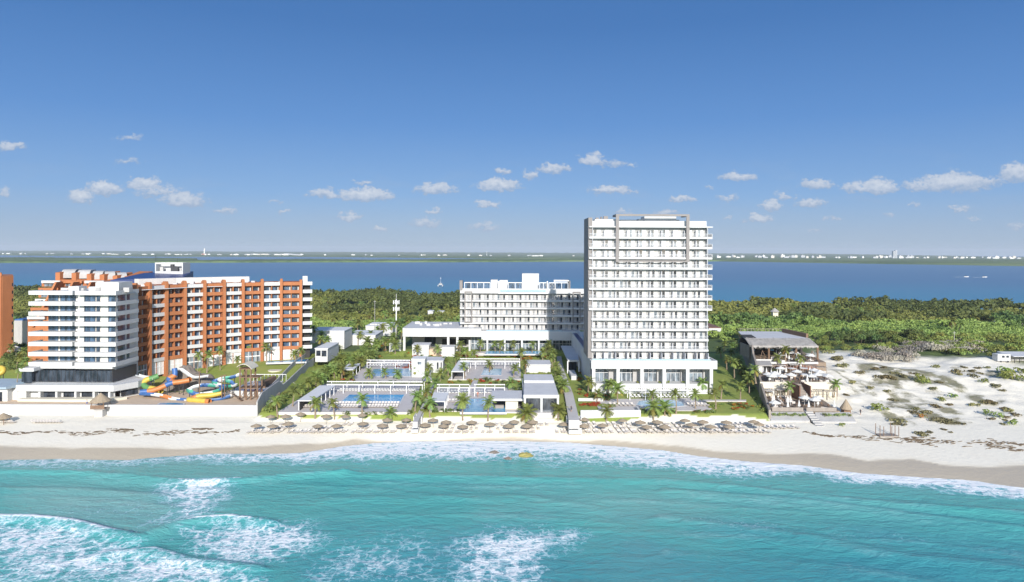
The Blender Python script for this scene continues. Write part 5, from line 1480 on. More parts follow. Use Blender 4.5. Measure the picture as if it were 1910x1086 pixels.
def palm_meshes(seed, h, fl, nfr, lean, droop):
    rnd = random.Random(seed)
    mb = MB(); pts = []; n = 7
    for i in range(n + 1):
        t = i / n; pts.append((lean * t * t, .3 * lean * math.sin(t * 3), h * t))
    mb.tube(pts, [.20 - .09 * i / n + (.08 if i == 0 else 0) for i in range(n + 1)], 7)
    tr = mesh_of(mb, 'trunk', [MATS['bark']])
    mb = MB(); top = Vector(pts[-1])
    for k in range(nfr):
        az = 2 * math.pi * k / nfr * 1.0 + rnd.uniform(-.25, .25) + (k % 3) * .7
        el = math.radians((72, 42, 12, -18)[k % 4] + rnd.uniform(-10, 10))
        L_ = fl * rnd.uniform(.85, 1.1); seg = 7; p = top.copy(); rach = [p.copy()]
        for s in range(seg):
            e = el - droop * (s / seg) ** 1.3
            p = p + Vector((math.cos(az) * math.cos(e), math.sin(az) * math.cos(e), math.sin(e))) * L_ / seg; rach.append(p.copy())
        dirx = Vector((math.cos(az), math.sin(az), 0)); side = Vector((-math.sin(az), math.cos(az), 0))
        dry = 1 if (k % 4 == 3 and rnd.random() < .3) else 0
        for s in range(seg):
            a, b_ = rach[s], rach[s + 1]
            mb.add([tuple(a - side * .03), tuple(a + side * .03), tuple(b_ + side * .02), tuple(b_ - side * .02)], [(0, 1, 2, 3)], dry)
            for j in range(2):
                c_ = a.lerp(b_, (j + .5) / 2); wl_ = fl * .34 * (math.sin(math.pi * min(1, (s + j * .5 + .9) / (seg + .6))) ** .6) * rnd.uniform(.8, 1.1)
                for sg in (-1, 1):
                    tip = c_ + side * sg * wl_ * .85 + (b_ - a).normalized() * wl_ * .55 - Vector((0, 0, wl_ * rnd.uniform(.15, .45)))
                    w_ = (b_ - a).normalized() * .085 * fl / 2
                    mb.add([tuple(c_ - w_), tuple(c_ + w_), tuple(tip)], [(0, 1, 2)], dry)
    return tr, mesh_of(mb, 'crown', [MATS['palm_leaf'], MATS['palm_leaf_dry']])
PALMS = [palm_meshes(s, 5.0, 2.1, 22, l_, 1.5) for s, l_ in ((1, .2), (2, -.5), (3, .5), (4, .1))]
TALL = [palm_meshes(s, 9.0, 3.0, 24, l_, 1.7) for s, l_ in ((11, .6), (12, -.9), (13, 1.3))]
FULL = [palm_meshes(s, 2.6, 2.7, 30, l_, 1.25) for s, l_ in ((21, .1), (22, -.15))]
def palm(bank, x, y, z, h, label, group, cat='palm tree', base_h=5.0, crown=None):
    tr, cr = random.choice(bank)
    t = thing('palm_tree', label, cat, (x, y, z), group)
    s = h / base_h; t.rotation_euler = (0, 0, random.uniform(0, 6.28))
    s2 = crown if crown else random.uniform(1.05, 1.3)
    a = bpy.data.objects.new('trunk', tr); COL.objects.link(a); a.parent = t; a.scale = (s2, s2, s)
    b_ = bpy.data.objects.new('crown', cr); COL.objects.link(b_); b_.parent = t; b_.scale = (s2, s2, s2)
    b_.location = (0, 0, base_h * s - base_h * s2)
    return t
def palm_px(u, vb, vc, label, group, bank=PALMS, base_h=5.0, crown=None):
    p = G(u, vb)
    h = (vb - vc) * p.y / FPX * .92
    return palm(bank, p.x, p.y, p.z - .1, max(1.5, h), label, group, base_h=base_h, crown=crown)
GP = 'young palms in the hotel gardens'
GARDEN_PALMS = [
 (518, 781, 745, 'at the lawn corner beside the boundary wall, shadow on the grass'), (545.5, 759, 726, 'left of the longest cabana'), (562, 739, 722, 'uphill of the palm left of the longest cabana'),
 (574, 729, 710, 'behind the front end of the longest cabana'), (588, 780, 749, 'in front of the longest cabana'), (624, 782, 749, 'in front of the gap between the longest cabana and large pool'),
 (676.5, 774, 743, 'in front of the middle of the large pool'), (729, 783, 768, 'standing low in the grass below the large pool'), (688, 708, 694, 'in front of the left end of the upper left pool'),
 (595, 717, 698, 'above the back end of the longest cabana'), (651, 712, 698, 'in front of the cabana beside orange flowers'), (720, 707, 692, 'in front of the middle of the upper left pool'), (742, 708, 696, 'in front of the right end of the upper left pool'),
 (774, 767, 737, 'right of the large pool deck beside the path'), (797, 745, 728, 'on the right of the path level with the large pool'), (802, 778, 750, 'at the sand end of the path, dry brown fronds'),
 (863, 784, 744, 'with a thick trunk in front of the infinity pool corner'), (910, 785, 747, 'in front of the infinity pool middle'), (913, 695, 678, 'behind the small pale pool'), (867, 706, 681, 'at the front of the upper middle cabana'),
 (958, 704, 685, 'at the right end of the upper middle deck'), (951, 728, 712, 'behind the pool bar'), (966, 745, 728, 'between the pool bar and pavilion'), (983, 787, 769, 'with bushy crown in front of the pavilion left column'),
 (980, 703, 674, 'tall and thin left of the kiosk'), (800, 702, 684, 'in front of the changing house'), (772, 703, 686, 'in front of the service house'), (796, 717, 699, 'on the path bend below the changing house'), (821, 712, 694, 'left of the upper middle deck'), (832, 690, 672, 'behind the upper middle cabana'),
 (836, 702, 684, 'just left of the upper middle cabana'), (812, 728, 712, 'left of the short pergola'),
 (1041, 784, 763, 'with thick trunk right of the pavilion'), (1051, 735, 717, 'on the left edge of the walkway, largest crown'), (1040, 715, 697, 'on the left edge of the walkway behind the largest'), (1036, 700, 681, 'third up the left edge of the walkway'), (1030, 685, 665, 'fourth up the left edge of the walkway'), (1046, 724, 708, 'between the first two walkway palms'), (1027, 668, 650, 'at the top of the walkway'),
 (1097.5, 735, 710, 'at the left corner of the tower podium'), (1131, 785, 764, 'in front of the tall garden wall'), (1113, 750, 732, 'behind the red flower bed'), (1133, 737, 714, 'against the podium base, first of a pair'), (1141, 740, 714, 'against the podium base, second of a pair'), (1152, 757, 723, 'with wide crown left of the kidney pool'),
 (1219, 784, 757, 'with thick trunk at the sand below the kidney pool'), (1240, 775, 760, 'short and stubby below the kidney pool'), (1217, 751, 734, 'beside the left half of the kidney pool'), (1261, 772, 730, 'tall in front of the kidney pool'), (1297, 763, 732, 'on the deck right of the kidney pool'),
 (1309, 733, 711, 'against the podium base at its right end'), (1345, 744, 714, 'brownish, on the right lawn near the podium corner'), (1335, 763, 730, 'on the right lawn beside the deck'), (1381, 747, 717, 'in the middle of the right lawn'), (1398, 735, 705, 'beside the beach club wall at mid lawn'),
 (1387, 706, 687, 'beside the beach club wall further up'), (1370, 706, 674, 'tall on the upper right lawn'), (1395, 722, 700, 'close to the beach club wall'), (1376, 692, 670, 'near the top of the beach club wall'), (1362, 672, 655, 'on the upper right lawn behind the podium'), (1350, 655, 640, 'at the top of the right lawn'), (1345, 668, 652, 'beside the podium roof corner'), (1356, 690, 668, 'on the upper right lawn, left of the wall row'), (1369, 660, 644, 'last before the forest on the right lawn')]
for u, vb, vc, w in GARDEN_PALMS:
    fat = 'thick' in w or 'bushy' in w or 'stubby' in w or 'wide' in w or 'largest' in w
    palm_px(u, vb, vc, 'young palm ' + w, GP, FULL if fat else PALMS, 2.6 if fat else 5.0)
WP = 'palms in front of the wing hotel'
for i, (u, vb, vc) in enumerate([(780, 668, 648), (815, 668, 648), (858, 664, 640), (870, 672, 652), (896, 662, 638), (932, 664, 640), (958, 662, 638), (972, 673, 655), (992, 662, 640), (1012, 672, 655), (1024, 664, 640), (1020, 660, 646), (885, 676, 660), (850, 682, 664), (1034, 676, 656), (924, 658, 640)]):
    palm_px(u, vb, vc, 'palm before the wing hotel front, ' + ordw(i + 1) + ' of its irregular row', WP)
SP = 'palms on the slope beside the boundary wall'
for i in range(34):
    f = (i + .5) / 34; u = 585 + 150 * f + random.uniform(-22, 22); v = 722 - 78 * f + random.uniform(-6, 12)
    palm_px(u, v, v - random.uniform(15, 24), 'palm in the dense planting along the boundary wall, ' + ordw(i + 1) + ' up from the beach', SP, PALMS if i % 3 else FULL, 5.0 if i % 3 else 2.6)
OP = 'palms in front of the orange hotel'
def r2(x, y): return x / 3.395 + 240, y / 3.395 + 470
for i, (cx_, cy_, bx_, by_) in enumerate([(165, 640, 170, 765), (250, 690, 250, 760), (215, 700, 220, 770), (435, 640, 435, 770), (495, 640, 495, 765), (580, 610, 580, 750), (680, 600, 685, 690), (695, 670, 700, 745), (770, 580, 757, 690), (905, 560, 905, 660), (870, 590, 872, 700), (1000, 570, 985, 670), (1050, 640, 1050, 690), (1100, 610, 1095, 745), (1165, 510, 1140, 610)]):
    (u, vc), (ub, vb) = r2(cx_, cy_), r2(bx_, by_)
    palm_px(ub, vb, vc, 'coconut palm in front of the orange and white balconies, ' + ordw(i + 1) + ' from the left', OP, TALL if i % 2 else PALMS, 9.0 if i % 2 else 5.0, .72 if i % 2 else 1.25)
LP = 'palms left of the white front block'
for i, (u, vb, vc) in enumerate([(29, 640, 614), (47, 676, 652), (31, 690, 664), (32, 745, 682), (12, 650, 632), (50, 700, 672), (5, 640, 622), (20, 668, 646), (60, 672, 655)]):
    palm_px(u, vb, vc, 'palm left of the white front block, ' + ordw(i + 1) + ' of that clump', LP, TALL, 9.0, .8)
KP = 'palms among the white service buildings'
for i, (u, vb, vc) in enumerate([(600, 645, 622), (610, 655, 632), (640, 640, 612), (655, 640, 618), (668, 645, 622), (615, 668, 644), (690, 640, 620), (740, 640, 600), (748, 640, 612), (728, 640, 606), (700, 632, 612), (630, 670, 650), (596, 660, 630), (585, 640, 610), (755, 630, 606), (720, 655, 634), (705, 660, 640)]):
    palm_px(u, vb, vc, 'palm among the white service buildings, ' + ordw(i + 1) + ' of the group', KP, TALL, 9.0, .9)

# leaf clumps
def clump(seed, n, rx, rz, size, stem=0.0, lumps=5, flat=False):
    """n leaf-sized faces spread over a lumpy dome"""
    r = np.random.default_rng(seed)
    cs = r.normal(size=(lumps, 3)) * [.42, .42, .25]; cs[:, 2] = np.abs(cs[:, 2]) * .8 + .25; cr = r.uniform(.38, .62, lumps)
    k = r.integers(0, lumps, n); d = r.normal(size=(n, 3)); d /= np.linalg.norm(d, axis=1)[:, None]; d[:, 2] = np.where(d[:, 2] < -.35, -d[:, 2], d[:, 2])
    rad = cr[k] * r.uniform(.72, 1.05, n)
    p = cs[k] + d * rad[:, None]
    p = p * [rx, rx, rz]; p[:, 2] = np.maximum(p[:, 2], .02) + stem
    nn = d + r.normal(size=(n, 3)) * .55; nn /= np.linalg.norm(nn, axis=1)[:, None]
    t = np.cross(nn, r.normal(size=(n, 3))); t /= np.linalg.norm(t, axis=1)[:, None]; b_ = np.cross(nn, t)
    s = size * r.uniform(.6, 1.3, n)[:, None]
    return np.stack([p - t * s * .6, p + b_ * s * .55, p + t * s * .6, p - b_ * s * .4], 1)
def clump_mesh(name, quads, mats, trunk=None):
    n = len(quads); v = quads.reshape(-1, 3); f = np.arange(n * 4).reshape(n, 4)
    o = np_mesh(name, v, f, mats, smooth=False); me = o.data; bpy.data.objects.remove(o)
    return me
SHR = {}
for key, mt, n, rz, sz in (('g', 'leaf_green', 90, .9, .26), ('l', 'leaf_light', 90, .8, .26), ('d', 'leaf_dark', 90, .95, .26), ('r', 'leaf_red', 100, .7, .24), ('o', 'leaf_orange', 100, .7, .24)):
    SHR[key] = [clump_mesh('shrub', clump(30 + i, n, 1.0, rz, sz), [MATS[mt]]) for i in range(3)]
SNAME = {'g': 'green', 'l': 'light green', 'd': 'dark green', 'r': 'red flowering', 'o': 'orange flowering'}
def shrub(key, x, y, z, s, label, group, name='shrub', cat='shrub'):
    o = bpy.data.objects.new(name, random.choice(SHR[key])); COL.objects.link(o)
    o.location = (x, y, z - .05); o.scale = (s, s, s * random.uniform(.8, 1.15)); o.rotation_euler = (0, 0, random.uniform(0, 6.28))
    return tag(o, label, cat, group)
BEDS = [  # pixel polygon, number of shrubs, kinds, size, where
 ([(492, 770), (556, 722), (566, 722), (505, 770)], 16, 'dgdg', 1.5, 'along the boundary wall by the beach'),
 ([(566, 722), (640, 668), (668, 668), (610, 712)], 30, 'gdgod', 1.6, 'halfway up the boundary wall'),
 ([(640, 672), (735, 628), (750, 640), (680, 670)], 34, 'gldgo', 1.7, 'at the top of the boundary wall'),
 ([(600, 712), (660, 694), (660, 711), (610, 713)], 16, 'glro', 1.0, 'between the longest and second cabana'),
 ([(700, 655), (765, 648), (765, 666), (700, 668)], 14, 'glo', 1.1, 'left of the wing terraces'),
 ([(733, 677), (772, 677), (772, 690), (742, 690)], 16, 'rrr', 1.0, 'right of the upper left pool'),
 ([(655, 713), (800, 713), (800, 716), (655, 716)], 26, 'gdg', .8, 'in the hedge between both left pools'),
 ([(640, 771), (765, 771), (765, 774), (640, 774)], 18, 'ddg', .75, 'in the low hedge before the large pool'),
 ([(805, 767), (858, 767), (858, 770), (805, 770)], 12, 'ddd', .9, 'in the hedge left of the infinity pool'),
 ([(786, 770), (806, 715), (812, 716), (800, 770)], 10, 'gdo', 1.0, 'along the left garden path'),
 ([(836, 709), (890, 709), (885, 716), (830, 716)], 12, 'lgo', 1.0, 'below the upper middle cabana'),
 ([(892, 709), (968, 709), (968, 716), (890, 716)], 16, 'ddr', 1.2, 'below the upper middle deck'),
 ([(845, 660), (975, 660), (975, 667), (845, 667)], 34, 'rglro', 1.1, 'in the flower beds before the wing'),
 ([(975, 662), (1030, 662), (1030, 680), (975, 672)], 16, 'lgro', 1.2, 'behind the kiosk'),
 ([(985, 696), (1026, 696), (1026, 701), (985, 701)], 10, 'lgl', .9, 'between the kiosk and the pavilion'),
 ([(972, 705), (976, 705), (976, 760), (972, 760)], 10, 'dg', 1.0, 'along the left side of the pavilion'),
 ([(1000, 764), (1040, 764), (1040, 767), (1000, 767)], 8, 'dg', .7, 'in front of the pavilion'),
 ([(1072, 688), (1096, 680), (1096, 705), (1080, 712)], 12, 'rodo', 1.1, 'right of the entrance ramp'),
 ([(1076, 722), (1092, 722), (1092, 740), (1078, 740)], 8, 'lgr', .9, 'below the entrance ramp'),
 ([(1092, 736), (1140, 738), (1140, 748), (1095, 748)], 16, 'drog', 1.2, 'at the left corner of the tower'),
 ([(1086, 752), (1118, 752), (1118, 758), (1086, 758)], 14, 'rrr', .9, 'above the tall garden wall'),
 ([(1118, 752), (1150, 752), (1150, 762), (1118, 762)], 10, 'lgr', .9, 'right of the bright red bed'),
 ([(1196, 766), (1330, 768), (1330, 773), (1196, 772)], 24, 'dgrg', .9, 'in the hedge below the kidney pool'),
 ([(1170, 732), (1300, 732), (1300, 735), (1170, 735)], 22, 'ddd', .7, 'in the hedge behind the kidney pool'),
 ([(1320, 754), (1352, 754), (1352, 762), (1325, 762)], 10, 'lgl', .8, 'right of the kidney pool deck'),
 ([(1363, 754), (1402, 753), (1402, 764), (1363, 764)], 22, 'oordo', 1.0, 'in the round bed on the right lawn'),
 ([(1414, 750), (1432, 770), (1424, 770), (1402, 740)], 12, 'gdl', 1.0, 'along the beach club wall near the beach'),
 ([(1372, 672), (1402, 730), (1394, 730), (1362, 672)], 18, 'dgd', 1.4, 'along the beach club wall uphill'),
 ([(1072, 640), (1098, 690), (1090, 690), (1066, 645)], 12, 'ddg', 1.6, 'along the left side of the tower podium'),
 ([(770, 662), (830, 662), (830, 668), (770, 666)], 10, 'gdr', .9, 'below the wing terraces'),
 ([(575, 665), (600, 655), (605, 668), (585, 672)], 5, 'dg', 1.0, 'beside the small kiosk above the lawn'),
 ([(0, 640), (55, 640), (50, 690), (0, 690)], 22, 'dgd', 2.0, 'left of the white front block'),
]
SHRUBS = []
for poly, n, kinds, size, where in BEDS:
    us = [p[0] for p in poly]; vs_ = [p[1] for p in poly]; got = 0; pts = []
    while got < n:
        u, v = random.uniform(min(us), max(us)), random.uniform(min(vs_), max(vs_))
        if inpoly(np.array([u]), np.array([float(v)]), poly)[0]:
            pts.append((u, v)); got += 1
    pts.sort(); count = {}
    for i, (u, v) in enumerate(pts):
        k = random.choice(kinds); p = G(u, v); count[k] = count.get(k, 0) + 1
        SHRUBS.append((p.y, k, p, size * random.uniform(.75, 1.2), SNAME[k] + ' shrub ' + where + ', ' + ordw(count[k]) + ' from left'))
SHRUBS.sort(key=lambda t: t[0])
for y_, k, p, s_, lab in SHRUBS[:285]:
    shrub(k, p.x, p.y, p.z, s_, lab, 'garden shrubs')
mv, mf, mm_ = [], [], []; keys = list('gldro')
for y_, k, p, s_, lab in SHRUBS[285:]:
    me = random.choice(SHR[k]); co = np.empty(len(me.vertices) * 3, np.float32); me.vertices.foreach_get('co', co); co = co.reshape(-1, 3)
    a = random.uniform(0, 6.28); ca, sa = math.cos(a), math.sin(a)
    mv.append(np.stack([(co[:, 0] * ca - co[:, 1] * sa) * s_ + p.x, (co[:, 0] * sa + co[:, 1] * ca) * s_ + p.y, co[:, 2] * s_ + p.z - .05], -1)); mm_.append(np.full(len(co) // 4, keys.index(k)))
mv = np.concatenate(mv)
tag(np_mesh('shrub', mv, np.arange(len(mv)).reshape(-1, 4), [SHR[k][0].materials[0] for k in keys], smooth=False, matidx=np.concatenate(mm_)), 'mixed green and red flowering shrubs in the upper garden beds', 'shrub', 'garden shrubs', 'stuff')
# ball bushes on the tower terrace and round plants in the colonnade
for i, (u, v, z, s) in enumerate(((1184, 727, 5.3, 1.3), (1211, 727, 5.3, 1.3), (1145, 703, 8.2, .9), (1190, 704, 8.2, .8), (1231, 704, 8.2, .8), (1245, 705, 8.2, .8), (1274, 704, 8.2, .8), (1317, 704, 8.2, .8))):
    if i < 2: p = PZ(u, v + 2, 5.3)
    else: p = PD(u, v, 218.7); p.z = 8.2
    shrub('l' if i > 1 else 'g', p.x, p.y, p.z, s, 'round clipped bush at the foot of the tower colonnade, ' + ordw(i + 1) + ' of eight', 'clipped bushes of the colonnade', 'round_bush', 'bush')

# dunes
SHR['n'] = [clump_mesh('dune_shrub', clump(60 + i, 130, 1.0, .55, .26, lumps=6), [MATS['leaf_dune']]) for i in range(3)]
SHR['t'] = [clump_mesh('bare_shrub', clump(70 + i, 320, 1.0, .62, .12, lumps=7), [MATS['twig_grey']]) for i in range(3)]
DUNE = [(1643, 760, 17, 'l'), (1672, 783, 14, 'n'), (1680, 790, 10, 'n'), (1668, 789, 9, 'n'), (1715, 706, 15, 'l'), (1725, 712, 12, 'l'), (1776, 737, 11, 'l'), (1735, 722, 10, 'n'), (1752, 712, 8, 'n'), (1690, 700, 11, 'n'), (1655, 702, 14, 'n'), (1668, 703, 12, 'n'), (1640, 700, 9, 'n'), (1632, 686, 10, 'n'), (1645, 684, 7, 'n'), (1700, 768, 10, 'n'), (1717, 775, 10, 'o'), (1730, 768, 12, 'n'), (1750, 780, 14, 'n'), (1772, 786, 13, 'n'), (1790, 788, 10, 'n'), (1712, 762, 8, 'n'), (1745, 755, 12, 'n'), (1757, 744, 10, 'l'), (1768, 752, 9, 'n'), (1780, 690, 12, 'n'), (1793, 696, 9, 'n'), (1808, 690, 9, 'n'), (1812, 700, 10, 'n'), (1820, 685, 8, 'n'), (1837, 711, 10, 'l'), (1832, 696, 9, 'n'), (1852, 718, 11, 'n'), (1866, 727, 8, 'n'), (1845, 685, 7, 'n'), (1818, 754, 10, 'n'), (1832, 748, 9, 'n'), (1843, 748, 12, 'n'), (1855, 750, 9, 'n'), (1845, 769, 12, 'g'), (1860, 776, 11, 'g'), (1852, 781, 7, 'n'), (1872, 761, 9, 'n'), (1885, 765, 12, 'n'), (1877, 776, 8, 'n'), (1885, 788, 13, 'g'), (1898, 772, 10, 'n'), (1868, 790, 6, 'n'), (1875, 783, 6, 'n'), (1720, 808, 14, 'n'), (1736, 806, 8, 'n'), (1760, 800, 6, 'n'), (1773, 806, 5, 'n'), (1600, 693, 12, 'n'), (1590, 712, 10, 'n'), (1650, 728, 9, 'n'), (1666, 745, 9, 'n'), (1566, 680, 14, 'n'), (1555, 665, 16, 'n'), (1545, 655, 14, 'n'), (1875, 690, 18, 'l'), (1890, 700, 20, 'l'), (1900, 690, 16, 'l'), (1905, 707, 14, 'g'), (1870, 702, 12, 'g'), (1750, 683, 9, 'n'), (1800, 683, 8, 'n'), (1665, 694, 10, 'n'), (1705, 695, 9, 'n'), (1620, 722, 8, 'n'), (1580, 735, 7, 'n')]
cn = {}
for (u, v, r, k) in sorted(DUNE):
    p = G(u, v + r * .35); s = r / FPX * p.y * .95
    kind = {'n': 'low brown-green', 'l': 'bright green', 'g': 'dark green', 'o': 'rusty'}[k]; cn[k] = cn.get(k, 0) + 1
    shrub(k, p.x, p.y, p.z, s, kind + ' shrub on the white dunes, ' + ordw(cn[k]) + ' from the left', 'shrubs on the dunes', 'dune_shrub')
i = 0
for (u0, v0, n, sp, vs2) in ((1600, 665, 8, 14, 8), (1640, 655, 7, 16, 5), (1690, 652, 16, 9, 8), (1700, 645, 12, 10, 6), (1625, 672, 7, 11, 4)):
    for q_ in range(n):
        u = u0 + q_ * sp + random.uniform(-4, 4); v = v0 + random.uniform(-vs2, vs2) * .8; p = G(u, v); i += 1
        shrub('t', p.x, p.y, p.z, random.uniform(3.0, 4.6), 'grey leafless bush behind the white dunes, ' + ordw(i) + ' of the belt', 'grey bare bushes behind the dunes', 'bare_bush', 'bush')

# ---------------------------------------------------------------- forest
def tree_mesh(seed, mat, rx, rz, stem, n, size):
    q_ = clump(seed, n, rx, rz, size, stem, lumps=8)
    v = q_.reshape(-1, 3); f = np.arange(n * 4).reshape(n, 4)
    mb = MB(); mb.tube([(0, 0, -.5), (.1, .05, stem * .6), (.05, .1, stem + rz * .4)], [.22, .17, .09], 6)
    for a in range(5):
        an = a * 1.257 + seed; mb.tube([(.08, .05, stem * .7), (math.cos(an) * rx * .4, math.sin(an) * rx * .4, stem + rz * .45)], [.10, .04], 5)
    tv = np.array(mb.v); tf = np.array(mb.f, dtype=object)
    quads = [tuple(int(i) for i in x) if len(x) == 4 else None for x in mb.f]; quads = [x for x in quads if x]
    V2 = np.concatenate([v, tv]); F2 = np.concatenate([f, np.array(quads) + len(v)])
    mi = np.concatenate([np.zeros(n, int), np.ones(len(quads), int)])
    o = np_mesh('broadleaf_tree', V2, F2, [MATS[mat], MATS['bark_dark']], smooth=False, matidx=mi); me = o.data; bpy.data.objects.remove(o)
    return me
TREES = {'light green': [tree_mesh(80 + i, 'leaf_light', 3.6, 3.0, .8, 260, .75) for i in range(3)], 'mid green': [tree_mesh(90 + i, 'leaf_green', 3.4, 3.6, 1.6, 260, .75) for i in range(3)], 'dark green': [tree_mesh(95 + i, 'leaf_dark', 3.6, 4.4, 2.6, 260, .8) for i in range(3)]}
def lagoon_y(x): return 690 - 0.22 * x - 42
GOLF = [([(578, 571), (690, 569), (690, 575), (578, 576)], 0), ([(1330, 574), (1398, 573), (1398, 580), (1330, 580)], 0), ([(1500, 583), (1525, 583), (1525, 589), (1500, 589)], 0), ([(1860, 596), (1910, 598), (1910, 604), (1850, 602)], 1), ([(1800, 605), (1850, 605), (1850, 611), (1800, 611)], 1)]
clear = []
for poly, k in GOLF:
    clear.append([tuple(PZ(u, v, 4.0).xy) for u, v in poly])
pts = []
for gy_ in np.arange(296, 760, 6.2):
    for gx_ in np.arange(-640, 700, 6.4):
        x = gx_ + random.uniform(-2.6, 2.6); y = gy_ + random.uniform(-2.6, 2.6)
        u = U0 + FPX * x / y
        if u < -60 or u > 1990 or y > lagoon_y(x): continue
        right = x > wallR(min(y, 340)) - 4
        if right and y < 300 + 0.0 * x: continue
        if not right and y < (352 if x > -60 else 310): continue
        if 560 < u < 760 and y < 372: continue         # service buildings
        if u < 575 and y < 330: continue
        if x > wallR(300) and y < 322 and u > 1530: continue
        pts.append((y, x))
# the bush belt between the dunes and the trees on the right, and beside the club
for k in range(160):
    u = random.uniform(1332, 1930); v = random.uniform(612, 642 if u < 1530 else 640)
    p = G(u, v)
    if p.y > 255 and not (1370 < u < 1535 and v > 628): pts.append((p.y, p.x))
for k in range(150):
    u = random.uniform(1526, 1830); v = random.uniform(634, 654); p = G(u, v); pts.append((p.y, p.x))
for k in range(40):
    u = random.uniform(1760, 1930); v = random.uniform(640, 668); p = G(u, v); pts.append((p.y, p.x))
PX_, PY_ = np.array([p[1] for p in pts]), np.array([p[0] for p in pts])
keep = np.ones(len(pts), bool)
for poly in clear:
    keep &= ~(inpoly(PX_, PY_, poly) | (dist_poly(PX_, PY_, poly) < 3))
PX_, PY_ = PX_[keep], PY_[keep]
order = np.argsort(PY_); PX_, PY_ = PX_[order], PY_[order]
PZ_ = TT(PX_, PY_)
tone = .5 + 1.5 * (fbm(PX_ * .022, PY_ * .022, 77, 3) - .5) + .12 * sstep(430, 560, PY_ + .22 * PX_) - .05 * sstep(0, 60, PX_) * sstep(450, 400, PY_)
tall = .42 + 1.15 * fbm(PX_ * .03, PY_ * .03, 91, 3) + .25 * sstep(430, 580, PY_ + .22 * PX_)
tall = np.where((PX_ > 60) & (PY_ < 400), tall * .72, tall)
NIND = 296
cn = {}
for i in range(min(NIND, len(PX_))):
    kind = 'light green' if tone[i] < .53 else ('mid green' if tone[i] < .64 else 'dark green')
    o = bpy.data.objects.new('broadleaf_tree', random.choice(TREES[kind])); COL.objects.link(o)
    s = tall[i] * random.uniform(.8, 1.15)
    o.location = (PX_[i], PY_[i], PZ_[i] - .2); o.scale = (s, s, s * random.uniform(.8, 1.1)); o.rotation_euler = (0, 0, random.uniform(0, 6.28))
    side = 'behind the beach club and dunes' if PX_[i] > 60 else 'behind the hotels'
    cn[(kind, side)] = cn.get((kind, side), 0) + 1
    tag(o, kind + ' bushy tree ' + side + ', ' + ordw(min(199, cn[(kind, side)])) + ' counting from the nearest', 'tree', 'nearest trees of the forest')
def mass(name, idx, n, size, mats, label):
    Vs, Ms = [], []
    for kk, seed0 in enumerate((80, 90, 95)):
        sel = idx[(np.digitize(tone[idx], [.53, .64]) == kk)]
        if len(sel) == 0: continue
        for var in range(4):
            s_ = sel[var::4]
            if len(s_) == 0: continue
            base = clump(seed0 + 20 + var, n, (3.6, 3.4, 3.6)[kk], (3.0, 3.6, 4.4)[kk], size, (.8, 1.6, 2.6)[kk], lumps=8)
            r = np.random.default_rng(5 + var); a = r.uniform(0, 6.28, len(s_)); sc = tall[s_] * r.uniform(.8, 1.2, len(s_))
            ca, sa = np.cos(a), np.sin(a)
            bx, by, bz = base[..., 0].ravel(), base[..., 1].ravel(), base[..., 2].ravel()
            v = np.stack([(bx[None] * ca[:, None] - by[None] * sa[:, None]) * sc[:, None] + PX_[s_][:, None], (bx[None] * sa[:, None] + by[None] * ca[:, None]) * sc[:, None] + PY_[s_][:, None], bz[None] * sc[:, None] + PZ_[s_][:, None]], -1)
            Vs.append(v.reshape(-1, 3)); Ms.append(np.full(len(s_) * n, kk))
    V3 = np.concatenate(Vs); F3 = np.arange(len(V3)).reshape(-1, 4)
    o = np_mesh(name, V3, F3, mats, smooth=False, matidx=np.concatenate(Ms))
    return tag(o, label, 'forest', None, 'stuff')
FM = [MATS['leaf_light'], MATS['leaf_green'], MATS['leaf_dark']]
idx = np.arange(NIND, len(PX_))
near = idx[PY_[idx] < 430]; far = idx[PY_[idx] >= 430]
mass('forest', near, 120, 1.05, FM, 'dense green forest between the hotels and the lagoon')
mass('forest', far, 70, 1.35, FM, 'darker far edge of the forest along the lagoon shore')
FP = 'palms standing above the forest'
fp = [(604, 560), (612, 562), (648, 575), (670, 572), (700, 560), (706, 562), (640, 590), (655, 596), (690, 590), (720, 590), (760, 600), (780, 600), (800, 604), (815, 600), (830, 606), (845, 604), (852, 610), (770, 612), (790, 612), (1343, 565), (1404, 556), (1424, 562), (1565, 575), (1580, 582), (1607, 580), (1620, 578), (1640, 578), (1530, 580), (1480, 572), (1776, 605), (1790, 610), (710, 612), (725, 605), (820, 618), (1360, 600), (842, 622), (622, 600), (668, 606), (735, 580), (810, 585)]
for i, (u, v) in enumerate(sorted(fp)):
    # crown pixel: find the tree's foot by depth
    d = 330 + max(0, (615 - v)) * 4.5
    top = PD(u, v, d); z = gz(top.x, top.y)
    if d > lagoon_y(top.x): d = lagoon_y(top.x) - 8; top = PD(u, v, d); z = gz(top.x, top.y)
    h = min(15, max(6, top.z - z))
    palm(TALL, top.x, top.y, z, h, 'coconut palm rising above the forest, ' + ordw(i + 1) + ' from the left', FP, base_h=9.0, crown=1.25)
for poly, k in GOLF:
    mb = MB(); pl = [tuple(PZ(u, v, 4.0).xy) for u, v in poly]
    a = sum(pl[i][0] * pl[(i + 1) % 4][1] - pl[(i + 1) % 4][0] * pl[i][1] for i in range(4))
    if a < 0: pl = pl[::-1]
    zs = [gz(*p) for p in pl]
    mb.prism(pl, 1.0, [z + .6 for z in zs])
    tag(mb.build('fairway' if not k else 'sand_road', M('fairway', (0.24, 0.31, 0.07), 0.9, 0.2, .1) if not k else M('sand_road', (0.6, 0.55, 0.44), 0.95, 0.1, .3)), kind='structure')
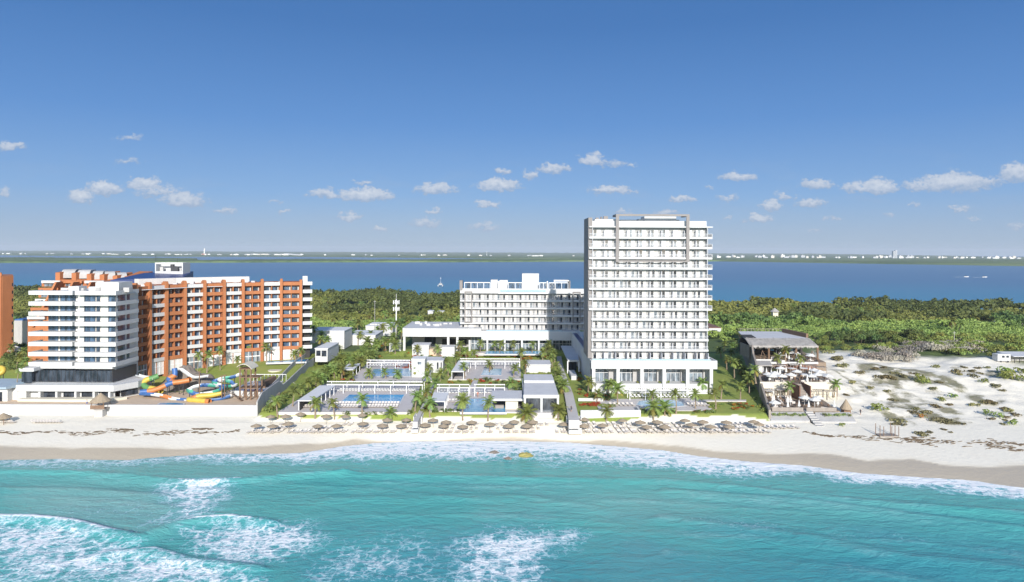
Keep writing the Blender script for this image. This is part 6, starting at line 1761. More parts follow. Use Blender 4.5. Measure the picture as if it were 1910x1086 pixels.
# ---------------------------------------------------------------- water park
for nm, col in (('slide_green', (.11, .26, .09)), ('slide_yellow', (.58, .42, .07)), ('slide_orange', (.52, .19, .06)), ('slide_blue', (.05, .13, .33)), ('slide_white', (.60, .62, .62)), ('slide_teal', (.08, .36, .26))):
    M(nm, col, 0.45, 0.22, 0.8)
M('rock', (.20, .17, .145), .95, .35, .5)
def zpt(x, y, d):
    u, v = r2(x, y); return PD(u, v, d)
def curve(pts, n=8):
    out = []
    P = [Vector(p) for p in pts]
    for i in range(len(P) - 1):
        p0, p1, p2, p3 = P[max(i - 1, 0)], P[i], P[i + 1], P[min(i + 2, len(P) - 1)]
        for k in range(n):
            t = k / n
            out.append(.5 * ((2 * p1) + (p2 - p0) * t + (2 * p0 - 5 * p1 + 4 * p2 - p3) * t * t + (3 * p1 - p0 - 3 * p2 + p3) * t ** 3))
    out.append(P[-1]); return out
def slide(label, pts, d0, d1, r, mats, period, half=False):
    n = len(pts)
    P = [zpt(x, y, d0 + (d1 - d0) * i / (n - 1)) for i, (x, y) in enumerate(pts)]
    for p in P: p.z = max(p.z, 6.3)
    c = curve(P); r *= .82
    t = thing('water_slide', label, 'water slide', (c[0].x, c[0].y, 5.9), 'water slides')
    mb = MB(); mb.tube(c, r, 10, lambda i: (i // period) % len(mats), half); mb.build('tube' if not half else 'chute', [MATS[m_] for m_ in mats], t, smooth=True)
    for i in range(6, len(c) - 4, 13):
        p = c[i]
        if p.z - r > 7.2:
            mb = MB(); mb.cyl((p.x, p.y, 5.6), (p.x, p.y, p.z - r * .9), .13, n=6); mb.build('support', MATS['dark_metal'], t)
    return t
slide('green and yellow tube slide curling down at the left of the rock', [(188, 785), (150, 800), (112, 812), (95, 838), (118, 860), (160, 868), (208, 882)], 212, 207, 1.05, ['slide_green', 'slide_green', 'slide_yellow', 'slide_yellow'], 6)
slide('orange and blue looping tube slide in front of the rock', [(290, 738), (292, 780), (258, 800), (268, 820), (320, 826), (370, 815), (385, 805)], 212, 209, 1.0, ['slide_blue', 'slide_orange'], 8)
slide('red-orange and blue slide sweeping left below the looping tube', [(385, 812), (330, 822), (265, 832), (215, 855), (150, 878), (75, 888)], 209, 205, .95, ['slide_orange', 'slide_orange', 'slide_blue'], 7)
slide('blue and white open slide running down into the white channel', [(75, 892), (160, 897), (222, 908), (285, 925), (340, 936), (390, 944)], 204, 201, 1.0, ['slide_blue', 'slide_white', 'slide_orange', 'slide_white'], 7, True)
slide('upper turn of the white and blue spiral slide beside the wooden tower', [(708, 765), (655, 785), (590, 795), (545, 812), (560, 832), (620, 842), (672, 834), (640, 812), (575, 806)], 209, 204, 1.1, ['slide_white', 'slide_blue', 'slide_teal'], 5, True)
slide('lower turn of the white and green spiral slide left of the wooden tower', [(590, 840), (540, 838), (470, 836), (405, 850), (385, 872), (420, 892), (490, 888), (555, 872), (600, 852)], 207, 203, 1.15, ['slide_white', 'slide_teal', 'slide_blue', 'slide_white'], 6, True)
slide('yellow tube slide ending in an orange lip at the wall', [(590, 893), (520, 908), (445, 914), (395, 934), (385, 962), (440, 970), (515, 970)], 204, 198, .95, ['slide_yellow', 'slide_yellow', 'slide_orange'], 9)
slide('short blue slide under the yellow tube', [(640, 905), (570, 928), (500, 940), (430, 948)], 203, 200, .95, ['slide_blue', 'slide_blue', 'slide_white'], 7, True)
slide('long white chute descending along the top of the rock', [(280, 742), (325, 738), (360, 758), (400, 785), (440, 788), (495, 780)], 216, 213, .9, ['slide_white'], 5, True)
slide('short white chute at the left end of the rock', [(55, 775), (90, 785), (130, 790), (165, 800)], 213, 211, .9, ['slide_white'], 5, True)
# rock hill
rock = np.array([(x, y) for y in np.linspace(-1, 1, 22) for x in np.linspace(-1, 1, 46)])
pa, pb = zpt(135, 860, 213), zpt(520, 860, 213)
cx_, hw = (pa.x + pb.x) / 2, (pb.x - pa.x) / 2
rx_ = cx_ + rock[:, 0] * hw; ry_ = 218.6 + rock[:, 1] * 4.5
env = np.clip(1 - np.abs(rock[:, 0]) ** 6, 0, 1) * np.clip(1 - np.abs(rock[:, 1]) ** 2, 0, 1)
prof_ = np.interp(rock[:, 0], [-1, -.6, -.25, 0, .2, .5, 1], [4.5, 7.0, 9.0, 9.2, 8.2, 6.8, 5.0])
rz_ = 5.6 + env * prof_ * (.55 + .5 * fbm(rx_ * .55, ry_ * .55, 61, 4))
o = np_mesh('rock_hill', np.stack([rx_, ry_, rz_], -1), grid_quads(46, 22), MATS['rock'], smooth=False); tag(o, 'brown artificial rock hill behind the coloured water slides', 'rock')
# wooden slide tower with a pale curved roof
pa, pb = zpt(712, 760, 203), zpt(822, 760, 203)
zb, zt_ = 5.8, zpt(712, 740, 203).z
t = thing('slide_tower', 'tall dark timber slide tower with a pale curved roof', 'tower', ((pa.x + pb.x) / 2, 204, 5.8))
xs_ = [pa.x, pa.x + (pb.x - pa.x) * .36, pa.x + (pb.x - pa.x) * .62, pb.x]
for x in xs_:
    for y in (202.2, 205.8):
        mb = MB(); mb.cyl((x, y, zb - .3), (x, y, zt_ - (0 if x < xs_[2] + .1 else 3.5)), .24, n=7); mb.build('post', MATS['timber'], t)
for z in (9.2, 12.4, 14.9):
    mb = MB(); mb.box(xs_[0] - .3, xs_[3] + .3 if z < 13 else xs_[2] + .3, 202, 206, z, z + .2); mb.build('platform', MATS['timber'], t)
    for k in range(2):
        mb = MB(); mb.cyl((xs_[k * 2], 202.1, z - 2.8), (xs_[k * 2 + 1], 202.1, z), .09, n=5); mb.build('brace', MATS['timber'], t)
mb = MB(); n = 8; w = (xs_[2] - xs_[0]) + 1.2
prof = [(xs_[0] - .6 + w * i / n, zt_ + .2 + 1.5 * math.sin(math.pi * (.12 + .88 * i / n)) ** .8) for i in range(n + 1)]
mb.add([(x, 201.2, z) for x, z in prof] + [(x, 206.8, z) for x, z in prof] + [(x, 201.2, z - .15) for x, z in prof] + [(x, 206.8, z - .15) for x, z in prof],
       [(i, i + 1, n + 2 + i, n + 1 + i) for i in range(n)] + [(2 * n + 2 + i, 3 * n + 3 + i, 3 * n + 4 + i, 2 * n + 3 + i) for i in range(n)] + [(i, 2 * n + 2 + i, 2 * n + 3 + i, i + 1) for i in range(n)])
mb.build('roof', MATS['cream'], t)
mb = MB(); [mb.box(xs_[0] - 3 + .5 * k, xs_[0] - 2.5 + .5 * k, 199.8, 201.2, 9.0 - .36 * k - .12, 9.0 - .36 * k) for k in range(9)]; mb.build('stairs', MATS['timber'], t)
for i, (x, y0, y1, d) in enumerate(((448, 762, 950, 202), (590, 790, 950, 202), (608, 785, 950, 203))):
    a, b_ = zpt(x, y0, d), zpt(x, y1, d)
    mb = MB(); mb.cyl((a.x, d, 5.6), (a.x, d, a.z), .16, n=7); mb.box(a.x - .5, a.x + .5, d - .1, d + .1, a.z, a.z + .25)
    tag(mb.build('lamp_post', MATS['timber']), ('lone dark lamp post between yellow and white slides', 'left one of two dark posts beside the spiral slide', 'right one of two dark posts beside the spiral slide')[i], 'lamp post', None)
pool('small round splash pool behind the white retaining wall', [r2(180, 973), r2(340, 973), r2(345, 962), r2(290, 957), r2(200, 959)], 5.9, 'pool_water')
pool('curved blue pool along the edge of the orange hotel lawn', [r2(520, 775), r2(690, 742), r2(690, 732), r2(600, 742), r2(500, 768)], 7.2, 'pool_bright')
pool('narrow blue pool at the foot of the curved hotel far end', [r2(880, 702), r2(1120, 695), r2(1130, 680), r2(1000, 690), r2(880, 695)], 9.6, 'pool_bright')
# white court with blue strip and its fence
ca, cb_ = PZ(470, 738, 6.2), PZ(546, 708, 6.2)
t = thing('splash_court', 'white walled splash court with a bright blue strip', 'court', (-82, 212, 6))
mb = MB(); mb.box(-86.5, -75.5, 207, 226, 4.5, 7.0); mb.build('floor', MATS['white_render'], t)
mb = MB(); mb.box(-86.5, -76.0, 208, 211.5, 7.002, 7.06); mb.build('blue_strip', MATS['pool_bright'], t)
mb = MB(); mb.box(-86.5, -76, 206.7, 206.98, 6.0, 7.6); mb.build('front_wall', MATS['white_render'], t)
mb = MB(); mb.box(-78.6, -77.2, 214, 224, 7.0, 9.0); mb.build('side_wall', MATS['timber'], t)
t = thing('court_fence', 'white post fence along the back of the splash court', 'fence', (-82, 227, 6.5))
for k in range(11):
    mb = MB(); mb.box(-87 + k * 1.2, -86.9 + k * 1.2, 226.9, 227, 6, 8.9); mb.build('post', MATS['white_metal'], t)
mb = MB(); mb.box(-87, -74.9, 226.88, 227.02, 8.901, 9.05); mb.build('rail', MATS['white_metal'], t)
mb = MB(); p = G(513, 691); mb.cyl((p.x, p.y, p.z - .3), (p.x, p.y, p.z + .12), 2.4, n=20); tag(mb.build('sand_circle', MATS['cream']), 'pale round sand patch in the orange hotel lawn', 'sand patch')
flat_house('lawn_kiosk', 'small white kiosk with dark openings above the end of the lawn', 'kiosk', 588, 611, 651, 640, 668, 9.0, wr, MATS['roof_white'], [('window', 590, 598, 654, 664, MATS['glass_dark']), ('window', 600, 609, 654, 665, MATS['glass_dark'])])
flat_house('service_building', 'large white flat roofed building right of the curved hotel', 'building', 577, 642, 618, 611, 645, 7.5, MATS['white_old'], MATS['roof_white'])
flat_house('service_building', 'long low white building with a pale roof among the palms', 'building', 682, 732, 609, 602, 622, 6.0, wr, MATS['roof_white'], [('shade', 690, 726, 604, 607, MATS['roof_grey'])])
flat_house('service_building', 'white walled yard building behind the slope palms', 'building', 648, 700, 626, 617, 640, 6.5, MATS['white_old'], MATS['roof_white'])
flat_house('forest_house', 'white house half hidden in the forest left of the wing, left one of a pair', 'house', 798, 808, 581, 579, 588, 4.5, wr, MATS['roof_white'])
flat_house('forest_house', 'white house half hidden in the forest left of the wing, right one of a pair', 'house', 815, 827, 582, 580, 588, 4.5, wr, MATS['roof_white'])
t = thing('service_ramp', 'white sloping wall left of the wing pavilion', 'wall', (-60, 300, 6))
mb = MB(); mb.prism([(PD(726, 630, 300).x, 300), (-48, 296), (-48, 297), (PD(726, 630, 300).x, 301)], 5, [9.5, 11.8, 11.8, 9.5]); mb.build('wall', MATS['white_old'], t)
# telecom mast
p = PD(739, 600, 360); zt_ = PD(739, 548, 360).z
t = thing('telecom_mast', 'white telecom mast with panel antennas above the forest', 'mast', (p.x, 360, gz(p.x, 360)))
mb = MB(); mb.cyl((p.x, 360, gz(p.x, 360) - .3), (p.x, 360, zt_ - 3), .34, .26, n=8); mb.cyl((p.x, 360, zt_ - 3), (p.x, 360, zt_), .08, n=6); mb.build('pole', MATS['white_metal'], t)
for lv, z in enumerate((zt_ - 4.5, zt_ - 8.0)):
    for k in range(4):
        a = k * 1.571 + .5; x, y = p.x + 1.5 * math.cos(a), 360 + 1.5 * math.sin(a)
        mb = MB(); mb.box(x - .2, x + .2, y - .15, y + .15, z - 1.0, z + 1.0); mb.cyl((p.x, 360, z), (x, y, z), .08, n=5); mb.build('antenna', MATS['white_metal'], t)
for i, (u, v0, v1, d) in enumerate(((1598, 615, 632, 330), (1780, 618, 642, 310), (699, 560, 596, 350))):
    p = PD(u, v1, d); zt_ = PD(u, v0, d).z
    mb = MB(); mb.cyl((p.x, d, gz(p.x, d) - .3), (p.x, d, zt_), .14, .10, n=6); mb.box(p.x - .7, p.x + .7, d - .06, d + .06, zt_ - .8, zt_ - .65)
    tag(mb.build('utility_pole', MATS['concrete']), ('thin pale utility pole in the bushes behind the beach club', 'thin pale utility pole among bushes above the grey bare belt', 'thin utility pole left of the telecom mast')[i], 'pole')
# far left bits
t = thing('tennis_court', 'blue court with white fence between the orange tower and the white block', 'court', (-185, 300, 6))
a, b_ = PD(26, 597, 300), PD(60, 597, 300)
mb = MB(); mb.box(a.x, b_.x, 300, 330, 5, 19); mb.build('base', MATS['concrete'], t)
mb = MB(); mb.box(a.x, b_.x, 300.5, 330, 19.01, 19.6); mb.build('floor', MATS['slide_blue'], t)
mb = MB(); mb.box(a.x, b_.x, 329, 329.3, 19.61, 21.0); mb.build('fence', MATS['white_metal'], t)
t = thing('beach_house', 'white terrace house with a pale blue roof at the left edge', 'house', (-146, 200, 5.9))
xa, xb, xm = PD(-40, 730, 199).x, PD(43, 730, 199).x, PD(14, 730, 199).x
mb = MB(); mb.box(xa, xm, 199, 206, 5.5, 9.6, 0); mb.box(xm + .01, xb - .5, 201, 203, 5.5, 9.3, 0); mb.build('wall', MATS['white_old'], t)
mb = MB(); mb.prism([(xa, 197.8), (xm + .4, 197.8), (xm + 3.0, 206), (xa, 206)], 9.61, [10.2, 10.2, 11.2, 11.2]); mb.build('roof', MATS['pale_blue_roof'], t)
mb = MB(); mb.box(xa + 1, xm - 1.5, 198.9, 198.99, 5.9, 8.6); mb.build('door', MATS['glass_dark'], t)
for u in (12, 37): 
    p = PZ(u, 740, 5.9); mb = MB(); mb.cyl((p.x, p.y, 5.87), (p.x, p.y, 6.6), .3, .45, n=10); tag(mb.build('plant_pot', MATS['terracotta']), 'terracotta pot on the terrace ' + ('by the pale blue roofed house' if u == 12 else 'by the left end of the promenade'), 'pot')
slide('yellow tube slide cut by the left photo edge', [(-830, 740), (-810, 735), (-795, 742), (-798, 760), (-820, 770)], 215, 213, 1.0, ['slide_yellow'], 5)
for i, (u, v, w) in enumerate(((14, 655, 30), (45, 630, 24), (30, 664, 26))):
    p = G(u, v); mb = MB(); mb.cone((p.x, p.y), 3.2, p.z + 2.2, p.z + 4.0, 6); mb.cyl((p.x, p.y, p.z - .3), (p.x, p.y, p.z + 3.5), .12, n=6)
    tag(mb.build('shade_tent', MATS['white_cloth']), 'white peaked shade tent left of the white block, ' + ('lowest by the planting', 'highest beside the slanted buttress', 'middle one of three')[i], 'tent')
# thatched lookout hut on the white wall
p = PZ(190, 775, 3.2)
t = thing('thatched_hut', 'round thatched lookout hut on a dark stand before the white wall', 'hut', (p.x, 193, 3.2))
x = p.x; zf = PD(190, 762, 192.8).z
mb = MB(); mb.box(x - 1.2, x + 1.2, 191.8, 193.7, 2.5, zf - .01); mb.build('stand', MATS['concrete'], t)
mb = MB(); mb.box(x - 2.1, x + 2.1, 191.2, 194.9, zf, zf + .2); mb.build('deck', MATS['timber_grey'], t)
for sx2 in (-1.7, 1.7):
    for y in (191.5, 194.6):
        mb = MB(); mb.cyl((x + sx2, y, zf + .2), (x + sx2, y, zf + 2.4), .1, n=6); mb.build('post', MATS['timber'], t)
mb = MB(); mb.box(x - 2.0, x + 2.0, 191.3, 191.38, zf + .21, zf + 1.2); mb.build('railing', MATS['timber'], t)
mb = MB(); mb.cone((x, 193), 2.7, zf + 2.2, zf + 4.4, 14, 0, .2); mb.build('roof', MATS['thatch'], t)
t = thing('thatched_hut', 'small brown thatched shelter on the sand at the left edge', 'hut', (*G(6, 789).xy, 3))
p = G(6, 790); mb = MB(); mb.cone((p.x, p.y), 2.0, p.z + 1.7, p.z + 2.9, 12, 0, .2); mb.build('roof', MATS['thatch'], t)
for k in range(4):
    a = k * 1.571 + .7; mb = MB(); mb.cyl((p.x + 1.4 * math.cos(a), p.y + 1.4 * math.sin(a), p.z - .2), (p.x + 1.4 * math.cos(a), p.y + 1.4 * math.sin(a), p.z + 1.75), .08, n=5); mb.build('post', MATS['timber'], t)

# ---------------------------------------------------------------- beach club on the dune
ys3 = [190.3 + i * 5 for i in range(23)]
wall_line('club_wall', 'tall weathered grey wall between the right lawn and the beach club', [(wallR(y), y) for y in ys3], [2.6 + min(4.6, max(0, (y - 196) * .105)) + (2.4 if y > 244 and y < 276 else 0) - (3.0 if y > 276 else 0) for y in ys3], .6, MATS['timber_grey'])
bc = thing('beach_club', 'terraced beach club with a grey thatched roof and dark open bar', 'restaurant', (88, 225, 5))
def cx(u, v, d): return PD(u, v, d).x
LV = [(193.5, 213.5, 5.2), (213.6, 239.5, 9.0), (239.6, 275, 11.6)]
RT = [cx(1562, 760, 195), cx(1562, 715, 214), cx(1540, 690, 240)]
for i, (ya, yb, z) in enumerate(LV):
    mb = MB(); r1 = RT[i]; r2_ = r1 + (2.5, 3.5, 4)[i]
    mb.prism([(wallR(ya) + .35, ya), (r1, ya), (r2_, yb), (wallR(yb) + .35, yb)], 1.5, z); mb.build('terrace', M('club_deck', (.25, .19, .14), .9, .25, .7), bc)
for (a, c_) in ((1418, 1478), (1500, 1560)):
    mb = MB(); mb.box(cx(a, 720, 213), cx(c_, 720, 213), 213.0, 213.58, 5.21, 9.7); mb.build('retaining_wall', MATS['cream'], bc)
for a in (1479.5, 1499):
    mb = MB(); mb.box(cx(a, 720, 212) - .15, cx(a, 720, 212) + .15, 207, 213.58, 5.21, 9.6); mb.build('stair_wall', MATS['brown_wall'], bc)
mb = MB(); n = 12
for k in range(n): mb.box(cx(1480, 720, 212), cx(1498, 720, 212), 205.5 + .66 * k, 214, 5.21 + .32 * k + (.001 if k else 0), 5.21 + .32 * (k + 1))
mb.build('stairs', MATS['timber_grey'], bc)
mb = MB(); mb.box(cx(1446, 680, 239), cx(1524, 680, 239), 239.0, 239.58, 9.01, 11.3); mb.build('bar_wall', MATS['brown_wall'], bc)
mb = MB(); mb.box(cx(1408, 680, 238), cx(1527, 680, 238), 238.3, 238.98, 11.2, 11.9); mb.build('terrace_edge', MATS['white_old'], bc)
mb = MB(); mb.box(cx(1404, 668, 240), cx(1440, 668, 240), 239.7, 239.9, 11.61, 12.6); mb.build('parapet', MATS['white_old'], bc)
mb = MB(); mb.prism([(cx(1410, 684, 233), 233), (cx(1440, 684, 233), 233), (cx(1436, 680, 238.2), 238.2), (cx(1404, 680, 238.2), 238.2)], [11.3] * 4, [11.6, 11.6, 12.4, 12.4]); mb.build('bar_roof', MATS['thatch_grey'], bc)
mb = MB(); mb.box(cx(1408, 690, 234), cx(1421, 690, 234), 233.5, 238, 9.01, 11.29); mb.build('bar_room', MATS['white_old'], bc)
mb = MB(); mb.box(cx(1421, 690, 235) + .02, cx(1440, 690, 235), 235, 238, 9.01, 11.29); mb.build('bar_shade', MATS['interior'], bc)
xa, xb = cx(1399, 650, 246), cx(1526, 650, 246)
zr0, zr1 = PD(1460, 645, 246).z, PD(1460, 631, 252).z
mb = MB(); nn = 40
poly_ = [(xa, 246), (xb, 246), (xb - .5, 252), (xa + .2, 252)]
mb.prism(poly_, [zr0 - .3, zr0 - .3, zr1 - .3, zr1 - .3], [zr0, zr0, zr1, zr1]); mb.build('thatched_eave', MATS['thatch_grey'], bc)
mb = MB(); mb.prism([(xa + .2, 252.01), (xb - .5, 252.01), (xb + .5, 274), (xa + 5.0, 274)], zr1 - .5, zr1 - .05); mb.build('flat_roof', MATS['roof_grey'], bc)
mb = MB(); mb.prism([(xa + .3, 252.6), (xa + 4.6, 252.6), (xa + 6.0, 262), (xa + 1.7, 262)], zr1 - .04, zr1 + .1); mb.build('roof_opening', MATS['interior'], bc)
mb = MB(); mb.prism([(xb - 3.2, 271), (xb - 2.4, 271), (xb - .1, 254), (xb - .9, 254)], zr1 - .04, zr1 + 1.5); mb.build('roof_fin', MATS['timber'], bc)
for k in range(14):
    x = xa + 6 + (xb - xa - 6) * k / 13; mb = MB(); mb.cyl((x, 274, zr1 - .1), (x, 274, zr1 + .9), .08, n=5); mb.build('roof_post', MATS['timber_grey'], bc)
mb = MB(); mb.box(xa + 5, xb + .3, 273.92, 274.08, zr1 + .9, zr1 + 1.02); mb.build('roof_rail', MATS['timber_grey'], bc)
for u in (1402, 1434, 1485, 1525):
    x = cx(u, 655, 247); mb = MB(); mb.cyl((x, 247, 11.5), (x, 247, zr0 - .1), .38, n=8); mb.build('column', MATS['timber'], bc)
mb = MB(); mb.box(xa + .3, xb - .5, 258, 258.4, 11.61, zr1 - .51, 0); mb.box(xa + .4, xa + .7, 248, 258, 11.61, zr0 - .31, 1); mb.build('back_wall', [MATS['interior'], MATS['timber_grey']], bc)
for k in range(9):
    x = xa + 2 + k * 2.4; mb = MB(); mb.box(x, x + 1.5, 257.6, 257.98, 12.4 + (k % 3) * .6, 13.0 + (k % 3) * .6); mb.build('back_bar_shelf', [MATS['timber'], MATS['pool_pale'], MATS['white_old']][k % 3], bc)
for k in range(4):
    u = 1424 + k * 31; x = cx(u, 662, 243.5)
    mb = MB(); mb.cyl((x - 1.3, 243.5, 11.6), (x, 244.5, 15.0), .1, n=5); mb.cyl((x + 1.3, 243.5, 11.6), (x, 244.5, 15.0), .1, n=5); mb.build('timber_frame', MATS['timber'], bc)
mb = MB()
for (a, c_) in ((1440, 1498), (1504, 1560)): mb.box(cx(a, 775, 193), cx(c_, 775, 193), 192.9, 193.05, 5.21, 6.3)
mb.build('front_rail', MATS['timber_grey'], bc)
mb = MB(); mb.prism([(cx(1438, 785, 189), 189.3), (cx(1512, 785, 189), 189.3), (cx(1512, 780, 191), 193.48), (wallR(193) + .36, 193.48)], 1.5, [3.5, 3.5, 5.0, 5.0]); mb.prism([(cx(1527, 790, 188), 188.8), (cx(1600, 790, 188), 188.8), (cx(1590, 780, 192), 193.48), (cx(1527, 780, 191), 193.48)], 1.5, [3.4, 3.4, 4.9, 4.9])
mb.build('front_bank', MATS['concrete'], bc)
mb = MB(); n = 8; xq, xw = cx(1513, 790, 189), cx(1527, 790, 189)
for k in range(n): mb.box(xq, xw, 184.5 + k * 1.12, 194, 1.2, 2.2 + .38 * (k + 1))
mb.build('beach_stairs', MATS['concrete'], bc)
ph = G(1578, 772)
t = thing('thatched_hut', 'tall thatched palapa hut at the right corner of the beach club', 'hut', (ph.x, ph.y, ph.z))
sc_ = FPX / ph.y; zr = PD(1578, 765, ph.y).z; zp = PD(1578, 744, ph.y).z
mb = MB(); mb.cone((ph.x, ph.y), 10.5 / sc_ * 1.05, PD(1578, 762, ph.y).z, zp, 12, 0, .15); mb.build('roof', MATS['thatch'], t)
for k in range(4):
    a = k * 1.571 + .78; mb = MB(); mb.cyl((ph.x + 1.15 * math.cos(a), ph.y + 1.15 * math.sin(a), ph.z - .4), (ph.x + 1.15 * math.cos(a), ph.y + 1.15 * math.sin(a), PD(1578, 761, ph.y).z), .1, n=6); mb.build('post', MATS['timber'], t)
mb = MB(); mb.box(ph.x - 1, ph.x + 1, ph.y - .9, ph.y + .9, ph.z - .3, ph.z + 1.2); mb.build('counter', MATS['timber'], t)
# ragged palm-thatch fringe hanging from the eave, and light timber frames over the terraces
mb = MB(); random.seed(3)
for k in range(150):
    x = xa + (xb - xa) * (k + random.random()) / 150; w = random.uniform(.10, .22); l_ = random.uniform(.25, .9)
    mb.add([(x - w, 245.9, zr0 - .05), (x + w, 245.9, zr0 - .05), (x + w * .3, 245.8, zr0 - .3 - l_)], [(0, 1, 2)])
    x = xa + .3 + (xb - xa - .8) * random.random(); f = random.random(); y = 246 + 6 * f; z = zr0 + (zr1 - zr0) * f
    mb.add([(x - w, y - .5, z + .02), (x + w, y - .5, z + .02), (x + w, y + .5, z + .30), (x - w, y + .5, z + .30)], [(0, 1, 2, 3)])
mb.build('thatch_fringe', MATS['thatch_grey'], bc)
for k, (u, d, z, h) in enumerate(((1432, 210, 5.2, 2.6), (1462, 210.5, 5.2, 2.6), (1530, 209, 5.2, 2.6), (1548, 209.5, 5.2, 2.4), (1450, 233, 9, 2.7), (1480, 234, 9, 2.7), (1510, 233, 9, 2.6), (1530, 230, 9, 2.5))):
    x = cx(u, 700, d); mb = MB()
    for sx3 in (-1.6, 1.6):
        for y in (d - 1.3, d + 1.3): mb.box(x + sx3 - .07, x + sx3 + .07, y - .07, y + .07, z, z + h)
    for y in (d - 1.3, d + 1.3): mb.box(x - 1.8, x + 1.8, y - .06, y + .06, z + h + .001, z + h + .14)
    for q_ in range(7): mb.box(x - 1.7 + q_ * .55, x - 1.6 + q_ * .55, d - 1.5, d + 1.5, z + h + .141, z + h + .22)
    mb.build('timber_shade', MATS['timber_grey'], bc)
# club furniture
open_p = MB(); open_p.cone((0, 0), 1.75, 2.1, 2.85, 8, 0, .1); OPM = mesh_of(open_p, 'canopy', [MATS['white_cloth']])
pl = MB(); pl.cyl((0, 0, 0), (0, 0, 2.8), .05, n=6); PLM = mesh_of(pl, 'pole', [MATS['white_metal']])
cl = MB(); cl.cone((0, 0), .42, 1.0, 3.0, 8); CLM = mesh_of(cl, 'canopy', [MATS['white_cloth']])
so_ = MB(); so_.box(-.9, .9, -.45, .45, .0, .42); so_.box(-.9, .9, .2, .45, .421, .85); so_.box(-.9, -.7, -.45, .199, .421, .62); so_.box(.7, .9, -.45, .199, .421, .62); SOM = mesh_of(so_, 'sofa', [MATS['lounger_cloth']])
tb = MB(); tb.cyl((0, 0, .66), (0, 0, .74), .55, n=12); tb.cyl((0, 0, 0), (0, 0, .66), .06, n=6); tb.cyl((0, 0, 0), (0, 0, .05), .3, n=10); TBM = mesh_of(tb, 'dining_table', [MATS['timber']])
bd = MB(); bd.box(-1.0, 1.0, -1.0, 1.0, 0, .45, 0); [bd.box(a * .93 - .06, a * .93 + .06, b * .93 - .06, b * .93 + .06, .451, 2.2, 1) for a in (-1, 1) for b in (-1, 1)]; bd.box(-1.05, 1.05, -1.05, 1.05, 2.201, 2.32, 0); BDM = mesh_of(bd, 'day_bed', [MATS['white_cloth'], MATS['timber']])
ch = MB(); ch.box(-.25, .25, -.25, .25, .38, .46); ch.box(-.25, .25, .2, .25, .461, .95); [ch.box(a * .21 - .03, a * .21 + .03, b * .21 - .03, b * .21 + .03, 0, .379) for a in (-1, 1) for b in (-1, 1)]; CHM = mesh_of(ch, 'terrace_chair', [MATS['timber']])
random.seed(31)
def on_level(i, n, jitter=.7):
    ya, yb, z = LV[i]; out = []
    rows = max(2, int((yb - ya) / 2.6))
    for r in range(rows):
        y = ya + 1.4 + (yb - ya - 2.6) * r / (rows - 1)
        x0_, x1_ = wallR(y) + 1.6, RT[i] - .8
        k = int((x1_ - x0_) / 1.7)
        for q_ in range(k): out.append((x0_ + (x1_ - x0_) * (q_ + .5) / k + random.uniform(-jitter, jitter), y + random.uniform(-.6, .6), z))
    xs0, xs1 = cx(1479, 720, 210) - .8, cx(1500, 720, 210) + .8
    out = [p for p in out if not (i == 0 and p[1] > 204 and xs0 < p[0] < xs1) and not (i == 1 and p[1] > 232 and p[0] < cx(1440, 690, 235) + .5)]
    random.shuffle(out); return out[:n]
cnt = {}
WHERE = ['lowest', 'middle', 'top']
for i, n in ((0, 82), (1, 98), (2, 30)):
    for (x, y, z) in sorted(on_level(i, n)):
        if i == 2 and y > 246: y = 240.6 + (y - 246) * .3
        k = random.choices(['open', 'closed', 'sofa', 'table', 'bed', 'chair'], [.11, .20, .22, .17, .08, .22])[0]
        cnt[(k, i)] = cnt.get((k, i), 0) + 1
        suffix = ' on the ' + WHERE[i] + ' beach club terrace, ' + ordw(cnt[(k, i)]) + ' from the left'
        if k in ('open', 'closed'):
            t = thing('terrace_parasol', ('open white square parasol' if k == 'open' else 'folded white parasol') + suffix, 'parasol', (x, y, z), 'parasols on the beach club terraces')
            for nm, me in (('canopy', OPM if k == 'open' else CLM), ('pole', PLM)):
                o = bpy.data.objects.new(nm, me); COL.objects.link(o); o.parent = t
        else:
            me, nm, lab, cat = {'sofa': (SOM, 'sofa', 'low white sofa', 'sofa'), 'table': (TBM, 'dining_table', 'round dark table', 'table'), 'bed': (BDM, 'day_bed', 'white canopied day bed', 'day bed'), 'chair': (CHM, 'terrace_chair', 'brown wooden chair', 'chair')}[k]
            put(me, nm, x, y, z + .01, random.choice([0, .4, 1.57, -.5, 3.1]), lab + suffix, cat, 'furniture on the beach club terraces')
for i, (u, v, s) in enumerate(((1452, 668, .8), (1493, 672, .8), (1410, 722, 1.0), (1468, 738, 1.0), (1465, 664, .7), (1556, 735, .9))):
    p = PD(u, v, (238, 238, 214, 208, 241, 212)[i]); p.z = (9, 9, 9, 5.2, 11.6, 5.2)[i]
    palm(PALMS, p.x, p.y, p.z, 4.2, 'slim palm on the beach club terraces, ' + ordw(i + 1) + ' of six', 'palms of the beach club')
for i in range(16):
    u = 1446 + i * 9.2
    if 1508 < u < 1530: continue
    p = PD(u, 782, 191.5); shrub('l' if i % 2 else 'g', p.x, p.y, 4.3, .9, 'creeping green plant on the beach club front bank, ' + ordw(i + 1) + ' from left', 'plants on the club front bank', 'creeper', 'plant')
p = G(1567, 795); shrub('g', p.x, p.y, p.z, 1.1, 'lone green bush on the sand below the beach club', None, 'bush', 'bush')
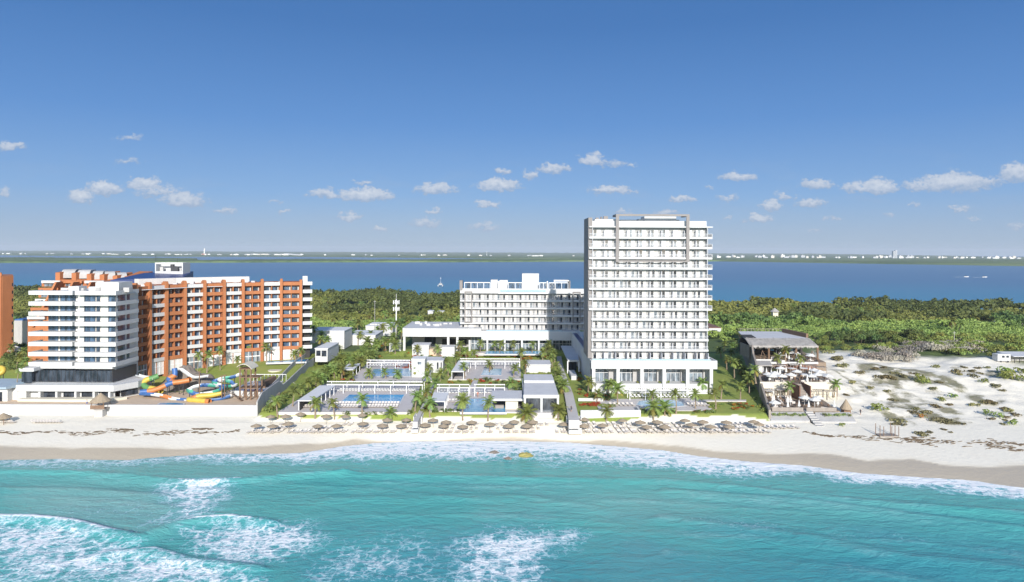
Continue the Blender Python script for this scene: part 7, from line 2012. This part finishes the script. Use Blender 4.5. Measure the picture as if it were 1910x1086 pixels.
# buildings right of the tower
flat_house('red_roof_house', 'white house with reddish terrace roof just right of the tower', 'house', 1322, 1345, 612, 604, 628, 5.0, wr, MATS['brown_wall'], [('window', 1328, 1338, 616, 621, MATS['glass_dark'])])
p = PD(1445, 582, 430); z = gz(p.x, 430)
t = thing('thatched_hut', 'distant grey thatched hut in the golf course forest', 'hut', (p.x, 430, z))
mb = MB(); mb.box(p.x - 1.6, p.x + 1.6, 428.4, 431.6, z - .2, p.z + .2); mb.build('wall', MATS['cream'], t)
mb = MB(); mb.cone((p.x, 430), 3.0, p.z + .21, p.z + 2.6, 8, 0, .1); mb.build('roof', MATS['thatch_grey'], t)
# far right of the dunes
p = G(1872, 676); m_ = p.y / FPX
t = thing('site_trailer', 'white site trailer with small windows on the dune', 'trailer', (p.x, p.y, p.z))
x0_, x1_, zt_ = PD(1861, 670, p.y).x, PD(1885, 670, p.y).x, PD(1861, 661, p.y).z
mb = MB(); mb.box(x0_, x1_, p.y, p.y + 3, p.z + .4, zt_); mb.build('body', wr, t)
for k in range(2):
    mb = MB(); mb.box(x0_ + 1.6 + k * 1.6, x0_ + 2.6 + k * 1.6, p.y - .04, p.y - .002, zt_ - 1.3, zt_ - .5); mb.build('window', MATS['glass_dark'], t)
    mb = MB(); mb.cyl((x0_ + 1.2 + k * 2.6, p.y - .1, p.z + .3), (x0_ + 1.2 + k * 2.6, p.y + .15, p.z + .3), .38, n=12); mb.build('wheel', MATS['dark_metal'], t)
t = thing('site_shed', 'grey roofed open shed beside the white trailer', 'shed', (PD(1900, 675, p.y).x, p.y, p.z))
xa, xb = x1_ + .4, PD(1960, 670, p.y).x; za, zb = PD(1900, 664, p.y).z, PD(1900, 677, p.y).z
mb = MB(); mb.prism([(xa, p.y - 1), (xb, p.y - 1), (xb, p.y + 8), (xa, p.y + 8)], za - .2, [za, za, za + .5, za + .5]); mb.build('roof', MATS['roof_grey'], t)
for k in range(8):
    mb = MB(); mb.box(xa + .4 + k * 1.9, xa + .6 + k * 1.9, p.y - .9, p.y - .7, p.z - 1.0, za - .201); mb.build('post', MATS['dark_metal'], t)
mb = MB(); mb.box(xa + .3, xb, p.y + 3, p.y + 3.2, p.z - 1, za - .201); mb.build('back_wall', MATS['concrete'], t)
flat_house('white_bungalow', 'long low white roofed bungalow at the right edge', 'house', 1888, 1940, 645, 641, 650, 6.0, MATS['white_old'], MATS['roof_white'])
# timber frame left from a lifeguard post
p = G(1659, 816); m_ = p.y / FPX
t = thing('post_frame', 'bare timber platform with tall posts standing on the sand', 'platform', (p.x, p.y, p.z))
x0_, x1_ = PD(1642, 815, p.y).x, PD(1677, 815, p.y).x
mb = MB(); mb.box(x0_, x1_, p.y, p.y + 2.6, p.z - .3, p.z + .35); mb.build('platform', MATS['timber_grey'], t)
for k, (f, h) in enumerate(((.0, 22), (.2, 20), (.63, 20), (.8, 22), (1, 20))):
    for y in ((0.15, 2.3) if k in (0, 3) else (.15,)):
        x = x0_ + (x1_ - x0_) * f; mb = MB(); mb.cyl((x, p.y + y, p.z + .3), (x, p.y + y, p.z + h * m_), .10, n=6); mb.build('post', MATS['timber'], t)
# dry seaweed drifts
M('seaweed', (.13, .095, .06), .95, .4, 3)
mb = MB(); random.seed(5)
def weed(u0, v0, u1, v1, n, sp):
    for _ in range(n):
        f = random.random(); u = u0 + (u1 - u0) * f; v = v0 + (v1 - v0) * f + random.gauss(0, sp) + 1.5 * math.sin(u * .05)
        p = G(u, v); l_, w = random.uniform(.4, 2.0), random.uniform(.05, .20); a = random.gauss(0, .25); ca, sa = math.cos(a), math.sin(a)
        pts = [(-l_ / 2, -w * .3), (-l_ * .1, -w), (l_ / 2, -w * .2), (l_ * .2, w), (-l_ * .3, w * .7)]
        top = [(p.x + x * ca - y * sa, p.y + x * sa + y * ca) for x, y in pts]
        mb.prism(top, p.z - .2, p.z + random.uniform(.06, .18))
weed(0, 807, 120, 807, 42, 1.6); weed(130, 808, 250, 806, 60, 2.2); weed(210, 803, 250, 802, 20, 1); weed(250, 810, 400, 806, 60, 2); weed(360, 801, 395, 800, 24, .8); weed(400, 807, 450, 803, 16, 1.2)
weed(1500, 807, 1600, 818, 46, 1.2); weed(1600, 816, 1780, 826, 80, 2.4); weed(1640, 816, 1760, 822, 20, 2); weed(1690, 822, 1750, 832, 26, 2.6); weed(1790, 824, 1910, 832, 40, 3.4); weed(1840, 834, 1910, 840, 40, 2.5); weed(1815, 826, 1910, 829, 20, 1)
tag(mb.build('seaweed', MATS['seaweed']), 'dark dry seaweed lines scattered along the sand', 'seaweed', None, 'stuff')
for i, (u, v, s, lab) in enumerate(((921, 845, .9, 'dark wet rock in the foam'), (948, 856, .8, 'small brown rock in the foam left of the yellow one'), (981, 851, 1.3, 'yellow-green rock in the foam, largest of three'))):
    p = PZ(u, v, 0); r = np.random.default_rng(i); mb = MB()
    n1, n2 = 9, 5; vs = []
    for a in range(n2):
        for b_ in range(n1):
            th, ph_ = math.pi / 2 * a / n2, 2 * math.pi * b_ / n1; k = r.uniform(.75, 1.2)
            vs.append((p.x + s * 1.5 * k * math.cos(th) * math.cos(ph_), p.y + s * k * math.cos(th) * math.sin(ph_), -.2 + s * .8 * k * math.sin(th)))
    vs.append((p.x, p.y, s * .6)); fs = [(a * n1 + b_, a * n1 + (b_ + 1) % n1, (a + 1) * n1 + (b_ + 1) % n1, (a + 1) * n1 + b_) for a in range(n2 - 1) for b_ in range(n1)] + [((n2 - 1) * n1 + b_, (n2 - 1) * n1 + (b_ + 1) % n1, n1 * n2) for b_ in range(n1)]
    mb.add(vs, fs); tag(mb.build('sea_rock', M('rock_ochre', (.34, .30, .10), .9, .3, 1) if i == 2 else MATS['rock']), lab, 'rock')

# ---------------------------------------------------------------- boats
p = PZ(822, 534, 0)
t = thing('catamaran', 'white catamaran with a bare mast on the lagoon', 'boat', (p.x, p.y, 0))
s = 1.0
for sg in (-1, 1):
    mb = MB(); n = 8; vs = []
    for i in range(n + 1):
        f = i / n; w = 1.0 * math.sin(math.pi * (.12 + .76 * f)) ** .7; y = -7 + 14 * f
        for xx, zz in ((-w, 1.9), (-w * .6, -.3), (w * .6, -.3), (w, 1.9)): vs.append((p.x + sg * 3.1 + xx, p.y + y, zz))
    fs = [(i * 4 + j, i * 4 + j + 1, i * 4 + j + 5, i * 4 + j + 4) for i in range(n) for j in range(3)] + [(i * 4 + 3, i * 4, i * 4 + 4, i * 4 + 7) for i in range(n)] + [(3, 2, 1, 0), (4 * n, 4 * n + 1, 4 * n + 2, 4 * n + 3)]
    mb.add(vs, fs); mb.build('hull', wr, t)
mb = MB(); mb.box(p.x - 2.6, p.x + 2.6, p.y - 5, p.y + 4, 1.91, 2.4); mb.prism([(p.x - 2.2, p.y - 3.5), (p.x + 2.2, p.y - 3.5), (p.x + 2.0, p.y + 2.5), (p.x - 2.0, p.y + 2.5)], 2.41, 4.4); cab_ = mb.build('cabin', wr, t)
mb = MB(); mb.box(p.x - 2.0, p.x + 2.0, p.y - 3.56, p.y - 3.505, 3.0, 3.9); mb.build('window', MATS['glass_dark'], cab_)
mb = MB(); mb.cyl((p.x, p.y, 4.41), (p.x, p.y, 12.6), .14, .1, n=6); mb.cyl((p.x, p.y - .2, 6), (p.x, p.y - 4.5, 5.6), .1, n=5); mb.box(p.x - .5, p.x + .5, p.y - .2, p.y + .2, 11.4, 12.0); mb.build('mast', MATS['white_metal'], t)
for i, (u, v, lab) in enumerate(((1802, 517, 'white speedboat with a wake on the right of the lagoon, left one of two'), (1836, 517.5, 'white speedboat with a wake on the right of the lagoon, right one of two'))):
    p = PZ(u, v, 0); t = thing('speedboat', lab, 'boat', (p.x, p.y, 0), 'speedboats on the lagoon')
    mb = MB(); mb.prism([(p.x - 5, p.y - 1.5), (p.x + 3, p.y - 1.5), (p.x + 6, p.y), (p.x + 3, p.y + 1.5), (p.x - 5, p.y + 1.5)], 0, [1.4, 1.6, 2.0, 1.6, 1.4]); mb.build('hull', wr, t)
    mb = MB(); mb.prism([(p.x - 2, p.y - 1), (p.x + 1.5, p.y - 1), (p.x + 1.5, p.y + 1), (p.x - 2, p.y + 1)], 1.61, [3.0, 2.2, 2.2, 3.0]); mb.build('cabin', MATS['glass_dark'], t)
    mb = MB(); mb.prism([(p.x - 26, p.y - 3), (p.x - 5, p.y - .8), (p.x - 5, p.y + .8), (p.x - 26, p.y + 3)], .02, .12); mb.build('wake', wr, t)

# ---------------------------------------------------------------- the city on the horizon
random.seed(17)
CG = 'buildings on the far shore'
city = []
for k in range(88): city.append((random.uniform(1330, 1910), random.uniform(4, 18), random.choice([7, 9, 11, 13, 15, 20]), None))
for k in range(24): city.append((random.uniform(430, 570), random.uniform(6, 26), random.choice([6, 8, 10]), None))
for k in range(34): city.append((random.uniform(0, 440), random.uniform(5, 18), random.choice([6, 7, 9]), None))
for k in range(18): city.append((random.uniform(580, 1090), random.uniform(5, 14), random.choice([6, 7, 9]), None))
city += [(1460, 14, 26, None), (1530, 10, 20, None), (1695, 10, 22, None), (1860, 14, 20, None), (1385, 14, 16, None), (1590, 30, 10, None), (1760, 26, 9, None), (537, 34, 13, None), (830, 16, 9, None), (1000, 22, 7, None)]
city.sort(); WH = [M('city_white', (.78, .77, .74), .8, .1, .02), M('city_cream', (.62, .58, .52), .8, .1, .02), M('city_grey', (.44, .45, .47), .8, .1, .02)]
for i, (u, wpx, h, _) in enumerate(city):
    d = random.uniform(6600, 7600) if u < 1300 else random.uniform(5600, 6600)
    x = ray(u, 470)[0] * d; w = wpx * d / FPX * .5; z0 = 9
    mb = MB(); mb.box(x - w / 2, x + w / 2, d, d + 20, 0, z0 + h * .9); mb.box(x - w * .2, x + w * .1, d + 3, d + 15, z0 + h * .9 + .01, z0 + h * 1.15)
    t = mb.build('city_building', random.choice(WH + WH[:1]))
    tag(t, 'small pale building on the far shore, ' + ordw(i + 1) + ' from the left of all', 'building', CG)
d = 6000; x = ray(1670, 470)[0] * d
t = thing('high_rise', 'grey twin high-rise standing above the distant city', 'tower', (x, d, 8))
for sg, h in ((-1, 60), (1, 66)):
    mb = MB(); mb.box(x + sg * 9 - 8.5, x + sg * 9 + 8.5, d, d + 24, 0, 10 + h); tb_ = mb.build('tower_block', WH[2], t)
    for k in range(6):
        mb = MB(); mb.box(x + sg * 9 - 7.5, x + sg * 9 + 7.5, d - .6, d - .01, 16 + k * 9, 19 + k * 9); mb.build('window_band', MATS['glass_mid'], tb_)
d = 7000; x = ray(381, 470)[0] * d
t = thing('control_tower', 'white airport control tower rising above the far left shore', 'tower', (x, d, 8))
mb = MB(); mb.box(x - 5, x + 5, d, d + 10, 0, 62); mb.build('shaft', WH[0], t)
mb = MB(); mb.cyl((x, d + 5, 62), (x, d + 5, 72), 5, 8, n=10); mb.cyl((x, d + 5, 72.01), (x, d + 5, 75), 8, 6, n=10); mb.build('cab', WH[0], t)
mb = MB(); mb.box(x - 24, x + 30, d - 6, d - .5, 0, 20); mb.build('terminal', M('city_red', (.45, .2, .15), .8, .1, .02), t)
x = ray(908, 470)[0] * d
mb = MB(); mb.cyl((x, d, 0), (x, d, 46), 2.2, 1.6, n=8); mb.cyl((x, d, 46.01), (x, d, 52), 4.5, 4.5, n=8); tag(mb.build('water_tower', WH[0]), 'thin pale tower on the horizon above the wing hotel', 'tower')

# ---------------------------------------------------------------- haze
hz, nt, b = new_mat('haze')
nt.nodes.remove(b)
pv = nt.nodes.new('ShaderNodeVolumePrincipled')
pv.inputs['Color'].default_value = (0.80, 0.88, 1.0, 1)
pv.inputs['Density'].default_value = 0.00006
pv.inputs['Anisotropy'].default_value = 0.0
L(nt, pv.outputs[0], nt.nodes['Material Output'].inputs['Volume'])
mb = MB(); mb.box(-15000, 15000, -4100, 14400, -8, 140)
o = mb.build('haze', hz); tag(o, kind='stuff')
